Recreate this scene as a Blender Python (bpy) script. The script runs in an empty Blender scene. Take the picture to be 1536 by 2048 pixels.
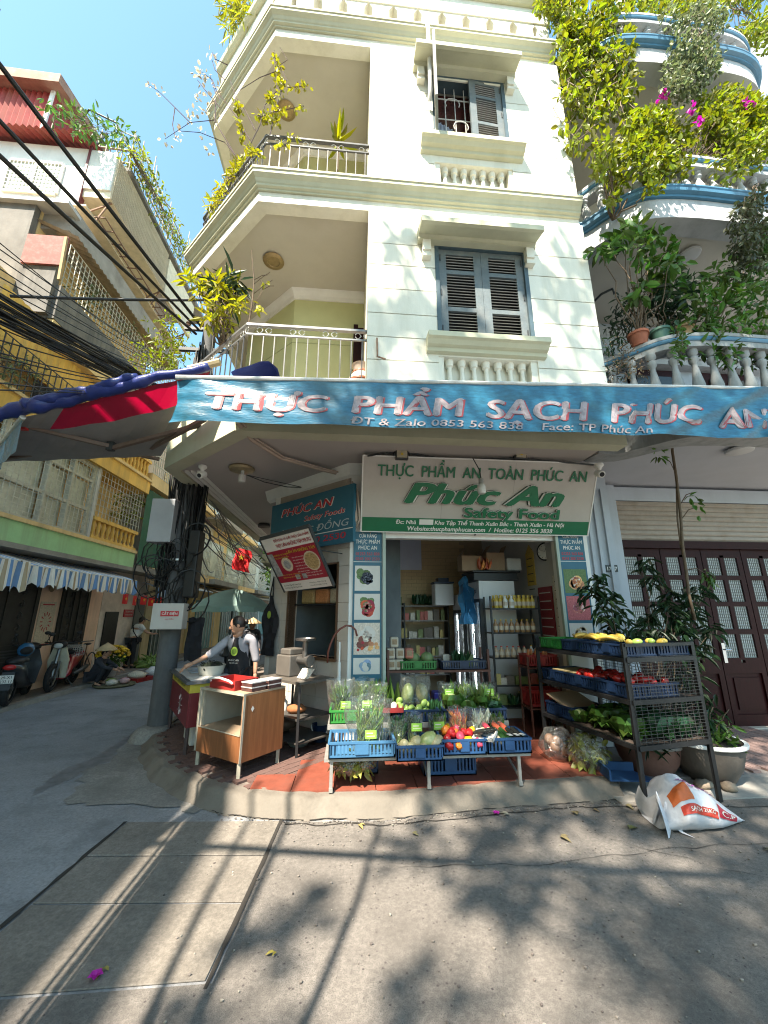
import bpy,math,random
from mathutils import Vector as V,Matrix,noise as NZ
R=math.radians
rnd=random.Random(11)
U=rnd.uniform
S=bpy.context.scene
C=S.collection
# ------------------------------------------------------------------ camera, sky, sun, exposure
FPX,PITCH,YAW,CAMH=785.0,R(14.4),R(5.0),1.75
SUN_AZ,SUN_EL=R(33),R(54)          # the sun stands behind and left of the camera
cam=bpy.data.cameras.new('camera');camo=bpy.data.objects.new('camera',cam);C.objects.link(camo)
cam.sensor_fit='VERTICAL';cam.sensor_height=36;cam.lens=36*FPX/2048
cam.clip_start=.05;cam.clip_end=2000
camo.location=(0,0,CAMH);camo.rotation_euler=(R(90)+PITCH,0,-YAW)
S.camera=camo
W=bpy.data.worlds.new('World');S.world=W;W.use_nodes=True
nt=W.node_tree;nt.nodes.clear()
sk=nt.nodes.new('ShaderNodeTexSky');sk.sky_type='NISHITA';sk.sun_disc=False
sk.sun_elevation=SUN_EL;sk.sun_rotation=R(180)+SUN_AZ;sk.air_density=1.0;sk.dust_density=1.3;sk.ozone_density=1.0
bg=nt.nodes.new('ShaderNodeBackground');bg.inputs[1].default_value=.118
wo=nt.nodes.new('ShaderNodeOutputWorld')
tn=nt.nodes.new('ShaderNodeMix');tn.data_type='RGBA';tn.blend_type='MULTIPLY';tn.inputs[0].default_value=1;tn.inputs[7].default_value=(.90,1.13,1.03,1)
nt.links.new(sk.outputs[0],tn.inputs[6]);nt.links.new(tn.outputs[2],bg.inputs[0]);nt.links.new(bg.outputs[0],wo.inputs[0])
sl=bpy.data.lights.new('sun','SUN');sl.energy=5.0;sl.angle=R(.6);sl.color=(1,.90,.75)
so=bpy.data.objects.new('sun',sl);C.objects.link(so)
SD=V((math.sin(SUN_AZ)*math.cos(SUN_EL),math.cos(SUN_AZ)*math.cos(SUN_EL),-math.sin(SUN_EL)))
so.rotation_euler=SD.to_track_quat('-Z','Y').to_euler();so.location=(-8,-12,25)
S.view_settings.view_transform='Standard';S.view_settings.look='None'
S.view_settings.exposure=1.92;S.view_settings.gamma=1;S.view_settings.use_curve_mapping=False
S.render.engine='CYCLES'
S.cycles.filter_width=1.1;S.cycles.max_bounces=8;S.cycles.diffuse_bounces=5;S.cycles.transparent_max_bounces=16
S.cycles.caustics_reflective=False;S.cycles.caustics_refractive=False;S.cycles.sample_clamp_indirect=6
# ------------------------------------------------------------------ survey helper: a sight line met with a known plane
FWD=V((math.sin(YAW)*math.cos(PITCH),math.cos(YAW)*math.cos(PITCH),math.sin(PITCH)))
RGT=V((math.cos(YAW),-math.sin(YAW),0));UPV=RGT.cross(FWD)
def P(x,y,X=None,Y=None,Z=None):
    d=FWD*FPX+RGT*(x-768)-UPV*(y-1024)
    t=X/d.x if X is not None else Y/d.y if Y is not None else (Z-CAMH)/d.z
    return V((d.x*t,d.y*t,CAMH+d.z*t))
# ------------------------------------------------------------------ materials
MATS={}
def rgb(c):
    if isinstance(c,(int,float)): c=(c,c,c)
    return (c[0],c[1],c[2],1)
def mat(name,col,rough=.6,var=.14,scale=4.,bump=0.,bscale=60.,metal=0.,spec=.4,island=0.,transl=0.,alpha=1.,
        stain=None,samt=.5,sscale=1.2,streak=False,coat=0.,stretch=None,emit=0.):
    if name in MATS: return MATS[name]
    m=bpy.data.materials.new(name);m.use_nodes=True
    n=m.node_tree.nodes;L=m.node_tree.links;b=n['Principled BSDF'];out=n['Material Output']
    tc=n.new('ShaderNodeTexCoord');src=tc.outputs['Object']
    if stretch:
        mp=n.new('ShaderNodeMapping');mp.inputs['Scale'].default_value=stretch
        L.new(src,mp.inputs[0]);src=mp.outputs[0]
    nz=n.new('ShaderNodeTexNoise');nz.inputs['Scale'].default_value=scale;nz.inputs['Detail'].default_value=6
    nz.inputs['Roughness'].default_value=.62
    L.new(src,nz.inputs['Vector'])
    rp=n.new('ShaderNodeValToRGB');rp.color_ramp.elements[0].position=.3;rp.color_ramp.elements[1].position=.7
    c=rgb(col)
    rp.color_ramp.elements[0].color=tuple(max(0,v*(1-var)) for v in c[:3])+(1,)
    rp.color_ramp.elements[1].color=tuple(min(1,v*(1+var*.8)) for v in c[:3])+(1,)
    L.new(nz.outputs['Fac'],rp.inputs[0]);cur=rp.outputs[0]
    if island:
        ge=n.new('ShaderNodeNewGeometry');hs=n.new('ShaderNodeHueSaturation')
        mr=n.new('ShaderNodeMapRange');mr.inputs[3].default_value=1-island;mr.inputs[4].default_value=1+island
        L.new(ge.outputs['Random Per Island'],mr.inputs[0]);L.new(mr.outputs[0],hs.inputs['Value'])
        mh=n.new('ShaderNodeMapRange');mh.inputs[3].default_value=.5-island*.07;mh.inputs[4].default_value=.5+island*.05
        L.new(ge.outputs['Random Per Island'],mh.inputs[0]);L.new(mh.outputs[0],hs.inputs['Hue'])
        L.new(cur,hs.inputs['Color']);cur=hs.outputs[0]
    if stain is not None:
        n2=n.new('ShaderNodeTexNoise');n2.inputs['Scale'].default_value=sscale;n2.inputs['Detail'].default_value=8
        n2.inputs['Roughness'].default_value=.7
        if streak:
            mp=n.new('ShaderNodeMapping');mp.inputs['Scale'].default_value=(2.2,2.2,.22)
            L.new(tc.outputs['Object'],mp.inputs[0]);L.new(mp.outputs[0],n2.inputs['Vector'])
        else: L.new(tc.outputs['Object'],n2.inputs['Vector'])
        r2=n.new('ShaderNodeValToRGB');r2.color_ramp.elements[0].position=.47;r2.color_ramp.elements[1].position=.72
        r2.color_ramp.elements[0].color=(0,0,0,1);r2.color_ramp.elements[1].color=(samt,samt,samt,1)
        L.new(n2.outputs['Fac'],r2.inputs[0])
        mx=n.new('ShaderNodeMix');mx.data_type='RGBA';mx.inputs[7].default_value=rgb(stain)
        L.new(r2.outputs[0],mx.inputs[0]);L.new(cur,mx.inputs[6]);cur=mx.outputs[2]
    L.new(cur,b.inputs['Base Color'])
    b.inputs['Roughness'].default_value=rough;b.inputs['Metallic'].default_value=metal
    b.inputs['Specular IOR Level'].default_value=spec;b.inputs['Coat Weight'].default_value=coat
    if alpha < 1: b.inputs['Alpha'].default_value=alpha
    if bump:
        nb=n.new('ShaderNodeTexNoise');nb.inputs['Scale'].default_value=bscale;nb.inputs['Detail'].default_value=5
        L.new(src,nb.inputs['Vector'])
        bp=n.new('ShaderNodeBump');bp.inputs['Strength'].default_value=bump;bp.inputs['Distance'].default_value=.01
        L.new(nb.outputs['Fac'],bp.inputs['Height']);L.new(bp.outputs[0],b.inputs['Normal'])
    if transl:
        tr=n.new('ShaderNodeBsdfTranslucent');ms=n.new('ShaderNodeMixShader');ms.inputs[0].default_value=transl
        hs2=n.new('ShaderNodeHueSaturation');hs2.inputs['Saturation'].default_value=1.1;hs2.inputs['Value'].default_value=1.5
        L.new(cur,hs2.inputs['Color']);L.new(hs2.outputs[0],tr.inputs[0])
        L.new(b.outputs[0],ms.inputs[1]);L.new(tr.outputs[0],ms.inputs[2]);L.new(ms.outputs[0],out.inputs[0])
    if emit:
        b.inputs['Emission Strength'].default_value=emit;L.new(cur,b.inputs['Emission Color'])
    MATS[name]=m
    return m
def plain(name,col,rough=.5,**k): return mat(name,col,rough,var=k.pop('var',.08),**k)
# ------------------------------------------------------------------ mesh builder
class M:
    def __init__(s,*mats): s.v=[];s.f=[];s.m=[];s.mi=0;s.mats=list(mats)
    def use(s,m):
        if m not in s.mats: s.mats.append(m)
        s.mi=s.mats.index(m);return s
    def add(s,vs,fs):
        o=len(s.v);s.v += [tuple(v) for v in vs];s.f += [[o+i for i in f] for f in fs];s.m += [s.mi]*len(fs);return s
    def bx(s,x0,x1,y0,y1,z0,z1):
        if x0 > x1: x0,x1=x1,x0
        if y0 > y1: y0,y1=y1,y0
        if z0 > z1: z0,z1=z1,z0
        return s.add([(x0,y0,z0),(x1,y0,z0),(x1,y1,z0),(x0,y1,z0),(x0,y0,z1),(x1,y0,z1),(x1,y1,z1),(x0,y1,z1)],
                     [(3,2,1,0),(4,5,6,7),(0,1,5,4),(1,2,6,5),(2,3,7,6),(3,0,4,7)])
    def box(s,c,size,mtx=None):       # centred, optional 3x3 rotation
        a,b,d=size[0]/2,size[1]/2,size[2]/2
        vs=[V((x,y,z)) for z in (-d,d) for x,y in ((-a,-b),(a,-b),(a,b),(-a,b))]
        if mtx is not None: vs=[mtx @ v for v in vs]
        c=V(c)
        return s.add([c+v for v in vs],[(3,2,1,0),(4,5,6,7),(0,1,5,4),(1,2,6,5),(2,3,7,6),(3,0,4,7)])
    def beam(s,p,q,w,h,up=(0,0,1)):      # rectangular bar from p to q
        p,q=V(p),V(q);d=(q-p);l=d.length
        if l < 1e-6: return s
        d=d/l;u=V(up)
        if abs(d.dot(u)) > .98: u=V((0,1,0))
        x=d.cross(u).normalized();y=x.cross(d)
        return s.box((p+q)/2,(w,l,h),Matrix((x,d,y)).transposed())
    def quad(s,*p): return s.add(p,[tuple(range(len(p)))])
    def prism(s,pts,vec):                      # polygon extruded by vec
        n=len(pts);pts=[V(p) for p in pts];vec=V(vec)
        return s.add(pts+[p+vec for p in pts],[tuple(reversed(range(n))),tuple(range(n,2*n))]+[(i,(i+1) % n,n+(i+1) % n,n+i) for i in range(n)])
    def tube(s,pts,r,n=6,caps=True):
        pts=[V(p) for p in pts];rs=r if isinstance(r,(list,tuple)) else [r]*len(pts)
        vs=[];fs=[];px=None
        for i,p in enumerate(pts):
            d=(pts[min(i+1,len(pts)-1)]-pts[max(i-1,0)])
            if d.length < 1e-9: d=V((0,0,1))
            d.normalize()
            if px is None:
                a=V((0,0,1)) if abs(d.z) < .9 else V((1,0,0))
                px=d.cross(a).normalized()
            else:
                px=(px-d*px.dot(d));px=px.normalized() if px.length > 1e-6 else d.orthogonal().normalized()
            py=d.cross(px)
            for k in range(n):
                t=2*math.pi*k/n
                vs.append(p+px*math.cos(t)*rs[i]+py*math.sin(t)*rs[i])
        for i in range(len(pts)-1):
            for k in range(n):
                fs.append((i*n+k,i*n+(k+1) % n,(i+1)*n+(k+1) % n,(i+1)*n+k))
        if caps: fs += [tuple(reversed(range(n))),tuple(range((len(pts)-1)*n,len(pts)*n))]
        return s.add(vs,fs)
    def cyl(s,p,q,r0,r1=None,n=10): return s.tube([p,q],[r0,r0 if r1 is None else r1],n)
    def lathe(s,c,prof,n=12,sx=1,sy=1,caps=True):     # prof [(r, z)], open ends closed where r>0
        c=V(c);vs=[];fs=[]
        for r,z in prof:
            for k in range(n):
                t=2*math.pi*k/n;vs.append(c+V((r*sx*math.cos(t),r*sy*math.sin(t),z)))
        for i in range(len(prof)-1):
            for k in range(n):
                fs.append((i*n+k,i*n+(k+1) % n,(i+1)*n+(k+1) % n,(i+1)*n+k))
        if caps and prof[0][0] > 1e-4: fs.append(tuple(reversed(range(n))))
        if caps and prof[-1][0] > 1e-4: fs.append(tuple(range((len(prof)-1)*n,len(prof)*n)))
        return s.add(vs,fs)
    def ell(s,c,r,nu=10,nv=6,nz=0.,mtx=None,seed=0):
        c=V(c);r=(r,r,r) if isinstance(r,(int,float)) else r;vs=[];fs=[]
        for j in range(nv+1):
            ph=math.pi*j/nv
            for i in range(nu):
                t=2*math.pi*i/nu
                d=V((math.sin(ph)*math.cos(t),math.sin(ph)*math.sin(t),math.cos(ph)))
                k=1+(nz*NZ.noise(d*2.3+V((seed,seed*1.7,0))) if nz else 0)
                v=V((d.x*r[0]*k,d.y*r[1]*k,d.z*r[2]*k))
                if mtx is not None: v=mtx @ v
                vs.append(c+v)
        for j in range(nv):
            for i in range(nu):
                fs.append((j*nu+i,(j+1)*nu+i,(j+1)*nu+(i+1) % nu,j*nu+(i+1) % nu))
        return s.add(vs,fs)
    def disc(s,o,ux,uy,rx,ry=None,n=14,z=0.):
        o,ux,uy=V(o),V(ux),V(uy);ry=rx if ry is None else ry;w=ux.cross(uy)*z
        return s.quad(*[o+w+ux*rx*math.cos(2*math.pi*k/n)+uy*ry*math.sin(2*math.pi*k/n) for k in range(n)])
    def leaf(s,p,d,nrm,L,wd,curl=.15):     # a folded blade
        p,d=V(p),V(d).normalized();nrm=V(nrm)
        sd=d.cross(nrm)
        if sd.length < 1e-4: sd=d.orthogonal()
        sd.normalize();up=sd.cross(d)
        a,b,tip=p+d*L*.28+up*wd*.12,p+d*L*.66+up*(wd*.10-L*curl*.35),p+d*L-up*L*curl;x,y=sd*wd*.46,sd*wd*.40
        return s.add([p,a+x,b+y,tip,b-y,a-x],[(0,1,2,3),(0,3,4,5)])
    def sweep(s,prof,path,side=1,closed=False,cap=True):   # prof [(out, z)] along XY path with mitres
        n=len(path);pts=[V((p[0],p[1],0)) for p in path];zb=[p[2] if len(p) > 2 else 0 for p in path]
        nr=[]
        for i in range(n):
            a=pts[i]-pts[i-1] if (i > 0 or closed) else pts[1]-pts[0]
            b=pts[(i+1) % n]-pts[i] if (i < n-1 or closed) else a
            if i == 0 and not closed: a=b
            a=a.normalized();b=b.normalized()
            na=V((a.y,-a.x,0))*side;nb=V((b.y,-b.x,0))*side
            mm=(na+nb);mm=mm/max(.25,(1+na.dot(nb)))
            nr.append(mm)
        k=len(prof);vs=[];fs=[]
        for i in range(n):
            for o,z in prof: vs.append(pts[i]+nr[i]*o+V((0,0,z+zb[i])))
        for i in range(n if closed else n-1):
            j=(i+1) % n
            for q in range(k):
                w=(q+1) % k
                fs.append((i*k+q,j*k+q,j*k+w,i*k+w) if side > 0 else (i*k+w,j*k+w,j*k+q,i*k+q))
        if cap and not closed: fs += [tuple(range(k)),tuple(reversed(range((n-1)*k,n*k)))]
        return s.add(vs,fs)
    def text(s,t2,fn): # t2 from text2d, fn maps (x,y,z)->point
        vs,fs=t2
        return s.add([fn(*v) for v in vs],fs)
# ------------------------------------------------------------------ objects
WM={};KIDS={}
def props(o,label=None,cat=None,group=None,kind=None):
    if label: o['label']=label
    if cat: o['category']=cat
    if group: o['group']=group
    if kind: o['kind']=kind
def thing(name,label,cat,loc=(0,0,0),rz=0,group=None,kind=None):
    o=bpy.data.objects.new(name,None);C.objects.link(o);o.empty_display_size=.1
    o.location=loc;o.rotation_euler=(0,0,rz);props(o,label,cat,group,kind)
    WM[o]=Matrix.Translation(V(loc)) @ Matrix.Rotation(rz,4,'Z');KIDS[o]=[]
    return o
def meshdata(name,m,mtx=None,smooth=False):
    me=bpy.data.meshes.new(name)
    vs=[mtx @ V(v) for v in m.v] if mtx is not None else m.v
    me.from_pydata(vs,[],m.f)
    for x in m.mats: me.materials.append(x)
    if len(m.mats) > 1: me.polygons.foreach_set('material_index',m.m)
    if smooth:
        me.polygons.foreach_set('use_smooth',[True]*len(m.f))
        if smooth != 'all': me.set_sharp_from_angle(angle=R(40))
    me.update()
    return me
def part(name,m,material=None,parent=None,label=None,smooth=False,kind=None,local=False,bevel=0.):
    if material is not None: m.mats=[material];m.m=[0]*len(m.f)
    mtx=None
    if parent is not None and not local: mtx=WM[parent].inverted()
    o=bpy.data.objects.new(name,meshdata(name,m,mtx,smooth));C.objects.link(o)
    if parent is not None: o.parent=parent;KIDS[parent].append(o);WM[o]=WM[parent]
    else: WM[o]=Matrix()
    KIDS[o]=[];props(o,label,kind=kind)
    if bevel:
        bv=o.modifiers.new('bevel','BEVEL');bv.width=bevel;bv.segments=2;bv.limit_method='ANGLE';bv.angle_limit=R(35)
    return o
def solo(name,m,material,label,cat,group=None,smooth=False,bevel=0.,kind=None,local=None,rz=0):
    """a thing that is one mesh; its origin goes to the middle of its base unless local=(location)"""
    if material is not None: m.mats=[material];m.m=[0]*len(m.f)
    if local is None:
        xs=[v[0] for v in m.v];ys=[v[1] for v in m.v];zs=[v[2] for v in m.v]
        o0=V(((min(xs)+max(xs))/2,(min(ys)+max(ys))/2,min(zs)));mtx=Matrix.Translation(-o0)
    else: o0=V(local);mtx=None
    o=bpy.data.objects.new(name,meshdata(name,m,mtx,smooth));C.objects.link(o)
    o.location=o0;o.rotation_euler=(0,0,rz);props(o,label,cat,group,kind)
    WM[o]=Matrix.Translation(o0) @ Matrix.Rotation(rz,4,'Z');KIDS[o]=[]
    if bevel:
        bv=o.modifiers.new('bevel','BEVEL');bv.width=bevel;bv.segments=2;bv.limit_method='ANGLE';bv.angle_limit=R(35)
    return o
def dup(root,loc=None,rot=None,label=None,group=None,scale=None,parent=None):
    r=root.copy();C.objects.link(r);KIDS[r]=[]
    if parent is not None: r.parent=parent
    if loc is not None: r.location=loc
    if rot is not None: r.rotation_euler=rot if not isinstance(rot,(int,float)) else (0,0,rot)
    if scale is not None: r.scale=(scale,)*3 if isinstance(scale,(int,float)) else scale
    if label: r['label']=label
    if group: r['group']=group
    WM[r]=Matrix.Translation(r.location) @ r.rotation_euler.to_matrix().to_4x4()
    for ch in KIDS[root]: KIDS[r].append(dup(ch,parent=r))
    return r
_T={}
def text2d(t,bold=.02,shear=0.,extrude=0.,space=1.):
    """letters as flat mesh, cap height about 1, origin at left of base line"""
    key=(t,bold,shear,extrude,space)
    if key in _T: return _T[key]
    cu=bpy.data.curves.new('t','FONT');cu.body=t;cu.size=1.4;cu.offset=0;cu.shear=shear;cu.extrude=extrude
    cu.space_character=space;cu.resolution_u=3
    o=bpy.data.objects.new('t',cu);C.objects.link(o)
    dg=bpy.context.evaluated_depsgraph_get();dg.update()
    me=bpy.data.meshes.new_from_object(o.evaluated_get(dg))
    bv=[tuple(v.co) for v in me.vertices];bf=[tuple(p.vertices) for p in me.polygons];r=([],[])
    for k,(dx,dy) in enumerate(((0,0),(-1,0),(1,0),(0,-.6),(0,.6)) if bold > .012 else ((0,0),)):
        n0=len(r[0]);r[0].extend((x+dx*bold,y+dy*bold,z+k*.002) for x,y,z in bv);r[1].extend(tuple(i+n0 for i in f) for f in bf)
    bpy.data.objects.remove(o);bpy.data.meshes.remove(me);bpy.data.curves.remove(cu)
    _T[key]=r
    return r
def lay(m,t,o,ux,uy,h,w=None,bold=.02,shear=0.,extrude=0.,lift=.003,align='L',space=1.):
    """letters of cap height h on the plane o, ux, uy; w squeezes or widens the line to that width"""
    t2=text2d(t,bold,shear,extrude,space);o,ux,uy=V(o),V(ux).normalized(),V(uy).normalized();un=ux.cross(uy)
    xs=[v[0] for v in t2[0]];x0,x1=min(xs),max(xs)
    sx=h if w is None else w/max(1e-6,x1-x0)
    off={'L': 0,'C': -(x1-x0)/2,'R': -(x1-x0)}[align]
    m.text(t2,lambda x,y,z: o+ux*((x-x0+off)*sx)+uy*(y*h)+un*(lift+z*h))
    return m
def words(t2,gap=.34):
    """cut a line of letters into its words"""
    vs,fs=t2;iv=sorted((min(vs[i][0] for i in f),max(vs[i][0] for i in f)) for f in fs);cuts=[];e=iv[0][1]
    for a,b in iv:
        if a-e > gap: cuts.append((a+e)/2)
        e=max(e,b)
    out=[]
    for lo,hi in zip([-1e9]+cuts,cuts+[1e9]):
        ids={};nv=[];nf=[]
        for f in fs:
            if lo < vs[f[0]][0] < hi: nf.append(tuple(ids.setdefault(i,len(ids)) for i in f))
        nv=[vs[i] for i in ids];out.append((nv,nf))
    return out
def rect(m,o,ux,uy,x0,x1,y0,y1,lift=.001):
    o,ux,uy=V(o),V(ux).normalized(),V(uy).normalized();un=ux.cross(uy)*lift
    return m.quad(*[o+ux*x+uy*y+un for x,y in ((x0,y0),(x1,y0),(x1,y1),(x0,y1))])
ORD=['leftmost','second','third','fourth','fifth','sixth','seventh','eighth','ninth','tenth','eleventh','twelfth','thirteenth','fourteenth','fifteenth','sixteenth']
def nth(i): return ORD[i]+(' one' if i == 0 else ' from the left')
def rv(a=1.): return V((U(-a,a),U(-a,a),U(-a,a)))
def leaves(m,c,r,n,L,wd,down=.3,out=.5,shell=0.):
    """n leaves scattered through an ellipsoid"""
    c=V(c);r=V((r,r,r)) if isinstance(r,(int,float)) else V(r)
    for _ in range(n):
        d=rv()
        while d.length > 1 or d.length < shell: d=rv()
        p=c+V((d.x*r.x,d.y*r.y,d.z*r.z))
        dr=rv()+d*out-V((0,0,down));k=U(.7,1.25)
        m.leaf(p,dr,rv()+V((0,0,.8)),L*k,wd*k)
    return m
def twig(m,p,d,l,r,n=5,wob=.12,grav=0.):
    p=V(p);d=V(d).normalized();pts=[p]
    for i in range(n):
        d=(d+rv(wob)+V((0,0,-grav))).normalized();pts.append(pts[-1]+d*(l/n))
    m.tube(pts,[r*(1-.75*i/n) for i in range(n+1)],5)
    return pts
def Pn(x,y,p0,n):
    d=FWD*FPX+RGT*(x-768)-UPV*(y-1024);o=V((0,0,CAMH));n=V(n)
    return o+d*((V(p0)-o).dot(n)/d.dot(n))
# ------------------------------------------------------------------ shared materials
cream=mat('cream_render',(.71,.69,.60),.8,.07,2,.15,90,stain=(.40,.38,.28),samt=.38,streak=True)
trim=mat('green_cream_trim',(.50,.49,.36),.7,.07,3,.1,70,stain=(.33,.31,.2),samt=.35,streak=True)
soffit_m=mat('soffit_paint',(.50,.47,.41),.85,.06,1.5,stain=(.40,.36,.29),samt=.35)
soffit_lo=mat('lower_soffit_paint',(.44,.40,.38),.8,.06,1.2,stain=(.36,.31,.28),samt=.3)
olive=mat('yellow_green_render',(.52,.51,.27),.85,.08,2,.1)
white_m=mat('white_paint',(.74,.73,.70),.6,.06,3,stain=(.42,.38,.33),samt=.3)
blueg=mat('blue_grey_paint',(.40,.44,.49),.75,.08,2,stain=(.25,.26,.27),samt=.3,streak=True)
bluet=mat('blue_trim_paint',(.07,.19,.30),.45,.12,5,stain=(.25,.3,.33),samt=.35)
iron=mat('painted_iron',(.055,.058,.06),.5,.2,20,metal=.3)
ironw=mat('pale_iron',(.50,.50,.48),.45,.12,15,stain=(.25,.16,.1),samt=.4,sscale=9)
rust=mat('rusty_iron',(.22,.13,.085),.8,.3,12,.2)
dark=mat('dark_interior',(.02,.02,.022),.8)
wood_d=mat('dark_red_wood',(.024,.0045,.005),.5,.25,6,.1,30,stretch=(6,6,.8),spec=.15)
shut_m=mat('shutter_paint',(.115,.14,.15),.55,.15,8,.1,stain=(.24,.23,.21),samt=.5,sscale=5)
concrete=mat('old_concrete',(.29,.275,.25),.9,.18,3,.35,70,stain=(.12,.11,.10),samt=.6)
leaf_y=mat('sunny_leaf',(.17,.20,.022),.45,.2,3,island=.45,transl=.42)
leaf_g=mat('green_leaf',(.065,.13,.024),.42,.2,3,island=.45,transl=.3)
leaf_d=mat('deep_leaf',(.022,.048,.020),.4,.2,3,island=.4,transl=.2)
leaf_p=mat('pale_leaf',(.13,.155,.07),.5,.2,3,island=.4,transl=.3)
stem_m=mat('woody_stem',(.12,.085,.055),.85,.25,20,.3,80)
terra=mat('terracotta_pot',(.30,.10,.055),.8,.18,8,.2)
soil=mat('potting_soil',(.035,.026,.02),.95,.3,30,.5)

def ground_mat(name,base,speck,spk,big,dots=0.,rough=.9):
    m=bpy.data.materials.new(name);m.use_nodes=True;n=m.node_tree.nodes;L=m.node_tree.links;b=n['Principled BSDF']
    tc=n.new('ShaderNodeTexCoord')
    def noise(sc,det=8,ro=.65):
        x=n.new('ShaderNodeTexNoise');x.inputs['Scale'].default_value=sc;x.inputs['Detail'].default_value=det;x.inputs['Roughness'].default_value=ro
        L.new(tc.outputs['Object'],x.inputs['Vector']);return x.outputs['Fac']
    def ramp(f,a,bb,ca,cb):
        r=n.new('ShaderNodeValToRGB');r.color_ramp.elements[0].position=a;r.color_ramp.elements[1].position=bb
        r.color_ramp.elements[0].color=rgb(ca);r.color_ramp.elements[1].color=rgb(cb);L.new(f,r.inputs[0]);return r.outputs[0]
    def mix(f,a,c,mode='MIX'):
        x=n.new('ShaderNodeMix');x.data_type='RGBA';x.blend_type=mode
        if isinstance(f,float): x.inputs[0].default_value=f
        else: L.new(f,x.inputs[0])
        L.new(a,x.inputs[6])
        if isinstance(c,(tuple,list)): x.inputs[7].default_value=rgb(c)
        else: L.new(c,x.inputs[7])
        return x.outputs[2]
    c=ramp(noise(.7),.3,.72,tuple(v*(1-big) for v in base),tuple(v*(1+big) for v in base))
    c=mix(.7,c,ramp(noise(38,4,.8),.34,.66,(.46,.46,.46),(1.12,1.12,1.12)),'MULTIPLY')
    fine=noise(160,3,.8)
    c=mix(ramp(fine,.5,.62,0,spk),c,speck)
    if dots:
        vo=n.new('ShaderNodeTexVoronoi');vo.inputs['Scale'].default_value=26;L.new(tc.outputs['Object'],vo.inputs['Vector'])
        d1=ramp(vo.outputs['Distance'],.12,.2,dots,0)
        sel=ramp(vo.outputs['Color'],.5,.55,0,1)
        mm=n.new('ShaderNodeMath');mm.operation='MULTIPLY';L.new(d1,mm.inputs[0]);L.new(sel,mm.inputs[1])
        c=mix(mm.outputs[0],c,(.06,.05,.05))
    c=mix(ramp(noise(2.1,9,.72),.5,.74,0,.75),c,tuple(v*.40 for v in base));c=mix(ramp(noise(.55,9,.75),.48,.62,0,.45),c,tuple(v*.55 for v in base))
    L.new(c,b.inputs['Base Color']);b.inputs['Roughness'].default_value=rough;b.inputs['Specular IOR Level'].default_value=.3
    bp=n.new('ShaderNodeBump');bp.inputs['Strength'].default_value=.5;bp.inputs['Distance'].default_value=.006
    L.new(noise(110,4,.8),bp.inputs['Height']);L.new(bp.outputs[0],b.inputs['Normal'])
    return m
asphalt=ground_mat('street_asphalt',(.27,.27,.275),(.29,.29,.30),.6,.28,0,.85)
speckled=ground_mat('speckled_concrete',(.195,.175,.157),(.08,.072,.066),.85,.32,.95)
apron=ground_mat('apron_concrete',(.215,.19,.162),(.11,.10,.09),.5,.34,0)
patchm=ground_mat('spilled_cement',(.26,.245,.222),(.15,.14,.13),.6,.45,0)
crackm=mat('crack_dirt',(.03,.026,.022),.95)
# ------------------------------------------------------------------ ground
m=M();m.bx(-160,160,-160,320,-.5,0);road=solo('road',m,asphalt,None,None,kind='structure',local=(0,0,0))
m=M(speckled)
pts=[(-.62,2.48),(-.53,4.0),(.4,3.93),(1.5,4.18),(3.0,4.2),(4.2,4.1),(9,4.0),(9,-3),(-1.4,-3),(-2.2,1.2),(-1.6,2.48)]
m.quad(*[(x,y,.006) for x,y in reversed(pts)]);front_road=part('concrete_road',m,None);front_road['kind']='structure'
# concrete apron panels with open joints
slabs=[[(-1.93,2.5),(-.66,2.5),(-.62,3.02),(-1.91,3.12)],[(-1.91,3.135),(-.62,3.035),(-.585,3.51),(-1.89,3.61)],
         [(-1.89,3.625),(-.585,3.525),(-.555,4.01),(-1.85,4.1)]]
ap=bpy.data.objects.new('apron',None);C.objects.link(ap);ap['kind']='structure';WM[ap]=Matrix();KIDS[ap]=[]
for k,s in enumerate(slabs):
    m=M();m.prism([(x,y,.001) for x,y in s],(0,0,.008+.0012*k));part('concrete_panel',m,apron,ap,bevel=.004)
m=M()
for a,b in (((-1.985,2.3),(-1.875,4.12)),((-.645,2.45),(-.54,4.05))):
    a,b=V((*a,.008)),V((*b,.008));n_=22;l=[];r=[]
    for i in range(n_+1):
        p=a.lerp(b,i/n_);w=U(.008,.022);l.append(p+V((-w,0,0)));r.append(p+V((w,0,0)))
    for i in range(n_): m.quad(l[i],r[i],r[i+1],l[i+1])
part('joint_dirt',m,crackm,ap)
# spilled cement and a wet dark stain where the asphalt meets the kerb
def blotch(m,pts,z,jag=.05,sub=5):
    q=[]
    for i,a in enumerate(pts):
        b=pts[(i+1) % len(pts)]
        for k in range(sub):
            t=k/sub;q.append((a[0]+(b[0]-a[0])*t+U(-jag,jag),a[1]+(b[1]-a[1])*t+U(-jag,jag),z))
    m.add(q,[tuple(range(len(q)))]);return m
m=blotch(M(),[(-2.62,4.5),(-1.95,4.45),(-1.3,4.25),(-1.35,4.75),(-1.7,5.0),(-2.3,5.75),(-2.7,6.4),(-2.78,6.9),(-3.0,6.3),(-2.85,5.6),(-3.0,5.3),(-2.75,4.95)],.009)
o=part('cement_patch',m,patchm);o['kind']='structure'
wet=mat('wet_asphalt',(.15,.15,.155),.45,.35,9)
m=blotch(M(),[(-3.1,4.7),(-2.95,5.3),(-2.85,5.75),(-2.9,6.4),(-3.05,6.9),(-3.2,6.6),(-3.1,5.9),(-3.25,5.3)],.004,.06,9)
o=part('wet_stain',m,wet);o['kind']='structure'
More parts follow.
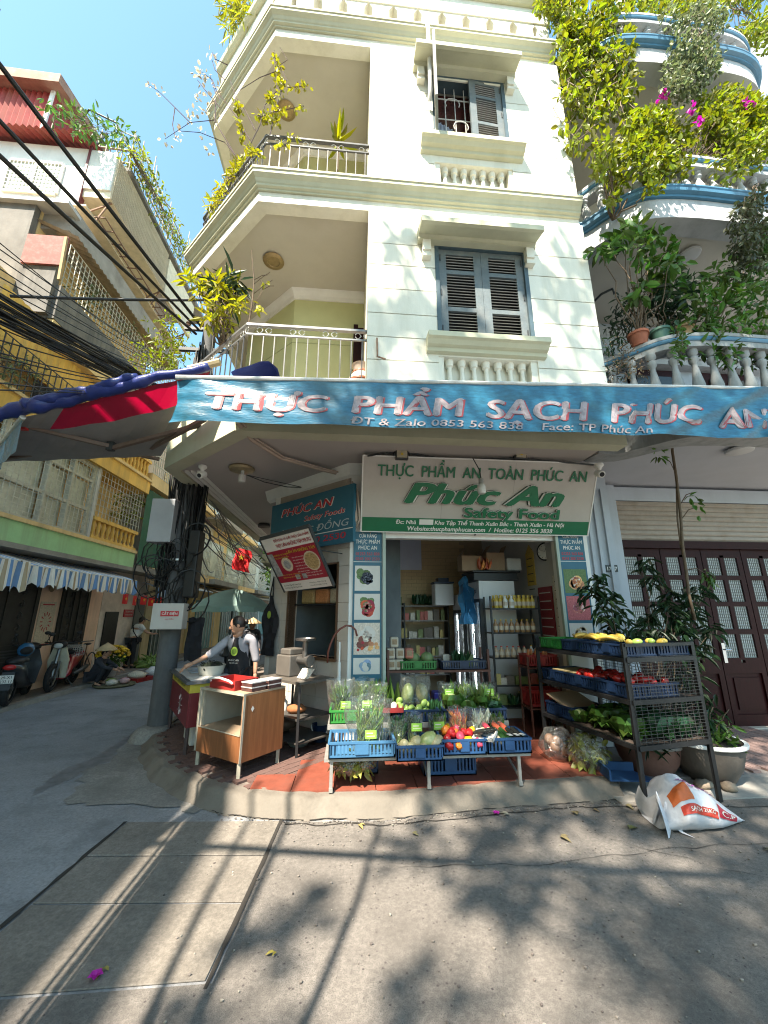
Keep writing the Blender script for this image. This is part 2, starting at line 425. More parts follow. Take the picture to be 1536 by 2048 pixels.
def crackline(pts,z,w0=.006):
    m=M();prev=None
    for a,b in zip(pts,pts[1:]):
        for k in range(14):
            t=k/14;x,y=a[0]+(b[0]-a[0])*t,a[1]+(b[1]-a[1])*t;q=.05*NZ.noise(V((x*5,y*5,2)));w=w0*(.4+abs(NZ.noise(V((x*30,y*30,0))))*1.6)
            c=((x+q,y-w+q,z),(x+q,y+w+q,z))
            if prev: m.quad(prev[0],c[0],c[1],prev[1])
            prev=c
    o=part('crack',m,crackm);o['kind']='structure'
crackline([(-.5,3.95),(.3,3.86),(1.2,3.95),(2.2,4.02),(3.0,3.98),(4.5,3.8)],.0115,.010);crackline([(.4,3.3),(1.4,3.22),(2.6,3.35),(3.4,3.3)],.0115,.003);crackline([(1.9,3.95),(2.1,3.5),(2.6,3.1),(3.6,2.6)],.0115,.0025)
# kerb round the corner, sidewalk slabs
kerb_path=[(-2.78,14),(-2.78,6.7),(-2.42,5.75),(-1.95,5.05),(-1.5,4.6),(-1.0,4.3),(-.45,4.17),(.4,4.12),(1.5,4.22),(2.3,4.27),(2.72,4.29)]
def kz(i): return 0
m=M()
fine_path=[]
for a,b in zip(kerb_path,kerb_path[1:]):
    k=max(1,int(math.dist(a,b)/.07))
    fine_path += [(a[0]+(b[0]-a[0])*i/k,a[1]+(b[1]-a[1])*i/k) for i in range(k)]
fine_path.append(kerb_path[-1])
fine_path=[(x+.03*NZ.noise(V((x*4,y*4,1))),y+.035*NZ.noise(V((x*5,y*5,7)))+U(-.004,.004),.012*NZ.noise(V((x*7,y*7,3)))+U(-.003,.003)) for x,y in fine_path]
m.sweep([(-.12,-.05),(.15,-.05),(.15,.004),(.10,.03),(.06,.07),(.03,.11),(-.01,.124),(-.06,.12),(-.12,.124)],fine_path)
kerb=part('kerb',m,mat('kerb_concrete',(.155,.135,.112),.9,.3,4,.7,40,stain=(.10,.09,.075),samt=.75,sscale=2),smooth=True);kerb['kind']='structure'
m=M()
for off,x0,x1 in ((.16,-1.2,-.35),(.145,-.3,2.6)):
    n_=60;prev=None
    for i in range(n_+1):
        x=x0+(x1-x0)*i/n_
        ys=[p[1] for p in fine_path if abs(p[0]-x) < .15];y=(sum(ys)/len(ys) if ys else 4.2)-off+.012*NZ.noise(V((x*9,0,0)))*2
        w=.005+.008*abs(NZ.noise(V((x*21,3,0))))
        if prev: m.quad(prev[0],(x,y-w,.011),(x,y+w,.011),prev[1])
        prev=((x,y-w,.011),(x,y+w,.011))
o=part('crack',m,crackm);o['kind']='structure'
side=bpy.data.objects.new('sidewalk',None);C.objects.link(side);side['kind']='structure';WM[side]=Matrix();KIDS[side]=[]
inner=[(x+(.11 if x > -2.5 else .12),y+.1) for x,y in kerb_path]
m=M();m.prism([(x,y,.0) for x,y in inner]+[(2.72,9,0),(-2.6,14,0)],(0,0,.105));part('mortar_bed',m,mat('mortar',(.16,.13,.11),.95,.2,12,.3),side)
tile_m=mat('terracotta_tile',(.20,.055,.034),.55,.18,7,.15,60,stain=(.13,.06,.045),samt=.5,sscale=3)
tile_p=None
def front_y(x):
    for a,b in zip(kerb_path,kerb_path[1:]):
        if a[0] <= x <= b[0] and a[0] < b[0]: return a[1]+(b[1]-a[1])*(x-a[0])/(b[0]-a[0])
    return 4.28
T_=.40
for i in range(-3,7):
    for j in range(0,6):
        x0=-.1+i*T_;y0=4.30+j*T_;x1,y1=x0+T_-.008,y0+T_-.008
        if x0 > 2.66 or y0 > 5.4 and x0 < -.3: continue
        if x1 > 2.7: x1=2.7
        if x0 < -.95+(y0-4.3)*.6: continue
        ya,yb=max(y0,front_y(x0)+.115),max(y0,front_y(x1)+.115)
        if j == 0: ya,yb=front_y(x0)+.1,front_y(x1)+.1
        m=M();h=U(.024,.027);m.prism([(x0,ya,.104),(x1,yb,.104),(x1,y1,.104),(x0,y1,.104)],(0,0,h))
        part('floor_tile',m,tile_m,side)
paver=mat('dark_paver',(.115,.065,.055),.85,.25,9,.3,stain=(.05,.045,.04),samt=.6,sscale=2)
pm=M();pm.bx(-.098,.098,-.047,.047,0,.022);pmesh=None
for i in range(-16,17):
    for j in range(-26,27):
        a=45;p,q=i*.204+(j % 2)*.102,j*.103;x,y=-1.75+(p-q)*.7071,5.5+(p+q)*.7071
        fy=front_y(x) if x > -2.78 else 99
        if y < fy+.2 or y > 6.9 or x < -2.6 or x > -.72+(y-4.3)*.6: continue
        if y-5.45 > -(x)-.05: continue
        if pmesh is None:
            pmesh=part('paving_brick',pm,paver,side,local=True);q=pmesh
        else: q=dup(pmesh,parent=side);KIDS[side].append(q)
        q.location=(x,y,.1045+U(0,.004));q.rotation_euler=(0,0,R(a)+U(-.03,.03))
m=M()
for _ in range(900):
    x=U(-1.2,3.6);y=front_y(x)-.2+abs(U(-1,1)) ** 3*U(-.9,.3) if U(0,1) < .6 else U(1.6,4.0)
    if y > front_y(x)-.13: continue
    r=U(.003,.009);m.ell((x,y,.009+r*.4),(r*U(.8,1.6),r,r*.7),5,3,.3,None,x)
grit=part('grit',m,mat('road_grit',(.17,.15,.13),.9,.4,20,island=.5));grit['kind']='stuff'
# right hand pavement, a shade lower, of narrow pink pavers
m=M();m.bx(2.72,9.5,4.5,9,0,.04);part('pavement_bed',m,mat('grey_bed',(.2,.18,.17),.95,.2,8,.3),side)
m=M();m.bx(2.6,5.2,4.05,4.6,0,.018);part('kerb_ramp',m,concrete,side)
pm=M();pm.bx(-.098,.098,-.047,.047,0,.022);pv2=mat('pink_paver',(.235,.16,.145),.85,.2,9,.3)
q0=None
for i in range(22):
    for j in range(13):
        x=3.9+i*.104*1+.0;y=4.62+j*.204
        if x > 6.2: continue
        if q0 is None: q0=q=part('pavement_brick',pm,pv2,side,local=True)
        else: q=dup(q0,parent=side);KIDS[side].append(q)
        q.location=(x,y+(i % 2)*.1,.039+U(0,.003));q.rotation_euler=(0,0,R(90)+U(-.02,.02))
# left bank of the street: low kerb and dusty pavement
m=M();m.bx(-9,-6.35,-20,60,-.1,.09);o=part('far_pavement',m,ground_mat('dusty_pavement',(.27,.225,.19),(.16,.14,.12),.4,.2,0));o['kind']='structure'
m=M();m.bx(-6.35,-6.2,-20,60,-.1,.075);o=part('far_kerb',m,concrete);o['kind']='structure'
# ------------------------------------------------------------------ the corner building
CB=thing('corner_building','cream four storey corner building with cut-off balcony corner above the shop','building',(1,6,0))
EDGE=[(-2.78,12),(-2.78,5.75),(-1.38,4.35),(3.32,4.35)]
SLAB=[(-2.6,12),(-2.6,5.83),(-1.3,4.53),(3.3,4.53),(3.3,12)]
# balcony beam and slab above the shop
m=M();m.sweep([(-.2,3.82),(0,3.82),(0,4.52),(-.2,4.52)],EDGE[:3]+[(3.5,4.35)]);part('balcony_beam',m,trim,CB)
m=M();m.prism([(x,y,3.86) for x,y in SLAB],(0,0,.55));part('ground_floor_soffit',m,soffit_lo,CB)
m=M()
for d in (.24,.33,.42): m.sweep([(-d-.05,3.85),(-d,3.83),(-d,3.87),(-d-.05,3.87)],[(-2.78,12),(-2.78,5.9)])
m.sweep([(-.06,3.66),(0,3.7),(.06,3.86),(-.06,3.86)],[(-1.5,6.95),(-.02,5.43),(3.3,5.43)])
part('soffit_moulding',m,white_m,CB)
for z0,nm in ((0,0),(3.45,1)):
    m=M();m.sweep([(-.18,7.30+z0),(0,7.30+z0),(0,7.47+z0),(-.18,7.47+z0)],EDGE);part('fascia_band',m,cream,CB)
    m=M();m.sweep([(-.1,7.472+z0),(.03,7.472+z0),(.03,7.5+z0),(.065,7.515+z0),(.065,7.545+z0),(.08,7.56+z0),(.10,7.60+z0),(.15,7.64+z0),(.15,7.69+z0),(.165,7.695+z0),(.165,7.73+z0),(-.1,7.74+z0)],EDGE)
    part('cornice',m,trim,CB)
    m=M();m.sweep([(-.2,7.742+z0),(-.01,7.742+z0),(-.01,7.84+z0),(-.2,7.84+z0)],EDGE[:3]+[(.18,4.35)] if nm == 0 else EDGE);part('balcony_curb',m,cream,CB)
    m=M();m.prism([(x,y,7.36+z0) for x,y in SLAB],(0,0,.36));part('balcony_soffit',m,soffit_m,CB)
# body of the upper floors
m=M();m.bx(.2,3.3,4.56,11.9,4.42,7.355);m.bx(.2,3.3,4.56,11.9,7.73,10.8);part('core_wall',m,dark,CB)
m=M();
for z0,z1 in ((4.42,7.3),(7.75,10.75)): m.bx(.16,.2,4.32,11.9,z0,z1);m.bx(3.3,3.32,4.35,11.9,z0,z1)
part('return_wall',m,cream,CB)
def face(wx0,wx1,wz0,wz1,bx0,bx1,bz0,bz1,z0,z1,zs):
    m=M();y0,y1=4.318,4.56
    m.bx(.2,wx0,y0,y1,z0,z1);m.bx(wx1,3.3,y0,y1,z0,z1);m.bx(wx0,wx1,y0,y1,wz1,z1)
    m.bx(wx0,wx1,y0,y1,bz1,wz0);m.bx(wx0,bx0,y0,y1,z0,bz1);m.bx(bx1,wx1,y0,y1,z0,bz1);m.bx(bx0,bx1,4.46,y1,z0,bz1)
    part('facade_wall',m,cream,CB)
    for a,b in zip(zs,zs[1:]):
        for x0,x1 in ((.16,wx0),(wx1,3.32)):
            m=M();m.bx(x0,x1,4.298,4.317,a+.007,b-.007);part('wall_panel',m,cream,CB)
    m=M();m.bx(.16,3.32,4.298,4.317,zs[-1]+.007,z1);part('wall_panel',m,cream,CB)
    m=M();m.bx(wx0,wx1,4.3,4.317,bz1,wz0);part('sill_panel',m,cream,CB)
    pr=[(.035,0),(.05,.02),(.05,.05),(.03,.06),(.045,.1),(.03,.16),(.025,.26),(.028,.29),(.045,.3),(.045,.33),(.05,.34),(.05,.36)]
    k=(bz1-z0)/.36
    b0=None
    for i in range(7):
        x=bx0+.09+(bx1-bx0-.18)*i/6
        if b0 is None:
            m=M();m.lathe((x,4.4,z0),[(r*1.15,z*k) for r,z in pr],10);b0=part('baluster',m,cream,CB,smooth=True);x_0=x
        else: q=dup(b0,parent=CB,loc=(x-x_0,0,0));KIDS[CB].append(q)
def ledge(x0,x1,prof,name,mt):
    m=M();m.sweep(prof,[(x0+.0,4.298),(x1,4.298)],1);part(name,m,mt,CB)
def shutter(x0,x1,z0,z1,y,ang,hinge):
    c=V((hinge,y,0));rot=Matrix.Rotation(R(ang),3,'Z')
    tf=lambda m: setattr(m,'v',[tuple(c+rot @ (V(v)-c)) for v in m.v])
    m=M();w=.105
    m.bx(x0,x0+w,y-.02,y+.02,z0,z1);m.bx(x1-w,x1,y-.02,y+.02,z0,z1)
    h=z1-z0
    for a,b in ((0,.06),(.30,.345),(.72,.765),(.945,1)): m.bx(x0+w,x1-w,y-.018,y+.018,z0+h*a,z0+h*b)
    tf(m);s=part('shutter',m,shut_m,CB)
    m=M();rr=Matrix.Rotation(R(38),3,'X');n_=int(h/.052)
    for i in range(n_):
        z=z0+h*.06+(h*.885)*(i+.5)/n_;f=(z-z0)/h
        if .29 < f < .355 or .71 < f < .775: continue
        m.box(((x0+x1)/2,y,z),(x1-x0-2*w,.052,.009),rr)
    tf(m);part('slats',m,mat('slat_paint',(.24,.225,.21),.6,.15,8),s,kind='stuff')
    m=M()
    for f in (.1,.5,.9): m.bx(x0+.015 if hinge < x1-.1 else x1-.03,x0+.03 if hinge < x1-.1 else x1-.015,y-.03,y-.021,z0+h*f-.05,z0+h*f+.05)
    tf(m);part('hinge',m,iron,s)
def wframe(x0,x1,z0,z1):
    m=M();w=.055
    for a,b,c,d in ((x0,x0+w,z0,z1),(x1-w,x1,z0,z1),(x0+w,x1-w,z1-w,z1),(x0+w,x1-w,z0,z0+.03)): m.bx(a,b,4.29,4.5,c,d)
    part('window_frame',m,mat('frame_paint',(.06,.095,.115),.5,.15,8),CB)
face(1.08,2.40,5.20,6.74,1.15,2.31,4.62,4.94,4.42,7.3,[4.42,4.84,5.18,5.54,5.93,6.32,6.68])
wframe(1.08,2.40,5.20,6.74)
shutter(1.137,1.738,5.235,6.68,4.345,0,1.137);shutter(1.742,2.343,5.235,6.68,4.345,0,2.343)
face(1.14,2.34,8.72,10.18,1.22,2.28,7.9,8.28,7.75,10.75,[7.75,8.24,8.6,8.97,9.34,9.71,10.08])
wframe(1.14,2.34,8.72,10.18)
shutter(1.742,2.285,8.755,10.12,4.335,4,2.285);shutter(1.195,1.738,8.755,10.12,4.30,-104,1.195)
for z in (0,3.45):
    ledge(.84,2.5,[(0,6.92+z),(.36,6.78+z),(.36,6.70+z),(.31,6.70+z),(.30,6.715+z),(.12,6.76+z),(.10,6.73+z),(.10,6.70+z),(0,6.70+z)][::-1],'window_canopy',trim)
    ledge(.92,2.5,[(0,5.19+z),(.2,5.16+z),(.2,5.09+z),(.16,5.075+z),(.12,5.03+z),(.07,5.015+z),(.06,4.97+z),(0,4.96+z)][::-1],'window_sill',trim)
    for x in (.9,2.36):
        m=M();m.bx(x,x+.11,4.2,4.297,6.53+z,6.698+z);m.bx(x+.005,x+.105,4.225,4.297,6.46+z,6.53+z);m.bx(x-.005,x+.115,4.21,4.297,6.44+z,6.462+z);part('bracket',m,cream,CB)
m=M()      # grille and curtain inside the open upper window
for i in range(7): m.tube([(1.22+i*.16,4.42,8.76),(1.22+i*.16,4.42,10.1)],.009,5)
for z in (9.05,9.4,9.85): m.tube([(1.2,4.42,z),(2.28,4.42,z)],.009,5)
for cx,cz in ((1.5,9.75),(1.62,9.25)):
    m.tube([(cx+.12*math.cos(R(t)),4.41,cz+.12*math.sin(R(t))) for t in range(-30,211,30)],.009,5)
part('window_grille',m,ironw,CB)
m=M();m.bx(1.2,2.3,4.54,4.558,8.75,10.15);part('window_glass',m,mat('dark_red_pane',(.06,.02,.018),.2,.3,3),CB)
m=M()
for i in range(10): m.quad((1.22+i*.045,4.52-(i % 2)*.03,8.76),(1.265+i*.045,4.52-((i+1) % 2)*.03,8.76),(1.265+i*.03,4.52-((i+1) % 2)*.02,9.5-i*.02),(1.22+i*.03,4.52-(i % 2)*.02,9.5-i*.02))
part('curtain',m,mat('blue_curtain',(.30,.34,.42),.8,.2,8),CB)
a,b=P(856,54,Y=4.13),P(861,178,Y=4.13)
m=M();m.tube([a+V((0,.1,.3)),a,b,b+V((0,.1,-.1))],.032,8);part('drain_pipe',m,white_m,CB,smooth=True)
m=M();a=P(754,676,Y=4.27);m.tube([a,P(755,713,Y=4.27),P(770,718,Y=4.1)],.012,6);part('wall_hook',m,rust,CB)
# balcony rooms behind the cut-off corner
for z0,z1 in ((4.4,7.36),(7.72,10.82)):
    w=[(-2.15,11.9),(-2.15,7.05),(-1.08,6.0),(.16,6.0)]
    m=M();m.sweep([(-.15,z0),(0,z0),(0,z1),(-.15,z1)],w);part('balcony_wall',m,olive,CB)
    m=M();m.sweep([(0,z1-.16),(.03,z1-.16),(.05,z1-.1),(.1,z1-.04),(.12,z1),(0,z1)],[(p[0]-.0,p[1]-.002) for p in w]);part('crown_moulding',m,white_m,CB)
    m=M()
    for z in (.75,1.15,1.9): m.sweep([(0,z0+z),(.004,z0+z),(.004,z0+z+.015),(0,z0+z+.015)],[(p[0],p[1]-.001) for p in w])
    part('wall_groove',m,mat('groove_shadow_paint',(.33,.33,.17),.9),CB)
    m=M();m.bx(-.02,.06,5.93,5.995,z0+.1,z0+2.3);m.bx(.06,.155,5.95,5.995,z0+.1,z0+2.25);part('balcony_door',m,wood_d,CB)
    m=M();m.lathe((-1.35,5.35,z1-.05),[(.15,.05),(.17,.02),(.13,0),(.1,-.0),(.09,.01)],18);part('ceiling_rose',m,mat('brass_fitting',(.30,.22,.11),.4,.2,20,metal=.4),CB,smooth=True)
m=M();p=P(520,790,Y=6.4);m.bx(p.x-.14,p.x+.12,6.36,6.48,p.z-.09,p.z+.08);part('wall_vent',m,dark,CB)
bar_m=mat('rail_bar_grey',(.11,.11,.11),.45,.15,12,metal=.3)
def railing(z0,z1,mt,end,dark_posts=False):
    path=[(-2.73,11.5),(-2.73,5.77),(-1.36,4.4),(end,4.4)]
    m=M();m.sweep([(-.025,z1-.03),(.025,z1-.03),(.025,z1),(-.025,z1)],path);m.sweep([(-.012,z1-.16),(.012,z1-.16),(.012,z1-.14),(-.012,z1-.14)],path);m.sweep([(-.012,z0+.04),(.012,z0+.04),(.012,z0+.06),(-.012,z0+.06)],path)
    rl=part('railing',m,mt,CB)
    b0=None
    for (xa,ya),(xb,yb) in zip(path,path[1:]):
        L=math.dist((xa,ya),(xb,yb));n_=int(L/.135)
        for i in range(n_):
            t=(i+.5)/n_;x,y=xa+(xb-xa)*t,ya+(yb-ya)*t
            if y > 9: continue
            if b0 is None:
                m=M();m.box((0,0,(z0+z1-.1)/2),(.013,.013,z1-.14-z0-.06));b0=q=part('railing_bar',m,bar_m,rl,local=True)
            else: q=dup(b0,parent=rl);KIDS[rl].append(q)
            q.location=(x-1,y-6,0);q.rotation_euler=(0,0,math.atan2(yb-ya,xb-xa))
        for i in range(0,n_,3):
            t=(i+1.5)/n_
            if t > .97: continue
            c=V((xa+(xb-xa)*t,ya+(yb-ya)*t,z1-.085));d=V((xb-xa,yb-ya,0))/L
            if c.y > 8: continue
            m=M()
            for sg in (1,-1):
                for sv in (1,-1):
                    m.tube([c+d*sg*(.015+.035*k)+V((0,0,sv*.045*math.sin(k*1.3))) for k in (0,.5,1,1.5,2,2.2)],.006,4)
            part('scroll',m,ironw,rl)
railing(4.5,5.33,mat('grey_rail',(.20,.205,.21),.4,.15,12,metal=.5),.17)
railing(7.84,8.62,iron,.17)
# parapet of the terrace with arched slots
z=11.3
m=M();m.sweep([(-.2,z),(-.01,z),(-.01,z+.12),(-.2,z+.12)],EDGE);m.sweep([(-.2,z+.62),(0,z+.62),(0,z+1.0),(-.2,z+1.0)],EDGE);part('parapet',m,cream,CB)
for (xa,ya),(xb,yb) in zip(EDGE,EDGE[1:]):
    L=math.dist((xa,ya),(xb,yb));n_=max(2,int(L/.42));d=V((xb-xa,yb-ya,0))/L;nn=V((-d.y,d.x,0))*1
    if ya > 6: continue
    for i in range(n_+1):
        c=V((xa,ya,z+.12))+d*(L*i/n_);m=M()
        hw=.14 if 0 < i < n_ else .2
        a=c-d*hw;b=c+d*hw
        if i == 0: a=c
        if i == n_: b=c
        a,b=a+nn*.02,b+nn*.02
        m.prism([a,b,b+V((0,0,.38)),b+d*.03*(i < n_)+V((0,0,.44)),b+d*.07*(i < n_)+V((0,0,.5)),a-d*.07*(i > 0)+V((0,0,.5)),a-d*.03*(i > 0)+V((0,0,.44)),a+V((0,0,.38))],nn*.16)
        part('parapet_pier',m,cream,CB)
m=M();m.sweep([(-.1,z+1.002),(.05,z+1.002),(.1,z+1.04),(.12,z+1.1),(-.1,z+1.1)],EDGE);part('parapet_cap',m,trim,CB)
m=M();m.bx(-.6,3.2,5.2,11,11.3,12.5);part('terrace_room',m,cream,CB)
# ground floor shell and the shop room
tilew=mat('white_wall_tile',(.50,.45,.40),.3,.05,5,coat=.15,stain=(.4,.34,.28),samt=.4)
m=M();m.bx(.0,.47,5.46,5.62,.1,3.7);m.bx(3.02,3.5,5.46,5.62,.05,3.86);m.bx(.47,3.02,5.46,5.62,2.86,3.86);part('shop_front_wall',m,white_m,CB)
m=M();m.bx(3.12,3.3,5.62,9,.1,3.5);part('shop_side_wall',m,mat('shop_white',(.46,.44,.43),.7,.08,2),CB)
m=M();m.bx(-.05,3.3,9,9.15,.1,3.5);part('shop_back_wall',m,mat('grout',(.42,.33,.21),.8),CB)
m=M();m.bx(-.1,0,5.62,9,.1,3.5);part('shop_inner_wall',m,mat('shop_cream',(.60,.53,.43),.8),CB)
m=M();m.bx(-.05,3.3,5.62,9.1,3.5,3.58);part('shop_ceiling',m,MATS['shop_white'],CB)
m=M();m.bx(-.05,3.12,5.62,9,.1,.135);part('shop_floor',m,tile_m,CB)
bt=mat('tan_brick_tile',(.58,.43,.24),.5,.12,4);b0=None
for i in range(9):
    for j in range(24):
        x=.5+i*.23+(j % 2)*.115;zz=1.5+j*.082
        if b0 is None: m=M();m.bx(0,.223,8.985,9.0,0,.075);m.v=[(v[0],v[1],v[2]) for v in m.v];b0=q=part('wall_tile',m,bt,CB);x_0,z_0=0,0
        else: q=dup(b0,parent=CB);KIDS[CB].append(q)
        q.location=(x,0,zz)
m=M();a,b=P(793,1062,Y=8.97),P(843,1140,Y=8.97);m.bx(a.x,b.x,8.95,8.984,b.z,a.z);part('frosted_window',m,mat('frosted_pane',(.52,.57,.70),.4,.05),CB)
m=M();m.bx(a.x-.07,a.x,8.94,8.984,b.z,a.z);part('window_jamb',m,shut_m,CB)
for x0 in (.455,2.98): m=M();m.bx(x0,x0+.042,5.4,5.459,.1,2.85);part('door_trim',m,mat('pale_green_trim',(.36,.42,.36),.5,.1),CB)
m=M();m.bx(.5,2.98,5.47,5.6,2.78,2.9);part('shutter_housing',m,white_m,CB)
# tiled wall of the cut-off corner, with the kitchen hatch
CU=V((-1,1,0)).normalized();CN=V((-1,-1,0)).normalized();CO=V((0,5.455,0))
def cw(px,py):
    p=Pn(px,py,CO,CN);return (p-CO).dot(CU),p.z
(u0,_),(u1,_)=cw(672,1250),cw(575,1250);hz0,hz1=cw(620,1312)[1],cw(620,1130)[1];uL=cw(543,1250)[0]
def cbox(m,ua,ub,da,db,za,zb):   # box in the wall's own directions, d = distance in front of the wall
    q=[CO+CU*u+CN*d for u,d in ((ua,da),(ub,da),(ub,db),(ua,db))]
    return m.prism([(p.x,p.y,za) for p in q],(0,0,zb-za))
m=M();cbox(m,-.0,u0,-.16,-.012,.1,3.86);cbox(m,u1,uL,-.16,-.012,.1,3.86);cbox(m,u0,u1,-.16,-.012,.1,hz0);cbox(m,u0,u1,-.16,-.012,hz1,3.86)
part('kitchen_wall',m,mat('tile_grout',(.36,.30,.25),.9),CB)
tw,th=.30,.25;k=0
for j in range(13):
    za=.14+j*th;zb=za+th-.006
    for i in range(8):
        ua=.01+i*tw;ub=ua+tw-.006
        ub=min(ub,uL)
        if ua >= ub: continue
        pieces=[(ua,ub)]
        if zb > hz0-.02 and za < hz1:
            pieces=[(ua,min(ub,u0))] if ua < u0 else []
            if ub > u1: pieces.append((max(ua,u1),ub))
        for a,b in pieces:
            if b-a < .02 or za > 3.3: continue
            m=M();cbox(m,a,b,-.012,.0,za,zb);part('wall_tile',m,tilew,CB)
m=M();cbox(m,u0-.03,u0,-.14,.015,hz0,hz1);cbox(m,u1,u1+.03,-.14,.015,hz0,hz1);cbox(m,u0-.03,u1+.03,-.14,.03,hz0-.04,hz0);part('hatch_frame',m,mat('hatch_wood',(.10,.055,.03),.5),CB)
m=M();cbox(m,u0-.1,u1+.05,-1.3,-1.25,.5,3.4);cbox(m,u0-.12,u0-.1,-1.3,-.17,.5,3.4);cbox(m,u1+.05,u1+.07,-1.3,-.17,.5,3.4);cbox(m,u0-.12,u1+.07,-1.3,-.17,.9,.95)
part('kitchen_back_wall',m,mat('kitchen_grey',(.10,.115,.12),.5,.2,3),CB)
m=M();cbox(m,uL,uL+.12,-3.5,-.0,.1,3.86);part('end_wall',m,white_m,CB)
# ------------------------------------------------------------------ the neighbour on the right
wh_r=mat('weathered_white',(.42,.43,.44),.75,.1,3,stain=(.22,.23,.23),samt=.6,sscale=2,streak=True)
RB=thing('balcony_house','blue grey house with curved white balustrade balconies and dark red panelled doors','building',(6,7,0))
def smooth_path(pts,k=5):
    out=[]
    n=len(pts)
    for i in range(n-1):
        p0=V((*pts[max(i-1,0)],0));p1=V((*pts[i],0));p2=V((*pts[i+1],0));p3=V((*pts[min(i+2,n-1)],0))
        for j in range(k):
            t=j/k
            q=.5*((2*p1)+(p2-p0)*t+(2*p0-5*p1+4*p2-p3)*t*t+(3*p1-p0-3*p2+p3)*t ** 3)
            out.append((q.x,q.y))
    out.append(pts[-1]);return out
BP=smooth_path([(3.36,4.72),(3.62,4.72),(3.85,4.45),(4.15,4.15),(4.7,4.05),(5.6,4.05),(6.5,4.08),(7.0,4.25),(7.3,4.6),(7.6,4.9),(8.6,4.9)],4)
def at_len(path,s):
    for a,b in zip(path,path[1:]):
        l=math.dist(a,b)
        if s <= l: return (a[0]+(b[0]-a[0])*s/l,a[1]+(b[1]-a[1])*s/l,math.atan2(b[1]-a[1],b[0]-a[0]))
        s -= l
    return (*path[-1],0)
TL=sum(math.dist(a,b) for a,b in zip(BP,BP[1:]))
pr=[(.05,0),(.05,.04),(.03,.06),(.055,.13),(.062,.18),(.045,.28),(.028,.40),(.03,.43),(.05,.46),(.05,.5),(.03,.52),(.055,.55),(.055,.6)]
for zs,zt,nm in ((3.86,5.3,0),(7.3,8.46,1),(10.6,11.72,2)):
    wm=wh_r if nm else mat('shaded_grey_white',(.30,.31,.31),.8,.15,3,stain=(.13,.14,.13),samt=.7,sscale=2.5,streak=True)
    fl=zs+.16
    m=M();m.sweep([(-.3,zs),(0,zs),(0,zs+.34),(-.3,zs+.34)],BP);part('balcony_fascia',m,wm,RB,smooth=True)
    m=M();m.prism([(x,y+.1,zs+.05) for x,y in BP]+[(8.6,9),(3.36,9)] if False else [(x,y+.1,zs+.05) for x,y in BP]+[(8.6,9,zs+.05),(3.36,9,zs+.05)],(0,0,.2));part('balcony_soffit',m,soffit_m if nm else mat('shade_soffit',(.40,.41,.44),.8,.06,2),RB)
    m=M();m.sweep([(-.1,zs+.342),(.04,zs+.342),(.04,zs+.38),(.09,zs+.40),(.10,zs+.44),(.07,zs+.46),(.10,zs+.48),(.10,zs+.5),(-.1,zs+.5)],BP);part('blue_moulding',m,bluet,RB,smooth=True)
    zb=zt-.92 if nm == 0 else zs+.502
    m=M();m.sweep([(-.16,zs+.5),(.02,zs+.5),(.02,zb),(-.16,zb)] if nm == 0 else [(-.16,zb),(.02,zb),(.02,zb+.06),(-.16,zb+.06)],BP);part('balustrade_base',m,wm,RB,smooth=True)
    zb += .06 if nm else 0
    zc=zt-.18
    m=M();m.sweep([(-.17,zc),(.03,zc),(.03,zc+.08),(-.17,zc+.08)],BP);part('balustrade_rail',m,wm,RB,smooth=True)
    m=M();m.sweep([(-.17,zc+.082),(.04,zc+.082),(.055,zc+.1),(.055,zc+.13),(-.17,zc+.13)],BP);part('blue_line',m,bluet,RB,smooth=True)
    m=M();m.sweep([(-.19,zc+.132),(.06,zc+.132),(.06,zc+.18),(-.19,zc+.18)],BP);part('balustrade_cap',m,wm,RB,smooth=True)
    h=zc-zb;b0=None;s=.2
    while s < TL-.2:
        x,y,a=at_len(BP,s)
        if x < 7.5:
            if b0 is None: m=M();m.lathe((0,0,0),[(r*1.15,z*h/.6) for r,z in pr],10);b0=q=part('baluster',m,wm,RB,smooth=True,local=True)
            else: q=dup(b0,parent=RB);KIDS[RB].append(q)
            q.location=(x-6-.07*math.sin(-a) ,y-7+.07*math.cos(a),zb)
        s += .235
for z0,z1,c in ((4.1,7.3,blueg),(7.6,10.6,soffit_m),(11,14,blueg)):
    m=M();m.bx(3.36,8.6,6.2,6.4,z0,z1);part('balcony_wall',m,c,RB)
    for q in ((8.6,8.8,4.4,6.4),(3.33,3.36,4.7,6.2)): m=M();m.bx(*q,z0,z1);part('side_wall',m,blueg,RB)
for x in (3.75,5.2,6.7):
    m=M();m.bx(x,x+.95,6.13,6.195,4.2,6.25);part('balcony_door',m,wood_d,RB)
    m=M();m.bx(x+.12,x+.42,6.10,6.128,4.9,6.1);m.bx(x+.53,x+.83,6.10,6.128,4.9,6.1);part('door_glass',m,mat('dim_glass',(.04,.05,.05),.1),RB)
m=M();m.bx(3.36,8.6,6.0,6.2,6.3,6.42);m.bx(3.36,8.6,5.95,6.2,6.42,6.5);part('lintel_moulding',m,wh_r,RB)
m=M();m.sweep([(0,6.98),(.05,7.02),(.09,7.15),(0,7.18)],[(3.36,6.2),(8.6,6.2)]);part('crown_moulding',m,wh_r,RB)
for px,py,z in ((1378,507,7.34),(1478,897,3.9)):
    p=P(px,py,Z=z);m=M();m.lathe((p.x,p.y,z-.06),[(.13,.06),(.16,.04),(.15,.01),(.11,0),(.0,0)],20);part('ceiling_lamp',m,mat('lamp_dish',(.5,.5,.5),.5,.05),RB,smooth=True)
m=M();p=P(1203,588,Y=5.2);m.tube([p+V((-.1,.6,0)),p,p+V((.13,-.1,.02)),p+V((.15,-.1,-.08))],.02,6);part('wall_pipe',m,iron,RB)
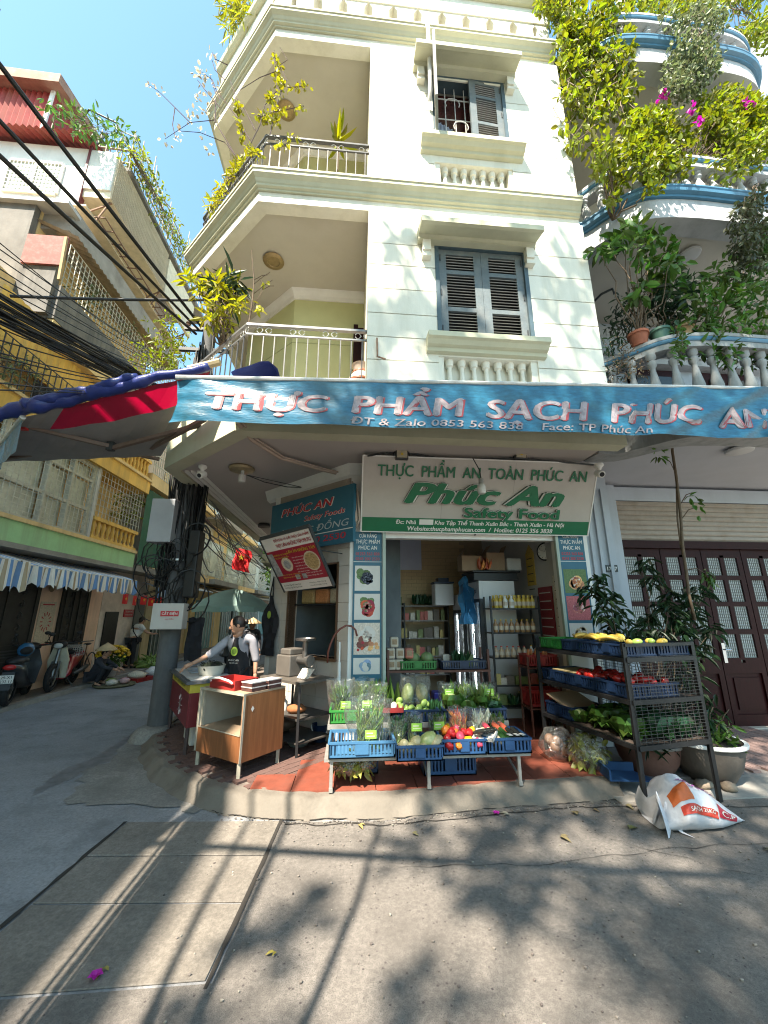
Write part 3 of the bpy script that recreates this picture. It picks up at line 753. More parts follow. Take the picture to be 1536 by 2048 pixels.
# ground floor: roller shutter, panelled doors with wire-glass panes
YD=6.2
def d(px,py): return P(px,py,Y=YD)
m=M();m.bx(3.5,3.95,5.5,6.3,0,3.86);m.bx(3.95,4.45,6.0,6.3,0,3.86);m.bx(4.45,8.6,6.1,6.3,3.62,3.86);part('front_wall',m,blueg,RB)
m=M()
for x in (3.56,3.68,3.82): m.bx(x,x+.05,5.46,5.499,0,3.6)
part('corrugated_trim',m,blueg,RB)
slm=mat('roller_slat',(.33,.285,.24),.5,.1,6,stain=(.2,.15,.1),samt=.5,sscale=5)
for i in range(8):
    za=2.93+i*.085;m=M();m.prism([(4.45,6.12,za),(4.45,6.09,za+.03),(4.45,6.10,za+.08),(4.45,6.16,za+.082),(4.45,6.16,za)],(4.0,0,0));part('roller_slat',m,slm,RB)
m=M();m.bx(4.45,8.6,6.08,6.3,2.80,2.925);part('door_head',m,wood_d,RB)
pane_m=mat('wire_glass_pane',(.44,.47,.46),.3,.15,3,stain=(.30,.31,.30),samt=.5)
for k in range(4):
    x0=4.47+k*.74;x1=x0+.725;z0,z1=.06,2.795;ya,yb=6.15,6.2
    lf=M();sw=.085;mid=(x0+x1)/2
    lf.bx(x0,x0+sw,ya,yb,z0,z1);lf.bx(x1-sw,x1,ya,yb,z0,z1)
    rows=[1.02,1.46,1.9,2.33,2.70]
    lf.bx(mid-.035,mid+.035,ya,yb,1.02,2.70)
    for z in (rows[0],rows[1],rows[2],rows[3]): lf.bx(x0+sw,mid-.035,ya,yb,z-.045,z+.03);lf.bx(mid+.035,x1-sw,ya,yb,z-.045,z+.03)
    lf.bx(x0+sw,x1-sw,ya,yb,2.66,z1);lf.bx(x0+sw,x1-sw,ya,yb,z0,.22);lf.bx(x0+sw,x1-sw,ya,yb,.82,.975)
    lf.bx(x0+sw,x1-sw,ya+.03,yb-.005,.22,.82);lf.bx(x0+sw+.06,x1-sw-.06,ya+.012,ya+.029,.29,.75)
    dr=part('entrance_door',lf,wood_d,RB)
    for a,b in zip(rows,rows[1:]):
        for xa,xb in ((x0+sw,mid-.035),(mid+.035,x1-sw)):
            m=M();m.bx(xa,xb,6.18,6.19,a+.03,b-.045 if b < 2.6 else 2.66);part('pane',m,pane_m,dr)
    g=M()
    for xa,xb in ((x0+sw,mid-.035),(mid+.035,x1-sw)):
        for i in range(1,7): g.bx(xa+(xb-xa)*i/7-.003,xa+(xb-xa)*i/7+.003,6.172,6.178,1.05,2.66)
        for i in range(1,36): g.bx(xa,xb,6.166,6.1715,1.05+1.61*i/36-.003,1.05+1.61*i/36+.003)
    part('wire_grid',g,mat('wire',(.10,.10,.10),.5),dr,kind='stuff')
    if k == 2: m=M();m.bx(x0+.015,x0+.07,6.125,6.149,.98,1.28);m.tube([(x0+.04,6.12,1.18),(x0+.04,6.09,1.18),(x0+.13,6.09,1.18)],.01,6);part('door_handle',m,mat('chrome',(.6,.6,.6),.2,metal=.9),dr)
m=M();m.bx(3.5,8.6,6.05,6.5,-.05,.058);part('door_step',m,mat('pale_step',(.42,.38,.33),.8,.12,5),RB)
hn=thing('house_number','small black plate with white numerals on the pale pillar beside the red doors','sign',P(1223,1137,Y=5.49))
p=P(1223,1137,Y=5.49);m=M();m.bx(p.x-.09,p.x+.09,5.478,5.495,p.z-.05,p.z+.05);part('plate',m,plain('black_plate',(.01,.01,.012),.3),hn)
m=lay(M(),'17.07',(p.x-.075,5.477,p.z-.03),(1,0,0),(0,0,1),.055,.15,.03);part('lettering',m,white_m,hn)
# ------------------------------------------------------------------ left side of the street
yel=mat('ochre_render',(.74,.46,.11),.85,.12,2,.2,stain=(.22,.16,.10),samt=.6,streak=True)
yelp=mat('pale_ochre',(.74,.54,.26),.85,.12,2,.2,stain=(.26,.2,.14),samt=.5,streak=True)
pinkw=mat('peach_render',(.80,.55,.40),.85,.1,2,.2,stain=(.24,.18,.15),samt=.5,streak=True)
greyw=mat('mould_grey_render',(.17,.163,.153),.9,.25,2,.3,stain=(.05,.05,.05),samt=.85,streak=True)
whitew=mat('bright_render',(.66,.65,.62),.85,.08,2,stain=(.3,.28,.25),samt=.3,streak=True)
greenl=mat('mint_paint',(.36,.62,.32),.7,.1,3,stain=(.25,.26,.17),samt=.5,streak=True)
corr_red=mat('red_roof_sheet',(.33,.06,.055),.6,.15,4,stain=(.25,.13,.08),samt=.6,streak=True)
corr_tan=mat('tan_sheet',(.46,.38,.28),.7,.2,5,stain=(.13,.09,.06),samt=.6)
gridm=mat('cage_bar',(.55,.54,.46),.6,.2,10,stain=(.2,.12,.07),samt=.5,sscale=6)
def corr(m,a,b,c,dd,n=24,amp=.03):   # corrugated sheet over the corner points a b c d (waves run along ab)
    a,b,c,dd=map(V,(a,b,c,dd));nn=(b-a).cross(dd-a).normalized()
    lo=[];hi=[]
    for i in range(2*n+1):
        t=i/(2*n);o=nn*(amp if i % 2 else -amp)
        lo.append(a.lerp(b,t)+o);hi.append(dd.lerp(c,t)+o)
    for i in range(2*n): m.quad(lo[i],lo[i+1],hi[i+1],hi[i])
    return m
def grille(m,o,u,v,w,h,nu,nv,r=.008,skip=0.):
    o,u,v=V(o),V(u),V(v)
    for i in range(nu+1): a=o+u*(w*i/nu);m.beam(a,a+v*h,r*2,r*2,(0,0,1) if abs(v.z) < .5 else (1,0,0))
    for j in range(nv+1): a=o+v*(h*j/nv);m.beam(a,a+u*w,r*2,r*2)
    return m
LB=thing('tenement_block','old ochre tenement with caged balconies and a white box room under red roofing','building',(-8,9,0))
# ground floor
m=M();m.bx(-9.4,-7.0,5.2,12.1,0,3.0);part('street_wall',m,pinkw,LB)
gatem=mat('folding_gate',(.022,.02,.018),.5,.3,10)
for y0,y1 in ((5.6,7.6),(7.75,9.72),(10.45,11.5)):
    g=M();g.bx(-6.995,-6.95,y0,y1,.1,2.42);dd_=part('folding_gate',g,gatem,LB)
    for k in range(2):
        ya,yb=y0+(y1-y0)*k/2+.04,y0+(y1-y0)*(k+1)/2-.04
        for za,zb in ((.2,.78),(1.06,2.3)):
            m=M();m.bx(-6.949,-6.93,ya+.05,ya+.09,za,zb);m.bx(-6.949,-6.93,yb-.09,yb-.05,za,zb);m.bx(-6.949,-6.93,ya+.09,yb-.09,za,za+.04);m.bx(-6.949,-6.93,ya+.09,yb-.09,zb-.04,zb)
            part('gate_panel',m,gatem,dd_)
            m=M()
            for q in range(5):
                cy=(ya+yb)/2;cz=za+(zb-za)*(q+.5)/5;r=.09
                m.tube([(-6.94,cy+r*math.sin(t*.9)*(1-t/9),cz+r*math.cos(t*.9)*(1-t/9)) for t in range(8)],.008,4)
            part('scrollwork',m,iron,dd_)
        m=M()
        for q in range(3): m.bx(-6.949,-6.925,ya+.12,yb-.12,.85+q*.06,.875+q*.06)
        part('gate_louvre',m,iron,dd_)
m=M();m.bx(-7.2,-6.25,4.5,12.0,3.02,3.42);part('green_ledge',m,greenl,LB)
m=M();m.bx(-7.2,-6.21,4.5,12.03,3.421,3.50);part('ledge_cap',m,yelp,LB)
m=M();m.bx(-7.0,-6.25,4.5,12.0,2.92,3.018);part('ledge_soffit',m,concrete,LB)
# first floor: great window cage
m=M();m.bx(-9.4,-6.9,7.35,12.1,3.5,10.4);m.bx(-9.4,-6.95,8.12,12.1,10.4,13.0);part('core_wall',m,yelp,LB)
m=M();m.bx(-9.4,-6.9,5.6,7.34,3.5,8.3);part('flank_wall',m,yelp,LB)
framew=mat('cream_frame',(.56,.54,.46),.6,.1,5,stain=(.3,.25,.18),samt=.4)
paneg=mat('milky_glass',(.58,.59,.50),.25,.25,2,stain=(.15,.16,.14),samt=.5)
wf=M()
for y in (6.2,7.15,8.3,9.0,9.72): wf.bx(-6.36,-6.28,y-.04,y+.04,3.5,5.25)
for z in (3.53,4.15,4.85,5.22): wf.bx(-6.35,-6.29,6.2,9.72,z-.03,z+.03)
wf_=part('window_frame',wf,framew,LB)
for ya,yb in ((6.2,7.15),(7.15,8.3),(8.3,9.0),(9.0,9.72)):
    for za,zb in ((3.53,4.15),(4.15,4.85),(4.85,5.22)):
        m=M();m.bx(-6.42,-6.41,ya+.04,yb-.04,za+.03,zb-.03);part('pane',m,paneg,wf_)
m=grille(M(),(-6.24,6.2,3.52),(0,1,0),(0,0,1),3.52,1.72,26,16,.005);part('window_cage',m,gridm,LB,kind='stuff')
m=M();m.bx(-6.9,-6.3,5.6,6.16,3.5,4.5);part('yellow_pier',m,yel,LB)
m=M();m.bx(-6.36,-6.24,9.76,9.86,3.5,5.3);part('grey_post',m,mat('grey_post',(.45,.45,.44),.6),LB)
def balustrade(y0,y1,z0,h,x,mt,n):
    m=M();m.bx(x-.07,x+.07,y0,y1,z0,z0+.07);m.bx(x-.08,x+.08,y0,y1,z0+h-.09,z0+h);part('balcony_rail',m,mt,LB)
    b0=None
    for i in range(n):
        y=y0+(y1-y0)*(i+.5)/n
        if b0 is None: m=M();m.lathe((0,0,0),[(.05,0),(.05,.04),(.03,.07),(.055,.2),(.03,.36),(.05,.42),(.05,.46)],8);m.v=[(v[0],v[1],v[2]*(h-.16)/.46) for v in m.v];b0=q=part('baluster',m,mt,LB,smooth=True,local=True)
        else: q=dup(b0,parent=LB);KIDS[LB].append(q)
        q.location=(x+8,y-9,z0+.07)
balustrade(9.9,11.95,3.5,.55,-6.3,yel,10)
m=grille(M(),(-6.25,9.9,4.05),(0,1,0),(0,0,1),2.05,1.2,14,8,.006);part('balcony_cage',m,gridm,LB,kind='stuff')
# second floor
m=M();m.bx(-7,-6.15,6.3,12.05,5.25,5.62);part('yellow_beam',m,yel,LB)
m=M();m.bx(-7,-6.1,6.3,12.1,5.621,5.69);part('beam_cap',m,yelp,LB)
balustrade(10.2,12.0,5.69,.6,-6.25,yel,10)
m=corr(M(),(-6.3,6.4,6.3),(-6.3,10.2,6.3),(-6.3,10.2,7.5),(-6.3,6.4,7.5),24,.012);part('yellow_sheeting',m,yel,LB)
m=grille(M(),(-6.2,6.4,5.7),(0,1,0),(0,0,1),3.8,.9,24,3,.008)
for i in range(14):
    y=6.5+i*.27
    m.tube([(-6.18,y+.11*math.cos(R(t)),6.15+.11*math.sin(R(t))) for t in range(0,181,30)],.007,4)
part('scroll_railing',m,iron,LB,kind='stuff')
m=M();m.bx(-6.9,-6.32,10.2,12,5.69,7.5);part('yellow_wall',m,yel,LB)
m=M();m.bx(-6.31,-6.28,7.5,8.3,5.8,6.25);m.bx(-6.31,-6.28,8.7,9.6,5.8,6.25);part('dark_window',m,dark,LB)
m=M();m.bx(-7,-6.1,7.3,13.2,7.55,8.35);part('grey_band',m,greyw,LB)
m=M();m.bx(-6.99,-6.11,7.32,10.5,7.2,7.54);part('ochre_band',m,yelp,LB)
# end wall towards the camera, with its red board
m=M();m.bx(-9.4,-6.2,7.2,7.34,7.6,9.3);m.bx(-9.4,-6.92,7.2,7.34,9.3,10.3);part('grey_end_wall',m,greyw,LB)
a,b=P(58,470,Y=7.17),P(125,532,Y=7.17);m=M();m.bx(a.x,b.x,7.14,7.19,b.z,a.z);part('red_board',m,mat('red_board',(.24,.06,.05),.7,.2,6,stain=(.30,.25,.22),samt=.4,sscale=8),LB)
a=P(133,475,Y=7.13);b=P(118,560,Y=7.13);m=M();m.beam(a,b,.05,.05);part('wood_post',m,mat('raw_wood',(.34,.25,.13),.8),LB)
m=M();m.bx(-9.4,-6.2,7.1,7.5,10.30,10.38);part('porch_roof',m,mat('porch_grey',(.42,.42,.42),.6),LB)
# third floor cage under a corrugated awning
m=grille(M(),(-6.15,7.35,8.36),(0,1,0),(0,0,1),5.6,1.1,44,8,.007);part('balcony_cage',m,gridm,LB,kind='stuff')
m=corr(M(),(-6.95,7.3,10.05),(-6.95,13.0,10.05),(-6.0,13.0,9.62),(-6.0,7.3,9.62),40,.018);part('awning_sheet',m,corr_tan,LB)
m=M();m.bx(-6.9,-6.3,7.4,13,9.9,10.55);part('concrete_band',m,concrete,LB)
m=grille(M(),(-6.75,7.9,10.9),(0,1,0),(1,0,0),5.0,.75,14,4,.012);part('cage_floor',m,rust,LB,kind='stuff')
m=M();m.bx(-6.8,-6.25,7.6,13,10.85,10.9);part('cage_soffit',m,mat('old_board',(.56,.46,.32),.9,.2,4),LB)
brk=mat('beige_mesh_panel',(.62,.54,.40),.85,.15,6)
m=M();m.bx(-6.7,-6.0,7.9,10.7,11.5,12.85);part('box_room',m,brk,LB)
m=grille(M(),(-5.985,7.92,11.52),(0,1,0),(0,0,1),2.76,1.32,44,30,.006);part('mesh_screen',m,mat('mesh_tan',(.50,.42,.30),.8),LB,kind='stuff')
m=M();m.bx(-6.05,-5.96,10.75,12.8,11.4,12.75);m2=part('far_box',m,brk,LB)
for y in (8.0,10.7,12.6):
    m=M();m.beam((-6.9,y,10.9),(-6.0,y,11.48),.03,.03);m.beam((-6.3,y,10.85),(-6.05,y,11.5),.03,.03);part('strut',m,rust,LB)
# white box room facing the camera
m=M();m.bx(-10,-6.69,7.88,8.1,11.05,13.0);m.bx(-10,-6.7,7.9,9,10.9,11.05);part('white_front',m,whitew,LB)
m=M();m.bx(-6.64,-6.02,7.86,8.0,11.72,12.95);part('white_front',m,whitew,LB)
m=M();m.bx(-6.69,-6.64,7.84,8.0,10.9,13.05);part('red_downpipe',m,mat('maroon_pipe',(.13,.03,.035),.5),LB)
wx0,wx1,wz0,wz1=-8.38,-7.2,11.45,12.36
m=M();
for a,b,c,e in ((wx0,wx1,wz1,wz1+.06),(wx0,wx1,wz0-.05,wz0),(wx0-.05,wx0,wz0,wz1),(wx1,wx1+.05,wz0,wz1),(-7.82,-7.76,wz0,wz1)): m.bx(a,b,7.83,7.879,c,e)
wf_=part('window_frame',m,whitew,LB)
m=M();m.bx(wx0,-7.82,7.865,7.879,wz0,wz1);m.bx(-7.76,wx1,7.865,7.879,wz0,wz1);part('pane',m,paneg,wf_)
m=grille(M(),(wx0,7.84,wz0),(1,0,0),(0,0,1),wx1-wx0,wz1-wz0,14,8,.006);part('window_grille',m,whitew,wf_,kind='stuff')
m=corr(M(),(-10.5,7.5,13.02),(-6.55,7.5,13.02),(-6.55,8.3,13.4),(-10.5,8.3,13.4),26,.03);part('red_eave_sheet',m,corr_red,LB)
m=corr(M(),(-11,8.3,13.3),(-8.35,8.3,13.3),(-8.35,8.32,15.6),(-11,8.32,15.6),18,.03);part('red_wall_sheet',m,corr_red,LB)
m=corr(M(),(-8.3,8.3,13.3),(-8.3,10.3,13.3),(-8.3,10.3,15.5),(-8.3,8.3,15.5),14,.03);part('red_wall_sheet',m,corr_red,LB)
m=M();m.beam((-8.32,8.27,13.3),(-8.32,8.27,15.6),.09,.05);part('corner_trim',m,whitew,LB)
m=M();m.add([(-11.2,8.0,15.5),(-8.0,8.0,15.45),(-8.0,11,16.2),(-11.2,11,16.2),(-11.2,8.0,15.85),(-8.0,8.0,15.75),(-8.0,11,16.35),(-11.2,11,16.35)],[(0,1,2,3),(7,6,5,4),(0,4,5,1),(1,5,6,2),(3,2,6,7),(0,3,7,4)]);part('roof_edge',m,mat('rust_roof',(.24,.13,.09),.8,.3,3,stain=(.5,.4,.3),samt=.5),LB)
# roof garden trellis
m=M();m.bx(-8.25,-5.95,8.3,14,12.97,13.08);part('roof_slab',m,greyw,LB)
m=M()
for i in range(26):
    y=8.3+i*.24;m.beam((-6.0,y,13.0),(-6.0+U(-.1,.1),y+U(-.1,.1),13.9+U(0,1.1)),.02,.02)
for z in (13.35,13.8,14.2): m.beam((-6,8.3,z),(-6,14.2,z+.1),.025,.025)
for i in range(12): m.beam((-8.2+i*.19,8.35,13.0),(-8.2+i*.19,8.35+U(-.1,.2),13.7+U(0,.8)),.022,.022)
for z in (13.4,13.85): m.beam((-8.3,8.35,z),(-6,8.35,z-.1),.04,.04)
for i in range(16): p=V((U(-8,-6.1),U(8.5,11),U(13.8,14.8)));m.beam(p,p+V((U(-.8,.8),U(-1,1),U(-.3,.6))),.02,.02)
part('roof_trellis',m,mat('grey_bamboo',(.30,.26,.21),.8,.25,6),LB,kind='stuff')
m=M();m.lathe((-7.5,9.7,13.1),[(.5,0),(.55,.1),(.55,1.2),(.3,1.45),(.12,1.5)],18);part('water_tank',m,mat('black_tank',(.03,.03,.033),.3,.1),LB,smooth=True)
m=M();m.tube([(-7.5,9.3,14.6),(-7.3,8.8,14.9),(-6.9,8.5,14.5),(-7.1,8.4,13.8)],.03,6);m.tube([(-8.2,9,15.4),(-7.6,8.6,15.5),(-6.8,8.6,15.1),(-6.3,8.8,14.2)],.025,6);part('roof_pipe',m,iron,LB)
# continuation of the row behind the camera (it shades the street)
NB=thing('terrace_row','long plain tenement row beyond the left edge of the view','building',(-8.5,-6,0))
m=M();m.bx(-12,-6.2,-22,4.6,0,11.3);part('wall',m,yelp,NB)
m=M();m.bx(-12.2,-6.0,-22.2,4.8,11.3,11.5);part('roof',m,greyw,NB)
m=M();
m.bx(-6.06,-6.0,-20,4.6,11.86,12.6)
for i in range(9): m.beam((-6.1,-20+i*3,11.4),(-6.1,-20+i*3,12.5),.07,.07)
part('shade_panel',m,iron,NB)  # unseen panel added above the roof edge to cast the outer shade strip
# ------------------------------------------------------------------ farther houses of the street
def house(name,label,x0,y0,y1,z1,mt,floors=(),doorm=None,xr=6):
    h=thing(name,label,'building',(x0-3,(y0+y1)/2,0))
    m=M();m.bx(x0-xr,x0,y0,y1,0,z1);part('wall',m,mt,h)
    return h
h=house('grey_house','grey rendered house past the ochre tenement with a dark shop window',-7.0,12.12,14.6,9.6,mat('pinkish_grey',(.70,.61,.54),.85,.12,2,.2,stain=(.18,.15,.12),samt=.5))
a,b=P(185,1235,X=-6.98),P(216,1281,X=-6.98);m=M();m.bx(-6.99,-6.96,12.35,13.0,.62,1.78);part('shop_window',m,gatem,h)
m=M();m.bx(-6.99,-6.955,13.9,14.5,.1,2.2);part('door',m,plain('grey_door',(.09,.09,.08),.5),h)
m=corr(M(),(-6.3,12.3,3.15),(-6.3,14.5,3.15),(-6.3,14.5,5.5),(-6.3,12.3,5.5),13,.03);part('green_sheet',m,mat('green_sheet',(.03,.12,.075),.5,.15,4,streak=True,stain=(.1,.1,.07)),h)
m=M();m.bx(-6.99,-6.3,12.25,14.55,2.95,3.12);part('ledge',m,concrete,h)
m=M();m.bx(-7,-6.2,12.2,14.6,5.6,6.0);part('balcony_slab',m,yelp,h)
m=M();m.bx(-7,-6.2,12.2,14.6,8.6,9.0);part('roof_slab',m,greyw,h)
m=grille(M(),(-6.2,12.2,6),(0,1,0),(0,0,1),2.4,2.5,18,8,.01);part('balcony_cage',m,gridm,h,kind='stuff')
cols=[((.52,.40,.22),'yellow'),((.36,.44,.38),'pale green'),((.50,.46,.40),'white'),((.46,.30,.18),'orange'),((.40,.40,.40),'grey')]
yy=14.7
far=[('cream_house','narrow cream house with a dark green gate behind the utility pole',3.6,9,(.70,.56,.34)),('yellow_house','yellow rendered house with teal shutters down the street',4.2,11,(.74,.55,.26)),
       ('green_house','pale green house with a wire cage balcony down the street',4.5,12,(.46,.58,.47)),('white_house','whitewashed house with barred upper windows far down the street',5,10,(.52,.49,.44)),
       ('brown_house','brownish house near the end of the street',6,13,(.36,.27,.19)),('tall_grey_house','tall grey house at the far end of the street',8,14,(.40,.40,.39))]
teal=mat('teal_gate',(.05,.16,.15),.5,.2,6)
for k,(nm,lb,w,z1,c) in enumerate(far):
    mt=mat(nm+'_render',c,.85,.14,2,.2,stain=tuple(v*.4 for v in c),samt=.5,streak=True)
    y0,y1=yy,yy+w-.06;xo=-7.0+(.15 if k % 2 else 0)
    h=house(nm,lb,xo,y0,y1,z1,mt)
    m=M();m.bx(xo-.02,xo+.03,y0+.5,y1-.5 if k != 1 else y1-1.4,.1,2.3);dr=part('gate',m,teal if k % 3 == 1 else mat('green_gate',(.03,.055,.045),.5,.2,5),h)
    m=M()
    for i in range(8): y=y0+.6+(w-1.4)*i/8;m.bx(xo+.031,xo+.05,y,y+.03,.15,2.25)
    part('gate_bar',m,ironw,dr)
    for fz in range(3,int(z1)-1,3):
        m=M();m.bx(xo,xo+.85,y0+.15,y1-.15,fz,fz+.22);part('balcony_slab',m,concrete if k % 2 else yelp,h)
        m=M();m.bx(xo+.001,xo+.02,y0+.6,y1-.6,fz+.5,fz+2.2);part('window',m,paneg,h)
        m=grille(M(),(xo+.82,y0+.2,fz+.22),(0,1,0),(0,0,1),w-.5,1.3 if k % 2 else 2.2,18,6,.012);part('balcony_cage',m,gridm,h,kind='stuff')
    m=corr(M(),(xo,y0+.2,2.95),(xo,y1-.2,2.95),(xo+1.1,y1-.2,2.6),(xo+1.1,y0+.2,2.6),16,.02);part('awning_sheet',m,corr_tan if k % 2 else mat('pale_sheet',(.5,.5,.48),.5,.15,5),h)
    m=M();m.bx(xo-5,xo+.4,y0,y1,z1,z1+.2);part('roof',m,greyw,h)
    yy += w
h=house('green_sign_house','house across the end of the street with tall green shop boards',-1.2,47,56,9,mat('end_render',(.50,.47,.40),.85,.12,2),xr=11)
m=M();m.bx(-5.0,-4.1,46.9,46.98,.4,3.2);m.bx(-3.5,-2.5,46.9,46.98,.4,3.2);part('green_board',m,plain('green_board',(.05,.33,.20),.5),h)
# right side of the street beyond the shop
h=thing('rear_house','cream house next to the shop, seen along the side street','building',(0,22,0))
m=M();m.bx(-2.2,4,13.6,30,0,12);part('wall',m,cream,h)
for z in (3.4,6.8): m=M();m.bx(-3.0,-2.2,13.7,29,z,z+.3);part('balcony_slab',m,trim,h)
h=thing('end_house','plain pale house beyond the blue grey one, outside the view','building',(12,8,0))
m=M();m.bx(8.9,16,5.4,14,0,12.5);part('wall',m,cream,h)
for z in (3.6,7.1): m=M();m.bx(8.9,16,4.6,5.4,z,z+.3);part('balcony_slab',m,trim,h)
m=M();m.bx(9.6,12.4,5.36,5.399,.1,2.9);part('door',m,wood_d,h)
# ------------------------------------------------------------------ front awning and its printed valance
BN=thing('shop_banner','long wrinkled blue banner with big white lettering hung across the shop awning','banner',(1.4,3.5,3.5))
ban_m=mat('banner_vinyl',(.018,.115,.195),.32,.4,9,.25,18,stretch=(1,1,4),stain=(.012,.05,.06),samt=.85,sscale=1.6,spec=.5)
let_m=mat('faded_letter',(.29,.24,.25),.5,.35,16,stain=(.12,.15,.19),samt=.75,sscale=5)
red_l=mat('faded_red',(.30,.045,.05),.45,.2,14)
bTL,bTR,bBL,bBR=P(355,757,Y=3.5),P(1570,780,Y=3.5),P(332,840,Y=3.5),P(1570,878,Y=3.5)
bU=(bTR-bTL).normalized()
def bpt(u,v,lift=0.):
    p=bBL.lerp(bBR,u).lerp(bTL.lerp(bTR,u),v)
    x=u*6.4
    y=.018*NZ.noise(V((x*1.1,v*1.8,1)))+.012*NZ.noise(V((x*2.4+v*5,v*2-x*.6,5)))+.004*NZ.noise(V((x*2,v*16,8)))
    f=max(0,u-.62)/.38                       # slack diagonal folds at the right
    for k,(c0,s,a) in enumerate(((.72,.5,.055),(.86,.42,.07),(.98,.35,.05))):
        dd=(u-c0)-(v-.5)*s*.42;y += f*a*math.exp(-(dd/.022) ** 2)*(-1)
    e=max(0,.05-u)/.05;y += .05*e*e+.02*NZ.noise(V((u*26+v*3,v*1.5-u*10,3)))*max(0,1-u/.2)
    z=-.03*f*math.sin(u*30)*(1-v)+.006*math.sin(x*5)*(1-v)
    return p+V((.03*e*math.sin(v*4),y-lift,z))
m=M();nu,nv=260,14;vs=[bpt(i/nu,j/nv) for j in range(nv+1) for i in range(nu+1)]
m.add(vs,[(j*(nu+1)+i,j*(nu+1)+i+1,(j+1)*(nu+1)+i+1,(j+1)*(nu+1)+i) for j in range(nv) for i in range(nu)])
part('cloth',m,ban_m,BN,smooth='all')
def btext(t,u0,u1,v0,vh,bold,mt,lift,dv=0.,name='lettering',sh=0.):
    vs,fs=text2d(t,bold,sh);xs=[q[0] for q in vs];a,b=min(xs),max(xs)
    for v2,f2 in words((vs,fs)):
        m=M();m.add([bpt(u0+(u1-u0)*(x-a)/(b-a),v0+vh*y+dv*((x-a)/(b-a)) ** 2,lift+z*.4) for x,y,z in v2],f2)
        part(name,m,mt,BN)
btext('THỰC  PHẨM  SẠCH',.0475,.6465,.272,.40,.055,red_l,.003,-.03,'letter_shadow');btext('THỰC  PHẨM  SẠCH',.045,.644,.285,.40,.05,let_m,.005,-.03)
btext('PHÚC  AN',.688,.965,.232,.40,.055,red_l,.003,-.06,'letter_shadow');btext('PHÚC  AN',.686,.963,.245,.40,.05,let_m,.005,-.06)
btext('ĐT & Zalo 0853 563 838    Face: TP Phúc An',.268,.76,.03,.15,.02,let_m,.008)
m=M();m.tube([bTL+V((-.02,.01,.02)),bTR+V((0,.01,.02))],.022,8);part('front_bar',m,ironw,BN,smooth=True)
m=M();q=[bpt(.965,.05,.05),bpt(.985,.5,.06),bpt(1.,.62,.06),bpt(1.,.02,.09),bpt(.99,-.1,.1)];m.quad(*q);part('turned_corner',m,mat('vinyl_back',(.5,.42,.42),.5,.1,5),BN)
m=M();m.quad(bTL+V((0,.02,.02)),bTR+V((0,.02,.02)),V((bTR.x,4.33,4.32)),V((-1.45,4.33,4.32)));m.quad(bTL+V((0,.02,.012)),V((-1.45,4.33,4.312)),V((bTR.x,4.33,4.312)),bTR+V((0,.02,.012)))
part('awning_cloth',m,mat('awning_grey',(.33,.33,.34),.7,.1,3,transl=.0),BN)
# retractable awning on the side street
LA=thing('side_awning','grey and red retractable awning with a rolled blue tarpaulin along its near edge','awning',(-3,5,4.2))
NA,FA,NF,FF=P(420,744,Y=4.35),P(322,912,Y=5.85),P(46,834,Y=4.45),P(-28,925,Y=5.85)
m=M();n1,n2=14,10
def apt(i,j): 
    t,s=i/n1,j/n2;q=NA.lerp(NF,t).lerp(FA.lerp(FF,t),s);q.z -= .10*math.sin(math.pi*s)*math.sin(math.pi*t)-.01*math.sin(t*25);return q
m.mats=[mat('awning_under',(.26,.255,.25),.8,.1,2,stain=(.15,.15,.15),samt=.4),mat('awning_red',(.26,.02,.04),.6,.1,3,transl=.3)]
for i in range(n1):
    for j in range(n2): m.mi=1 if j < 3 and i < 11 else 0;m.quad(apt(i,j),apt(i+1,j),apt(i+1,j+1),apt(i,j+1))
part('canopy',m,None,LA,smooth='all')
tarp=mat('blue_tarpaulin',(.020,.032,.15),.35,.2,7,.4,25)
def roll(a,b,r0,r1,wob,n=26,seed=1):
    m=M();pts=[];rs=[]
    for i in range(n+1):
        t=i/n;pts.append(a.lerp(b,t)+V((0,wob*NZ.noise(V((t*7,seed,0))),wob*NZ.noise(V((t*6,seed,4))))));rs.append((r0+(r1-r0)*t)*(1+.45*NZ.noise(V((t*17,seed,9)))))
    m.tube(pts,rs,9);return m
m=roll(NF+V((-.28,-.03,-.02)),NA+V((.0,-.04,.05)),.085,.05,.06,40);m2=roll(NF+V((.05,-.1,.1)),NA.lerp(NF,.4)+V((0,-.05,.12)),.06,.055,.05,30,3);m.add(m2.v,m2.f)
part('rolled_tarpaulin',m,tarp,LA,smooth='all')
m=M();m.tube([NA.lerp(NF,.12)+V((0,-.02,.09)),NA+V((.12,-.04,.12))],.045,8);part('bamboo_pole',m,mat('bamboo',(.40,.31,.17),.6),LA)
m=M();m.tube([NF,FF],.03,8);part('front_bar',m,ironw,LA)
e1,e2=P(222,893,Y=5.3),P(468,832,Y=4.9)
k1=P(48,852,Y=4.75)
m=M();m.beam(k1,e1,.045,.05);m.beam(e1+V((0,0,-.03)),e2,.05,.05);k2=P(-60,925,Y=5.6);e3=P(190,893,Y=5.7);m.beam(k2,e3,.04,.05);m.beam(e3,P(318,918,Y=5.9),.045,.05);m.beam(P(285,905,Y=5.9),P(410,838,Y=4.6),.05,.05)
part('folding_arm',m,mat('arm_brown',(.16,.11,.085),.5,.2,8),LA)
m=M();m.box(k1,(.08,.06,.1));part('arm_joint',m,plain('red_joint',(.45,.03,.03),.5),LA)
m=M();m.box(e1,(.09,.07,.12));m.box(e3,(.08,.07,.1));part('elbow_joint',m,iron,LA)
m=M()
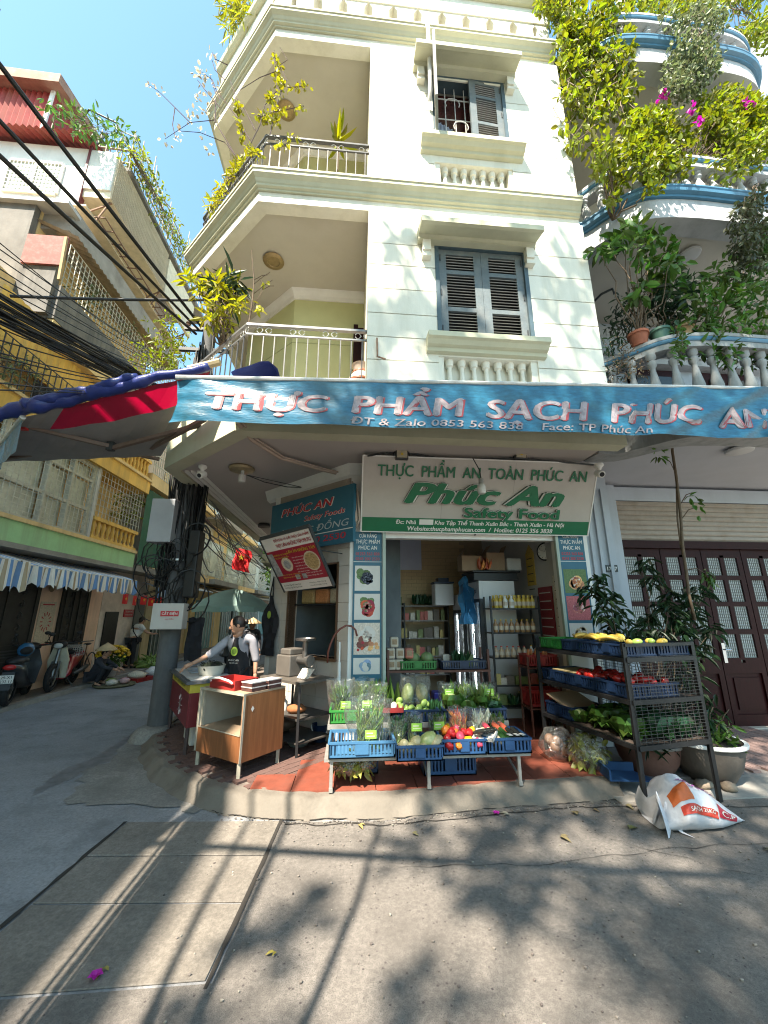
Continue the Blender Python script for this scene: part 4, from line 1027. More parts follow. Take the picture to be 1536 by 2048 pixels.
for i in range(10):
    a,b=NF.lerp(FF,i/10),NF.lerp(FF,(i+1)/10);w=V((.02*math.sin(i*2),.02*math.cos(i*3),-.42));w2=V((.02*math.sin(i*2+2),.02*math.cos(i*3+3),-.42));m.quad(a,b,b+w2,a+w)
part('valance',m,ban_m,LA)
d_=(FF-NF).normalized();lt=M();lay(lt,'A',NF+d_*.2+V((0,0,-.33))-V((-.03,.02,0)),d_*1,(0,0,1),.24,.2,.05,lift=.02);part('lettering',lt,let_m,LA)
TP=M();a,b=P(470,757,Y=4.2),P(560,750,Y=4.2)
for i in range(9):
    for j in range(4):
        pass
hump=[(0,0),(.1,.05),(.35,.11),(.62,.20),(.8,.19),(.92,.08),(1,0)]
vs=[];
for r in range(5):
    for k,(t,h) in enumerate(hump): p=a.lerp(b,t)+V((.02*NZ.noise(V((k,r,2))),-.16+r*.1,h*(1-abs(r-1.8)*.25)+.02*NZ.noise(V((k*2,r*2,7)))-.02));vs.append(p)
TP.add(vs,[(r*7+k,r*7+k+1,r*7+k+8,r*7+k+7) for r in range(4) for k in range(6)])
solo('tarpaulin',TP,tarp,'crumpled blue tarpaulin heaped behind the banner below the balcony rail','tarpaulin',smooth='all')
# ------------------------------------------------------------------ signs
SG=thing('shop_sign','large pale shop sign with green lettering tilted above the shop opening','sign',(1.8,5.2,2.8))
sTL,sTR,sBL,sBR=P(727,911,Y=4.9),P(1207,931,Y=4.9),P(722,1063,Y=5.36),P(1175,1072,Y=5.36)
su=(sBR-sBL);sw=su.length;su.normalize();sv=(sTL-sBL);sh=sv.length;sv=(sv-su*sv.dot(su)).normalized();sn=su.cross(sv)
sgp=mat('sign_board',(.45,.415,.38),.45,.06,2,stain=(.36,.31,.26),samt=.4,sscale=1.5)
gr_m=plain('sign_green',(.006,.13,.055),.4)
wl=plain('sign_white',(.68,.66,.62),.5)
m=M();m.prism([sBL,sBL+su*sw,sBL+su*sw+sv*sh,sBL+sv*sh],sn*-.09);part('board',m,sgp,SG)
m=rect(M(),sBL,su,sv,.012,sw-.012,.012,.2*sh,.003);part('green_band',m,gr_m,SG)
m=M();fr=.016
for x0,x1,y0,y1 in ((-.004,sw+.004,-.004,fr-.008),(-.004,sw+.004,sh-.006,sh+.01),(-.01,.006,0,sh),(sw-.006,sw+.01,0,sh)):
    q=[sBL+su*x+sv*y+sn*.006 for x,y in ((x0,y0),(x1,y0),(x1,y1),(x0,y1))];m.prism(q,sn*-.1)
part('frame',m,white_m,SG)
m=M()
for f in (.335,.64): rect(m,sBL,su,sv,sw*f,sw*f+.006,.2*sh,sh*.97,.0015)
part('seam',m,mat('seam_grey',(.34,.31,.28),.7),SG)
def st(t,x0,x1,y,h,mt,bold=.03,sh_=0.,ex=0.,lift=.005,name='lettering'):
    t2=text2d(t,bold,sh_,ex);xs=[q[0] for q in t2[0]];a,b=min(xs),max(xs);o=sBL+su*(sw*x0)+sv*(sh*y)
    for w in words(t2):
        m=M();m.text(w,lambda x,y_,z: o+su*(sw*(x1-x0)*(x-a)/(b-a))+sv*(y_*sh*h)+sn*(lift+z*sh*h));part(name,m,mt,SG)
st('THỰC  PHẨM  AN  TOÀN  PHÚC  AN',.06,.955,.755,.145,gr_m,.03,.0,.012,.015)
for bo,mt,lf,ex in ((.115,mat('letter_rim',(.04,.06,.045),.6),.012,.01),(.095,wl,.03,.012),(.06,gr_m,.05,.014)):
    g=(bo-.06)*.05
    st('Phúc An',.172-g,.862+g,.415,.27,mt,bo,.32,ex,lf,'lettering' if mt is gr_m else 'letter_edge')
    st('Safety Food',.43-g,.85+g,.235,.135,mt,bo*.75,0,ex,lf,'lettering' if mt is gr_m else 'letter_edge')
st('Đc: Nhà           Khu Tập Thể Thanh Xuân Bắc - Thanh Xuân - Hà Nội',.145,.885,.118,.055,wl,.035,.12)
st('Website:thucphamphucan.com  /  Hotline: 0125 356 3838',.195,.835,.03,.06,wl,.035,.12)
m=rect(M(),sBL,su,sv,sw*.245,sw*.305,sh*.112,sh*.185,.006);part('blank_patch',m,wl,SG)
m=M()
for t in (.04,.5,.93): m.tube([sBL+su*sw*t+sv*sh*.96-sn*.09,V(((sBL+su*sw*t).x,5.45,3.6))],.012,5);m.tube([sBL+su*sw*t+sn*-.05,V(((sBL+su*sw*t).x,5.46,2.84))],.012,5)
part('stay',m,iron,SG)
# teal sign on the cut-off wall
teal_s=mat('teal_sign',(.025,.115,.175),.45,.1,3,stain=(.05,.13,.17),samt=.5)
redp=plain('sign_red',(.45,.03,.04),.5)
TS=thing('corner_sign','dark teal sign with red and white lettering on the tiled corner wall under the soffit','sign',CO+V((-.7,.7,3.2)))
c0=CO+CN*.10
tTL,tTR,tBR=Pn(545,1010,c0+CN*.06,CN),Pn(708,966,c0+CN*.06,CN),Pn(697,1086,c0,CN)
tu=(tTR-tTL);tu.z=0;tw_=tu.length;tu.normalize();th_=tTR.z-tBR.z;tB=V((tTL.x,tTL.y,tTR.z-th_));tv=V((0,0,1))
m=M();m.prism([tB,tB+tu*tw_,tB+tu*tw_+tv*th_,tB+tv*th_],tu.cross(tv)*-.05);part('board',m,teal_s,TS)
def tt(t,x0,x1,y,h,mt,bold=.03,sh_=0.,lift=.004,name='lettering'):
    part(name,lay(M(),t,tB+tu*tw_*x0+tv*th_*y,tu,tv,th_*h,tw_*(x1-x0),bold,sh_,0,lift),mt,TS)
tt('PHÚC AN',.14,.80,.70,.16,wl,.06,.25,.003,'letter_edge');tt('PHÚC AN',.15,.79,.705,.15,redp,.03,.25,.006)
tt('Safety Foods',.45,.92,.52,.10,wl,.06,.2,.003,'letter_edge');tt('Safety Foods',.455,.915,.523,.095,redp,.02,.2,.006)
tt('VÌ CỘNG ĐỒNG',.10,.96,.29,.12,mat('silver_letter',(.45,.48,.5),.5),.01,.2);tt('0243 200 2530',.2,.93,.08,.11,redp,.02,.1)
m=rect(M(),tB,tu,tv,0,tw_,th_*.225,th_*.24,.003);part('white_line',m,wl,TS)
# red and white menu board hanging in front of it
MB_=thing('menu_board','tilted red and white poster board hanging in front of the teal sign','sign',CO+V((-1,.6,2.6)))
qTL,qTR=Pn(523,1079,CO+CN*.75,CN),Pn(617,1054,CO+CN*.75,CN);qBL,qBR=Pn(570,1183,CO+CN*.16,CN),Pn(669,1171,CO+CN*.16,CN)
mu=((qTR-qTL)+(qBR-qBL))/2;mw=mu.length;mu.normalize();mv=((qTL-qBL)+(qTR-qBR))/2;mh=mv.length
skew=mv.dot(mu);mvn=mv.normalized();mn=mu.cross(mvn).normalized()
mo=qBL
def mp(x,y,z=0.): return mo+mu*(mw*x)+mv*y+mn*z
m=M();m.prism([mp(0,0),mp(1,0),mp(1,1),mp(0,1)],mn*-.03);part('board',m,wl,MB_)
m=M()
for a,b in (((-.01,-.01),(-.01,1.01)),((1.01,-.01),(1.01,1.01)),((-.01,1.01),(1.01,1.01))): m.beam(mp(*a,-.01),mp(*b,-.01),.02,.05)
part('frame',m,iron,MB_)
m=M();m.quad(mp(.0,.17,.003),mp(1,.17,.003),mp(1,.76,.003),mp(.0,.76,.003));part('red_panel',m,mat('poster_red',(.30,.012,.03),.4,.1,4),MB_)
def mt_(t,x0,x1,y,h,mt,bold=.03,sub=MB_):
    vs,fs=text2d(t,bold);xs=[q[0] for q in vs];a,b=min(xs),max(xs)
    m=M();m.add([mp(x0+(x1-x0)*(x-a)/(b-a),y+h*yy,.006) for x,yy,z in vs],fs);part('lettering',m,mt,sub)
mt_('ĐIỂM BÁN VÀ GIỚI THIỆU SẢN PHẨM',.26,.96,.90,.045,redp);mt_('THỊT LỢN NHỮNG TÁM MR.PIG',.26,.96,.80,.06,redp,.04)
yl=plain('print_yellow',(.62,.45,.05),.5)
mt_('LỢN ĂN NHỮNG TÁM',.42,.97,.67,.05,yl,.04);mt_('HƯƠNG VỊ THƠM',.12,.42,.66,.03,yl);mt_('NGON TỰ NHIÊN',.14,.42,.61,.03,yl)
for i in range(6): mt_('thịt sạch an toàn',.47,.70,.58-i*.052,.022,wl,.01)
for i in range(2): mt_('Đặt hàng tại cửa hàng',.12,.50,.30-i*.05,.022,yl,.01);mt_('Giao hàng tận nơi',.62,.92,.28-i*.05,.022,wl,.01)
for i in range(2): mt_('Số 17 Khu Tập Thể Thanh Xuân',.05,.42,.10-i*.05,.026,gatem,.015);mt_('Hotline đặt hàng',.60,.92,.10-i*.05,.02,gatem,.01)
m=M(mat('plate_cream',(.55,.48,.36),.5,.3,30),mat('plate_food',(.38,.27,.12),.5,.5,40),mat('grey_print',(.30,.31,.31),.5,.4,20))
def md(cx,cy,r,z):
    m.quad(*[mp(cx+r*math.cos(2*math.pi*k/18),cy+r*math.sin(2*math.pi*k/18)*mw/mh,z) for k in range(18)])
m.mi=0;md(.82,.48,.145,.005);m.mi=1;md(.82,.48,.125,.007);m.mi=0;md(.32,.49,.11,.005);m.mi=2;md(.32,.49,.07,.007)
m.quad(mp(.0,.3,.005),mp(.14,.3,.005),mp(.11,.72,.005),mp(.0,.72,.005));m.quad(mp(.38,.2,.005),mp(.47,.2,.005),mp(.47,.29,.005),mp(.38,.29,.005));m.quad(mp(.52,.2,.005),mp(.61,.2,.005),mp(.61,.29,.005),mp(.52,.29,.005))
part('printed_picture',m,None,MB_)
m=M();m.tube([mp(.5,1,-.03),mp(.5,1,-.03)-CN*.6+V((0,0,.1))],.008,5);m.tube([mp(1,.6,-.03),mp(1,.6,-.03)-CN*.4],.008,5);part('stay',m,iron,MB_)
# poster strips on both door pillars
def strip(name,label,x0,x1,y,z0,z1,pics):
    t=thing(name,label,'poster',((x0+x1)/2,y,z0))
    m=M();m.bx(x0,x1,y,y+.012,z0,z1);part('backing',m,teal_s,t)
    w=x1-x0
    def tx(s,z,h,mt,f=.8): part('lettering',lay(M(),s,(x0+w*(1-f)/2,y,z),(1,0,0),(0,0,1),h,w*f,.025,lift=.002),mt,t)
    tx('CỬA HÀNG',z1-.085,.05,wl,.62);tx('THỰC PHẨM',z1-.17,.055,wl,.86);tx('PHÚC AN',z1-.255,.055,wl,.66)
    tx('01253 563 838',z1-.335,.042,redp,.84);tx('0243 200 2530',z1-.405,.042,redp,.84)
    part('white_line',rect(M(),(x0,y,z1-.43),(1,0,0),(0,0,1),0,w,0,.008,.002),wl,t)
    for (za,zb,bgc,items) in pics:
        m=M(bgc);rect(m,(x0,y,za),(1,0,0),(0,0,1),.025,w-.025,0,zb-za,.002)
        for k,(mt,fx,fz,r,n) in enumerate(items):
            m.use(mt)
            for q in range(n):
                a=U(0,6.28);rr=math.sqrt(U(0,1))
                px=x0+w*(fx+.16*rr*math.cos(a)*(n > 1));pz=za+(zb-za)*(fz+.2*rr*math.sin(a)*(n > 1));ru=r*U(.8,1.15)
                px=min(max(px,x0+.028+ru),x1-.028-ru);pz=min(max(pz,za+ru),zb-ru)
                m.disc((px,y-.0022-.0002*(k*6+q % 6),pz),(1,0,0),(0,0,1),ru,ru*U(.8,1.05),10)
        part('printed_picture',m,None,t)
    return t
pw_,pk=plain('print_white',(.62,.58,.53),.5),lambda n,c: mat(n,c,.5,.3,40,island=.4)
gp,rd,gn=pk('print_grape',(.02,.025,.045)),pk('print_tomato',(.42,.03,.02)),pk('print_leaf',(.10,.16,.05))
cr,br,sal,meat,chk=pk('print_cream',(.60,.52,.44)),pk('print_brown',(.22,.08,.05)),pk('print_salmon',(.62,.30,.13)),pk('print_meat',(.42,.10,.11)),pk('print_chicken',(.62,.47,.28))
strip('poster_strip','teal poster strip with grapes and tomatoes on the pillar left of the shop opening',.05,.445,5.44,.62,2.86,
      [(2.04,2.38,pw_,[(gn,.35,.6,.06,9),(gp,.5,.5,.026,60),(pk('print_shine',(.16,.18,.24)),.5,.5,.006,26)]),(1.66,2.0,pw_,[(gn,.5,.66,.04,9),(rd,.5,.42,.06,14),(gn,.5,.5,.018,8),(pk('print_pink',(.6,.25,.2)),.5,.5,.010,18)]),(1.22,1.62,cr,[(pw_,.5,.62,.05,22),(br,.35,.35,.06,4),(sal,.7,.25,.03,6),(cr,.5,.6,.018,24),(rd,.3,.2,.02,5)]),
       (.98,1.18,pw_,[(pk('print_blue',(.2,.3,.42)),.5,.5,.05,5),(pw_,.5,.5,.03,5)]),(.62,.9,gn,[(pk('print_dark_leaf',(.05,.09,.04)),.5,.5,.08,7),(pk('print_light_leaf',(.22,.3,.12)),.5,.5,.05,5)])])
strip('poster_strip','teal poster strip with salmon and raw meat on the pillar right of the shop opening',3.04,3.43,5.44,1.25,2.9,
      [(2.02,2.36,gn,[(sal,.5,.45,.07,10),(cr,.5,.5,.012,22),(pk('print_orange2',(.55,.2,.06)),.5,.45,.016,16)]),(1.65,1.98,meat,[(pk('print_fat',(.55,.32,.30)),.5,.5,.04,10),(meat,.5,.5,.04,9),(br,.5,.5,.014,14)]),(1.29,1.61,pw_,[(chk,.5,.55,.05,14),(rd,.4,.3,.025,4),(cr,.5,.6,.014,14)])])
# fittings under the soffit
def flood(px,py,label):
    p=P(px,py,Y=4.86);t=thing('flood_light',label,'lamp',p)
    m=M();m.bx(p.x-.085,p.x+.085,p.y-.0,p.y+.07,p.z-.06,p.z+.07);part('housing',m,iron,t,bevel=.008)
    m=M();m.bx(p.x-.07,p.x+.07,p.y-.012,p.y-.001,p.z-.045,p.z+.055);part('glass',m,mat('lamp_glass',(.45,.40,.30),.15,.2,20),t)
    m=M();m.box((p.x,p.y-.02,p.z),(.03,.012,.03));part('led_chip',m,yl,t)
    m=M();m.beam((p.x-.1,p.y+.03,p.z),(p.x-.1,p.y+.06,p.z+.12),.012,.02);m.beam((p.x+.1,p.y+.03,p.z),(p.x+.1,p.y+.06,p.z+.12),.012,.02);m.beam((p.x-.1,p.y+.06,p.z+.12),(p.x+.1,p.y+.06,p.z+.12),.02,.012);part('yoke',m,iron,t)
flood(804,909,'black square flood light over the left end of the pale shop sign');flood(1042,909,'black square flood light over the right half of the pale shop sign')
bulb_w=mat('bulb_glass',(.55,.54,.52),.25,.05)
p=P(963,975,Y=4.72);BL=thing('hanging_bulb','white bulb hanging by its wire in front of the shop sign','lamp',p-V((0,0,.1)))
m=M();m.lathe(p,[(.0,-.09),(.045,-.085),(.055,-.05),(.055,.0),(.05,.03),(.03,.05),(.03,.09),(.01,.1)],14);part('bulb',m,bulb_w,BL,smooth=True)
m=M();m.lathe(p,[(.034,.05),(.034,.11),(.014,.13)],12);part('socket',m,mat('socket_grey',(.25,.25,.24),.5),BL)
m=M();m.tube([p+V((0,0,.12)),p+V((.01,.05,.25)),p+V((-.06,.1,.45))],.007,5);part('wire',m,iron,BL)
def camera_(px,py,Z,Y,label,dirx):
    p=P(px,py,Z=Z) if Z else P(px,py,Y=Y);t=thing('security_camera',label,'camera',p)
    m=M();m.lathe(p+V((0,0,-.01)),[(.06,.06),(.06,.03),(.03,.0),(.02,-.04)],12);part('mount',m,white_m,t,smooth=True)
    m=M();dv=V((dirx,-.7,-.4)).normalized();c=p+V((0,0,-.09));m.tube([c-dv*.07,c-dv*.06,c+dv*.05,c+dv*.06],[.03,.05,.05,.045],12);part('body',m,white_m,t,smooth=True)
    m=M();m.tube([c+dv*.061,c+dv*.066],.032,10);part('lens',m,dark,t)
camera_(405,938,3.8,None,'white security camera under the left end of the soffit',-.2);camera_(1198,935,None,4.8,'white security camera at the top right corner of the shop sign',-.1)
p=P(484,934,Z=3.86);CL=thing('soffit_lamp','round brass ceiling lamp with a bare bulb hanging under the soffit','lamp',(p.x,p.y,3.7))
m=M();m.lathe((p.x,p.y,3.78),[(.17,.075),(.19,.05),(.17,.02),(.1,.0),(0,0)],20);part('dish',m,mat('brass_dish',(.34,.27,.16),.4,.2,15,metal=.4),CL,smooth=True)
m=M();m.lathe((p.x+.03,p.y-.05,3.60),[(0,0),(.05,.005),(.055,.05),(.05,.11),(.025,.13),(.025,.19)],12);part('bulb',m,bulb_w,CL,smooth=True)
m=M();a=V((p.x+.08,p.y-.02,3.73));b=Pn(606,975,CO,CN);m.tube([a,a.lerp(b,.3)+V((0,0,-.05)),a.lerp(b,.7)+V((0,0,-.05)),b],.008,5);m.tube([a,a.lerp(b,.5)+V((0,0,-.0)),b],.006,5);part('cable',m,iron,CL)
p=P(528,1052,Z=3.8);m=M();m.lathe((p.x,p.y,3.75),[(.13,.1),(.15,.06),(.14,.02),(0,0)],18);solo('soffit_disc_lamp',m,mat('dark_lamp',(.09,.08,.07),.5),'dark round ceiling lamp at the far end of the soffit beside the teal sign','lamp',smooth=True)
pts=[P(478,848,Y=4.3),P(505,880,Z=3.83),P(560,915,Z=3.81),P(640,938,Z=3.80),P(690,950,Z=3.78)]+[Pn(708,985,CO+CN*.1,CN),Pn(712,1040,CO+CN*.1,CN),Pn(700,1065,CO+CN*.06,CN)]
m=M();m.tube(pts,.03,8);m.tube([q+V((.05,-.03,.0)) for q in pts],.014,6);solo('cable_conduit',m,mat('beige_conduit',(.42,.33,.27),.6,.1,6),'bent beige cable conduit running under the soffit to the teal sign','conduit',smooth='all')
p=P(1060,905,Y=4.88);m=M();m.tube([P(735,912,Y=4.88),P(800,903,Y=4.95),P(900,920,Y=4.92),P(1040,917,Y=4.92),P(1190,930,Y=4.88)],.012,6);solo('lamp_cable',m,iron,'black cable sagging along the top edge of the pale shop sign','cable',smooth='all')
# ------------------------------------------------------------------ utility pole and cables
PL=thing('utility_pole','grey concrete utility pole wrapped in black cables at the street corner','pole',(-2.74,6.62,.1))
PX,PY=-2.74,6.62
m=M();m.tube([(PX,PY,0),(PX,PY,3.0),(PX,PY,8.2)],[.155,.14,.10],20);part('pole',m,mat('pole_concrete',(.105,.105,.108),.85,.2,5,.25,60,stain=(.05,.05,.05),samt=.6,streak=True),PL,smooth=True)
m=M();m.lathe((PX-.03,PY-.1,0),[(.30,.0),(.26,.09),(.21,.15),(.17,.17)],14);part('footing',m,patchm,PL,smooth=True)
blk=mat('black_cable',(.010,.010,.011),.5,.3,30)
m=M()
for i in range(58):
    a=U(0,6.28);r=U(.17,.30);z0,z1=U(1.7,2.9),U(3.6,6.9);a2=a+U(-.9,.9);pts=[]
    for k in range(7): t=k/6;aa=a+(a2-a)*t+U(-.15,.15);rr=r*(1 if z1 < 5 else 1-.2*t)+U(-.02,.02);pts.append((PX+rr*math.cos(aa),PY+rr*math.sin(aa)*.8,z0+(z1-z0)*t))
    m.tube(pts,U(.008,.022),5)
for i in range(16):
    c=V((PX+U(-.35,.35),PY-U(.1,.3),U(1.9,3.0)));r=U(.1,.26)
    m.tube([c+V((r*math.cos(R(t)),.04*math.sin(R(t*2)),r*1.3*math.sin(R(t)))) for t in range(0,361,30)],U(.006,.014),5)
part('cable_bundle',m,blk,PL,kind='stuff')
m=M()
for k in range(3): m.lathe((PX,PY,1.75+k*.02),[(.195,0),(.198,.02),(.195,.035)],16)
m.lathe((PX,PY,2.55),[(.19,0),(.19,.03)],16);part('steel_band',m,mat('steel_band',(.4,.4,.4),.35,metal=.7),PL)
a,b=P(316,1207,Y=6.36),P(371,1258,Y=6.36);m=M();m.bx(a.x,b.x,6.2,6.40,b.z,a.z);bxw=part('meter_box',m,mat('meter_grey',(.46,.43,.40),.5,.08,4),PL,bevel=.01)
m=M();m.bx(a.x+.13,b.x-.06,6.192,6.199,(a.z+b.z)/2+.0,(a.z+b.z)/2+.075);part('red_label',m,redp,bxw)
part('lettering',lay(M(),'CẮT ĐIỆN',(a.x+.15,6.19,(a.z+b.z)/2+.02),(1,0,0),(0,0,1),.035,.22,.02,lift=.002),wl,bxw);part('lettering',lay(M(),'nguy hiểm',(a.x+.2,6.199,(a.z+b.z)/2-.05),(1,0,0),(0,0,1),.025,.12,.01,lift=.002),redp,bxw)
a,b=P(311,1000,Y=6.4),P(345,1086,Y=6.4);m=M();m.bx(a.x,b.x,6.3,6.6,b.z,a.z);part('steel_cabinet',m,mat('steel_cab',(.36,.37,.39),.45,.08,4),PL,bevel=.01)
a=P(388,1100,Y=6.5);m=M();m.bx(a.x-.05,a.x+.12,6.35,6.6,a.z-.75,a.z+.3);part('cable_block',m,blk,PL,bevel=.02)  # plain black block standing in for bundled cables
m=M();m.beam((PX-.5,PY,6.5),(PX+.4,PY,6.5),.06,.06);m.beam((PX-.45,PY,6.95),(PX+.45,PY,6.95),.06,.06);part('cross_arm',m,iron,PL)
m=M()
for x in (-.4,-.15,.2,.4): m.lathe((PX+x,PY,6.98),[(.03,0),(.05,.03),(.03,.06),(.05,.09),(.02,.13)],8)
part('insulator',m,mat('insulator',(.1,.06,.04),.3),PL)
def sag(a,b,s,n=10): return [V(a).lerp(V(b),i/n)-V((0,0,s*4*(i/n)*(1-i/n))) for i in range(n+1)]
CG='power cables crossing to the corner pole'
for k,(pa,pb) in enumerate((((0,130),(402,652)),((0,242),(398,660)),((0,312),(392,668)))):
    b=P(*pb,Y=6.55);a=P(*pa,Y=3.0);a2=a+(a-b)*2.2;m=M();m.tube(sag(b,a,.02,8)+sag(a,a2,.05,4)[1:],(.028,.022,.024)[k],6)
    solo('power_cable',m,blk,('topmost thick black cable slanting from the left edge to the pole','middle thick black cable slanting from the left edge to the pole','lowest of the three single thick cables slanting to the pole')[k],'cable',CG)
m=M()
for i in range(28):
    ya,yb=585+i*2.4+U(-4,4),735+i*1.5+U(-6,6);a=P(0,ya,Y=3+U(-.05,.05));b=P(262+U(-8,12),yb,Y=5.6);b2=V((PX+U(-.15,.1),PY-.1,5.2+U(-.3,.3)));a2=a+(a-b)*2
    m.tube(sag(b2,b,.0,3)+sag(b,a,U(-.03,.05),6)[1:]+[a2],U(.006,.014),5)
solo('cable_bunch',m,blk,'thick bunch of many black cables sweeping from the left edge down behind the side awning','cables',kind='stuff')
m=M()
for i in range(16):
    a=P(0,480+i*20+U(-8,8),Y=3);b=P(300,700+i*6,Y=6.5);m.tube(sag(b,a,U(0,.1),6)+[a+(a-b)*1.5],.006,4)
solo('thin_cable',m,blk,'spread of thin black wires in front of the ochre tenement','cables',kind='stuff')
m=M();m.tube(sag(P(20,592,Y=6),P(420,600,Y=7),.03),.025,6);solo('crossing_cable',m,blk,'level black cable crossing in front of the caged balconies','cable')
m=M()
for i in range(26):
    a=V((PX+.1,PY+.1,U(3,5)));b=V((U(-6,-3),U(14,30),U(2.6,5.5)));m.tube(sag(a,b,U(.1,.5),8),U(.008,.018),4)
solo('street_wires',m,blk,'tangle of wires running down the side street from the pole','cables',kind='stuff')
a,b=V((-.8,3.69,0)),V((1.36,3.3,0));o=V((-math.sin(SUN_AZ),-math.cos(SUN_AZ),math.tan(SUN_EL)))*(6.3/math.tan(SUN_EL))
m=M();m.tube(sag(a-(b-a)*2+o,b+(b-a)*3+o,.1),.045,6);solo('overhead_cable',m,blk,'overhead cable across the street behind the viewer','cable')
# ------------------------------------------------------------------ crates
cm={k: mat(k+'_plastic',c,.4,.12,5,stain=tuple(v*.5 for v in c),samt=.4,sscale=4) for k,c in
      (('blue',(.022,.07,.175)),('navy',(.010,.025,.066)),('green',(.03,.19,.035)),('red',(.30,.022,.02)),('sky',(.05,.145,.27)))}
def crate(name,label,x,y,z,w,d,h,col,rz=0.,group=None,slots=True,wall=.012):
    """open slotted crate; x, y = middle of the front edge"""
    m=M();t=wall
    m.bx(-w/2,w/2,0,d,0,.012)
    def side(L,place):
        place(0,L,0,h*.2);place(0,L,h*.8,h)
        n=max(4,int(L/.035));
        for i in range(n):
            a=L*i/n
            if slots: place(a,a+L/n*.5,h*.2,h*.8)
        if slots: place(L*.40,L*.60,h*.2,h*.8)
        if not slots: place(0,L,h*.2,h*.8)
    side(w,lambda a,b,za,zb: m.bx(-w/2+a,-w/2+b,0,t,za,zb));side(w,lambda a,b,za,zb: m.bx(-w/2+a,-w/2+b,d-t,d,za,zb))
    side(d,lambda a,b,za,zb: m.bx(-w/2,-w/2+t,a,b,za,zb));side(d,lambda a,b,za,zb: m.bx(w/2-t,w/2,a,b,za,zb))
    m.bx(-w/2-.008,w/2+.008,-.008,-.0,h*.86,h);m.bx(-w/2-.008,w/2+.008,d,d+.008,h*.86,h)
    m.bx(-w/2-.008,-w/2,-.0,d,h*.86,h);m.bx(w/2,w/2+.008,-.0,d,h*.86,h)
    m.bx(-w*.1,w*.1,-.012,-.001,h*.25,h*.84)
    return solo(name,m,cm[col],label,'crate',group,local=(x,y,z),rz=rz)
film=None
def film_mat():
    m=bpy.data.materials.new('clear_film');m.use_nodes=True;n=m.node_tree.nodes;L=m.node_tree.links
    out=n['Material Output'];n.remove(n['Principled BSDF'])
    tr=n.new('ShaderNodeBsdfTransparent');gl=n.new('ShaderNodeBsdfGlossy');df=n.new('ShaderNodeBsdfDiffuse')
    tr.inputs[0].default_value=(.93,.95,.93,1);gl.inputs['Roughness'].default_value=.12;df.inputs[0].default_value=(.75,.78,.76,1)
    fr=n.new('ShaderNodeLayerWeight');fr.inputs[0].default_value=.25
    tc=n.new('ShaderNodeTexCoord');nz=n.new('ShaderNodeTexNoise');nz.inputs['Scale'].default_value=14;nz.inputs['Detail'].default_value=4;nz.inputs['Distortion'].default_value=1.5
    L.new(tc.outputs['Object'],nz.inputs['Vector'])
    bp=n.new('ShaderNodeBump');bp.inputs['Strength'].default_value=1;bp.inputs['Distance'].default_value=.03;L.new(nz.outputs['Fac'],bp.inputs['Height'])
    L.new(bp.outputs[0],gl.inputs['Normal']);L.new(bp.outputs[0],fr.inputs['Normal'])
    rp=n.new('ShaderNodeMapRange');rp.inputs[3].default_value=.10;rp.inputs[4].default_value=.75;L.new(fr.outputs['Facing'],rp.inputs[0])
    m1=n.new('ShaderNodeMixShader');m1.inputs[0].default_value=.16;L.new(gl.outputs[0],m1.inputs[1]);L.new(df.outputs[0],m1.inputs[2])
    m2=n.new('ShaderNodeMixShader');L.new(rp.outputs[0],m2.inputs[0]);L.new(tr.outputs[0],m2.inputs[1]);L.new(m1.outputs[0],m2.inputs[2]);L.new(m2.outputs[0],out.inputs[0])
    return m
film=film_mat()
def bag_film(c,w,d,h,seed,flare=1.15):
    m=M();n,k=16,7;vs=[];c=V(c)
    for j in range(k+1):
        t=j/k;s=(.75+.25*math.sin(min(1,t*1.6)*1.57))*(1+(flare-1)*t)
        for i in range(n):
            a=2*math.pi*i/n;r=1+.22*NZ.noise(V((math.cos(a)*1.8+seed,math.sin(a)*1.8,t*2.2)))+(.10*math.sin(a*5+seed)*t)
            vs.append(c+V((w/2*s*r*math.cos(a),d/2*s*r*math.sin(a),h*t*(1+.10*NZ.noise(V((a,seed,3)))*(t > .9)))))
    m.add(vs,[(j*n+i,j*n+(i+1) % n,(j+1)*n+(i+1) % n,(j+1)*n+i) for j in range(k) for i in range(n)])
    return m
stalk=mat('vegetable_stalk',(.17,.27,.06),.4,.2,8,island=.35,transl=.25)
veg_l=mat('vegetable_leaf',(.06,.125,.022),.4,.2,8,island=.4,transl=.3)
veg_dk=mat('dark_vegetable_leaf',(.02,.065,.025),.4,.25,8,island=.4,transl=.15)
tagm=mat('green_label',(.22,.42,.06),.4,.1,20)
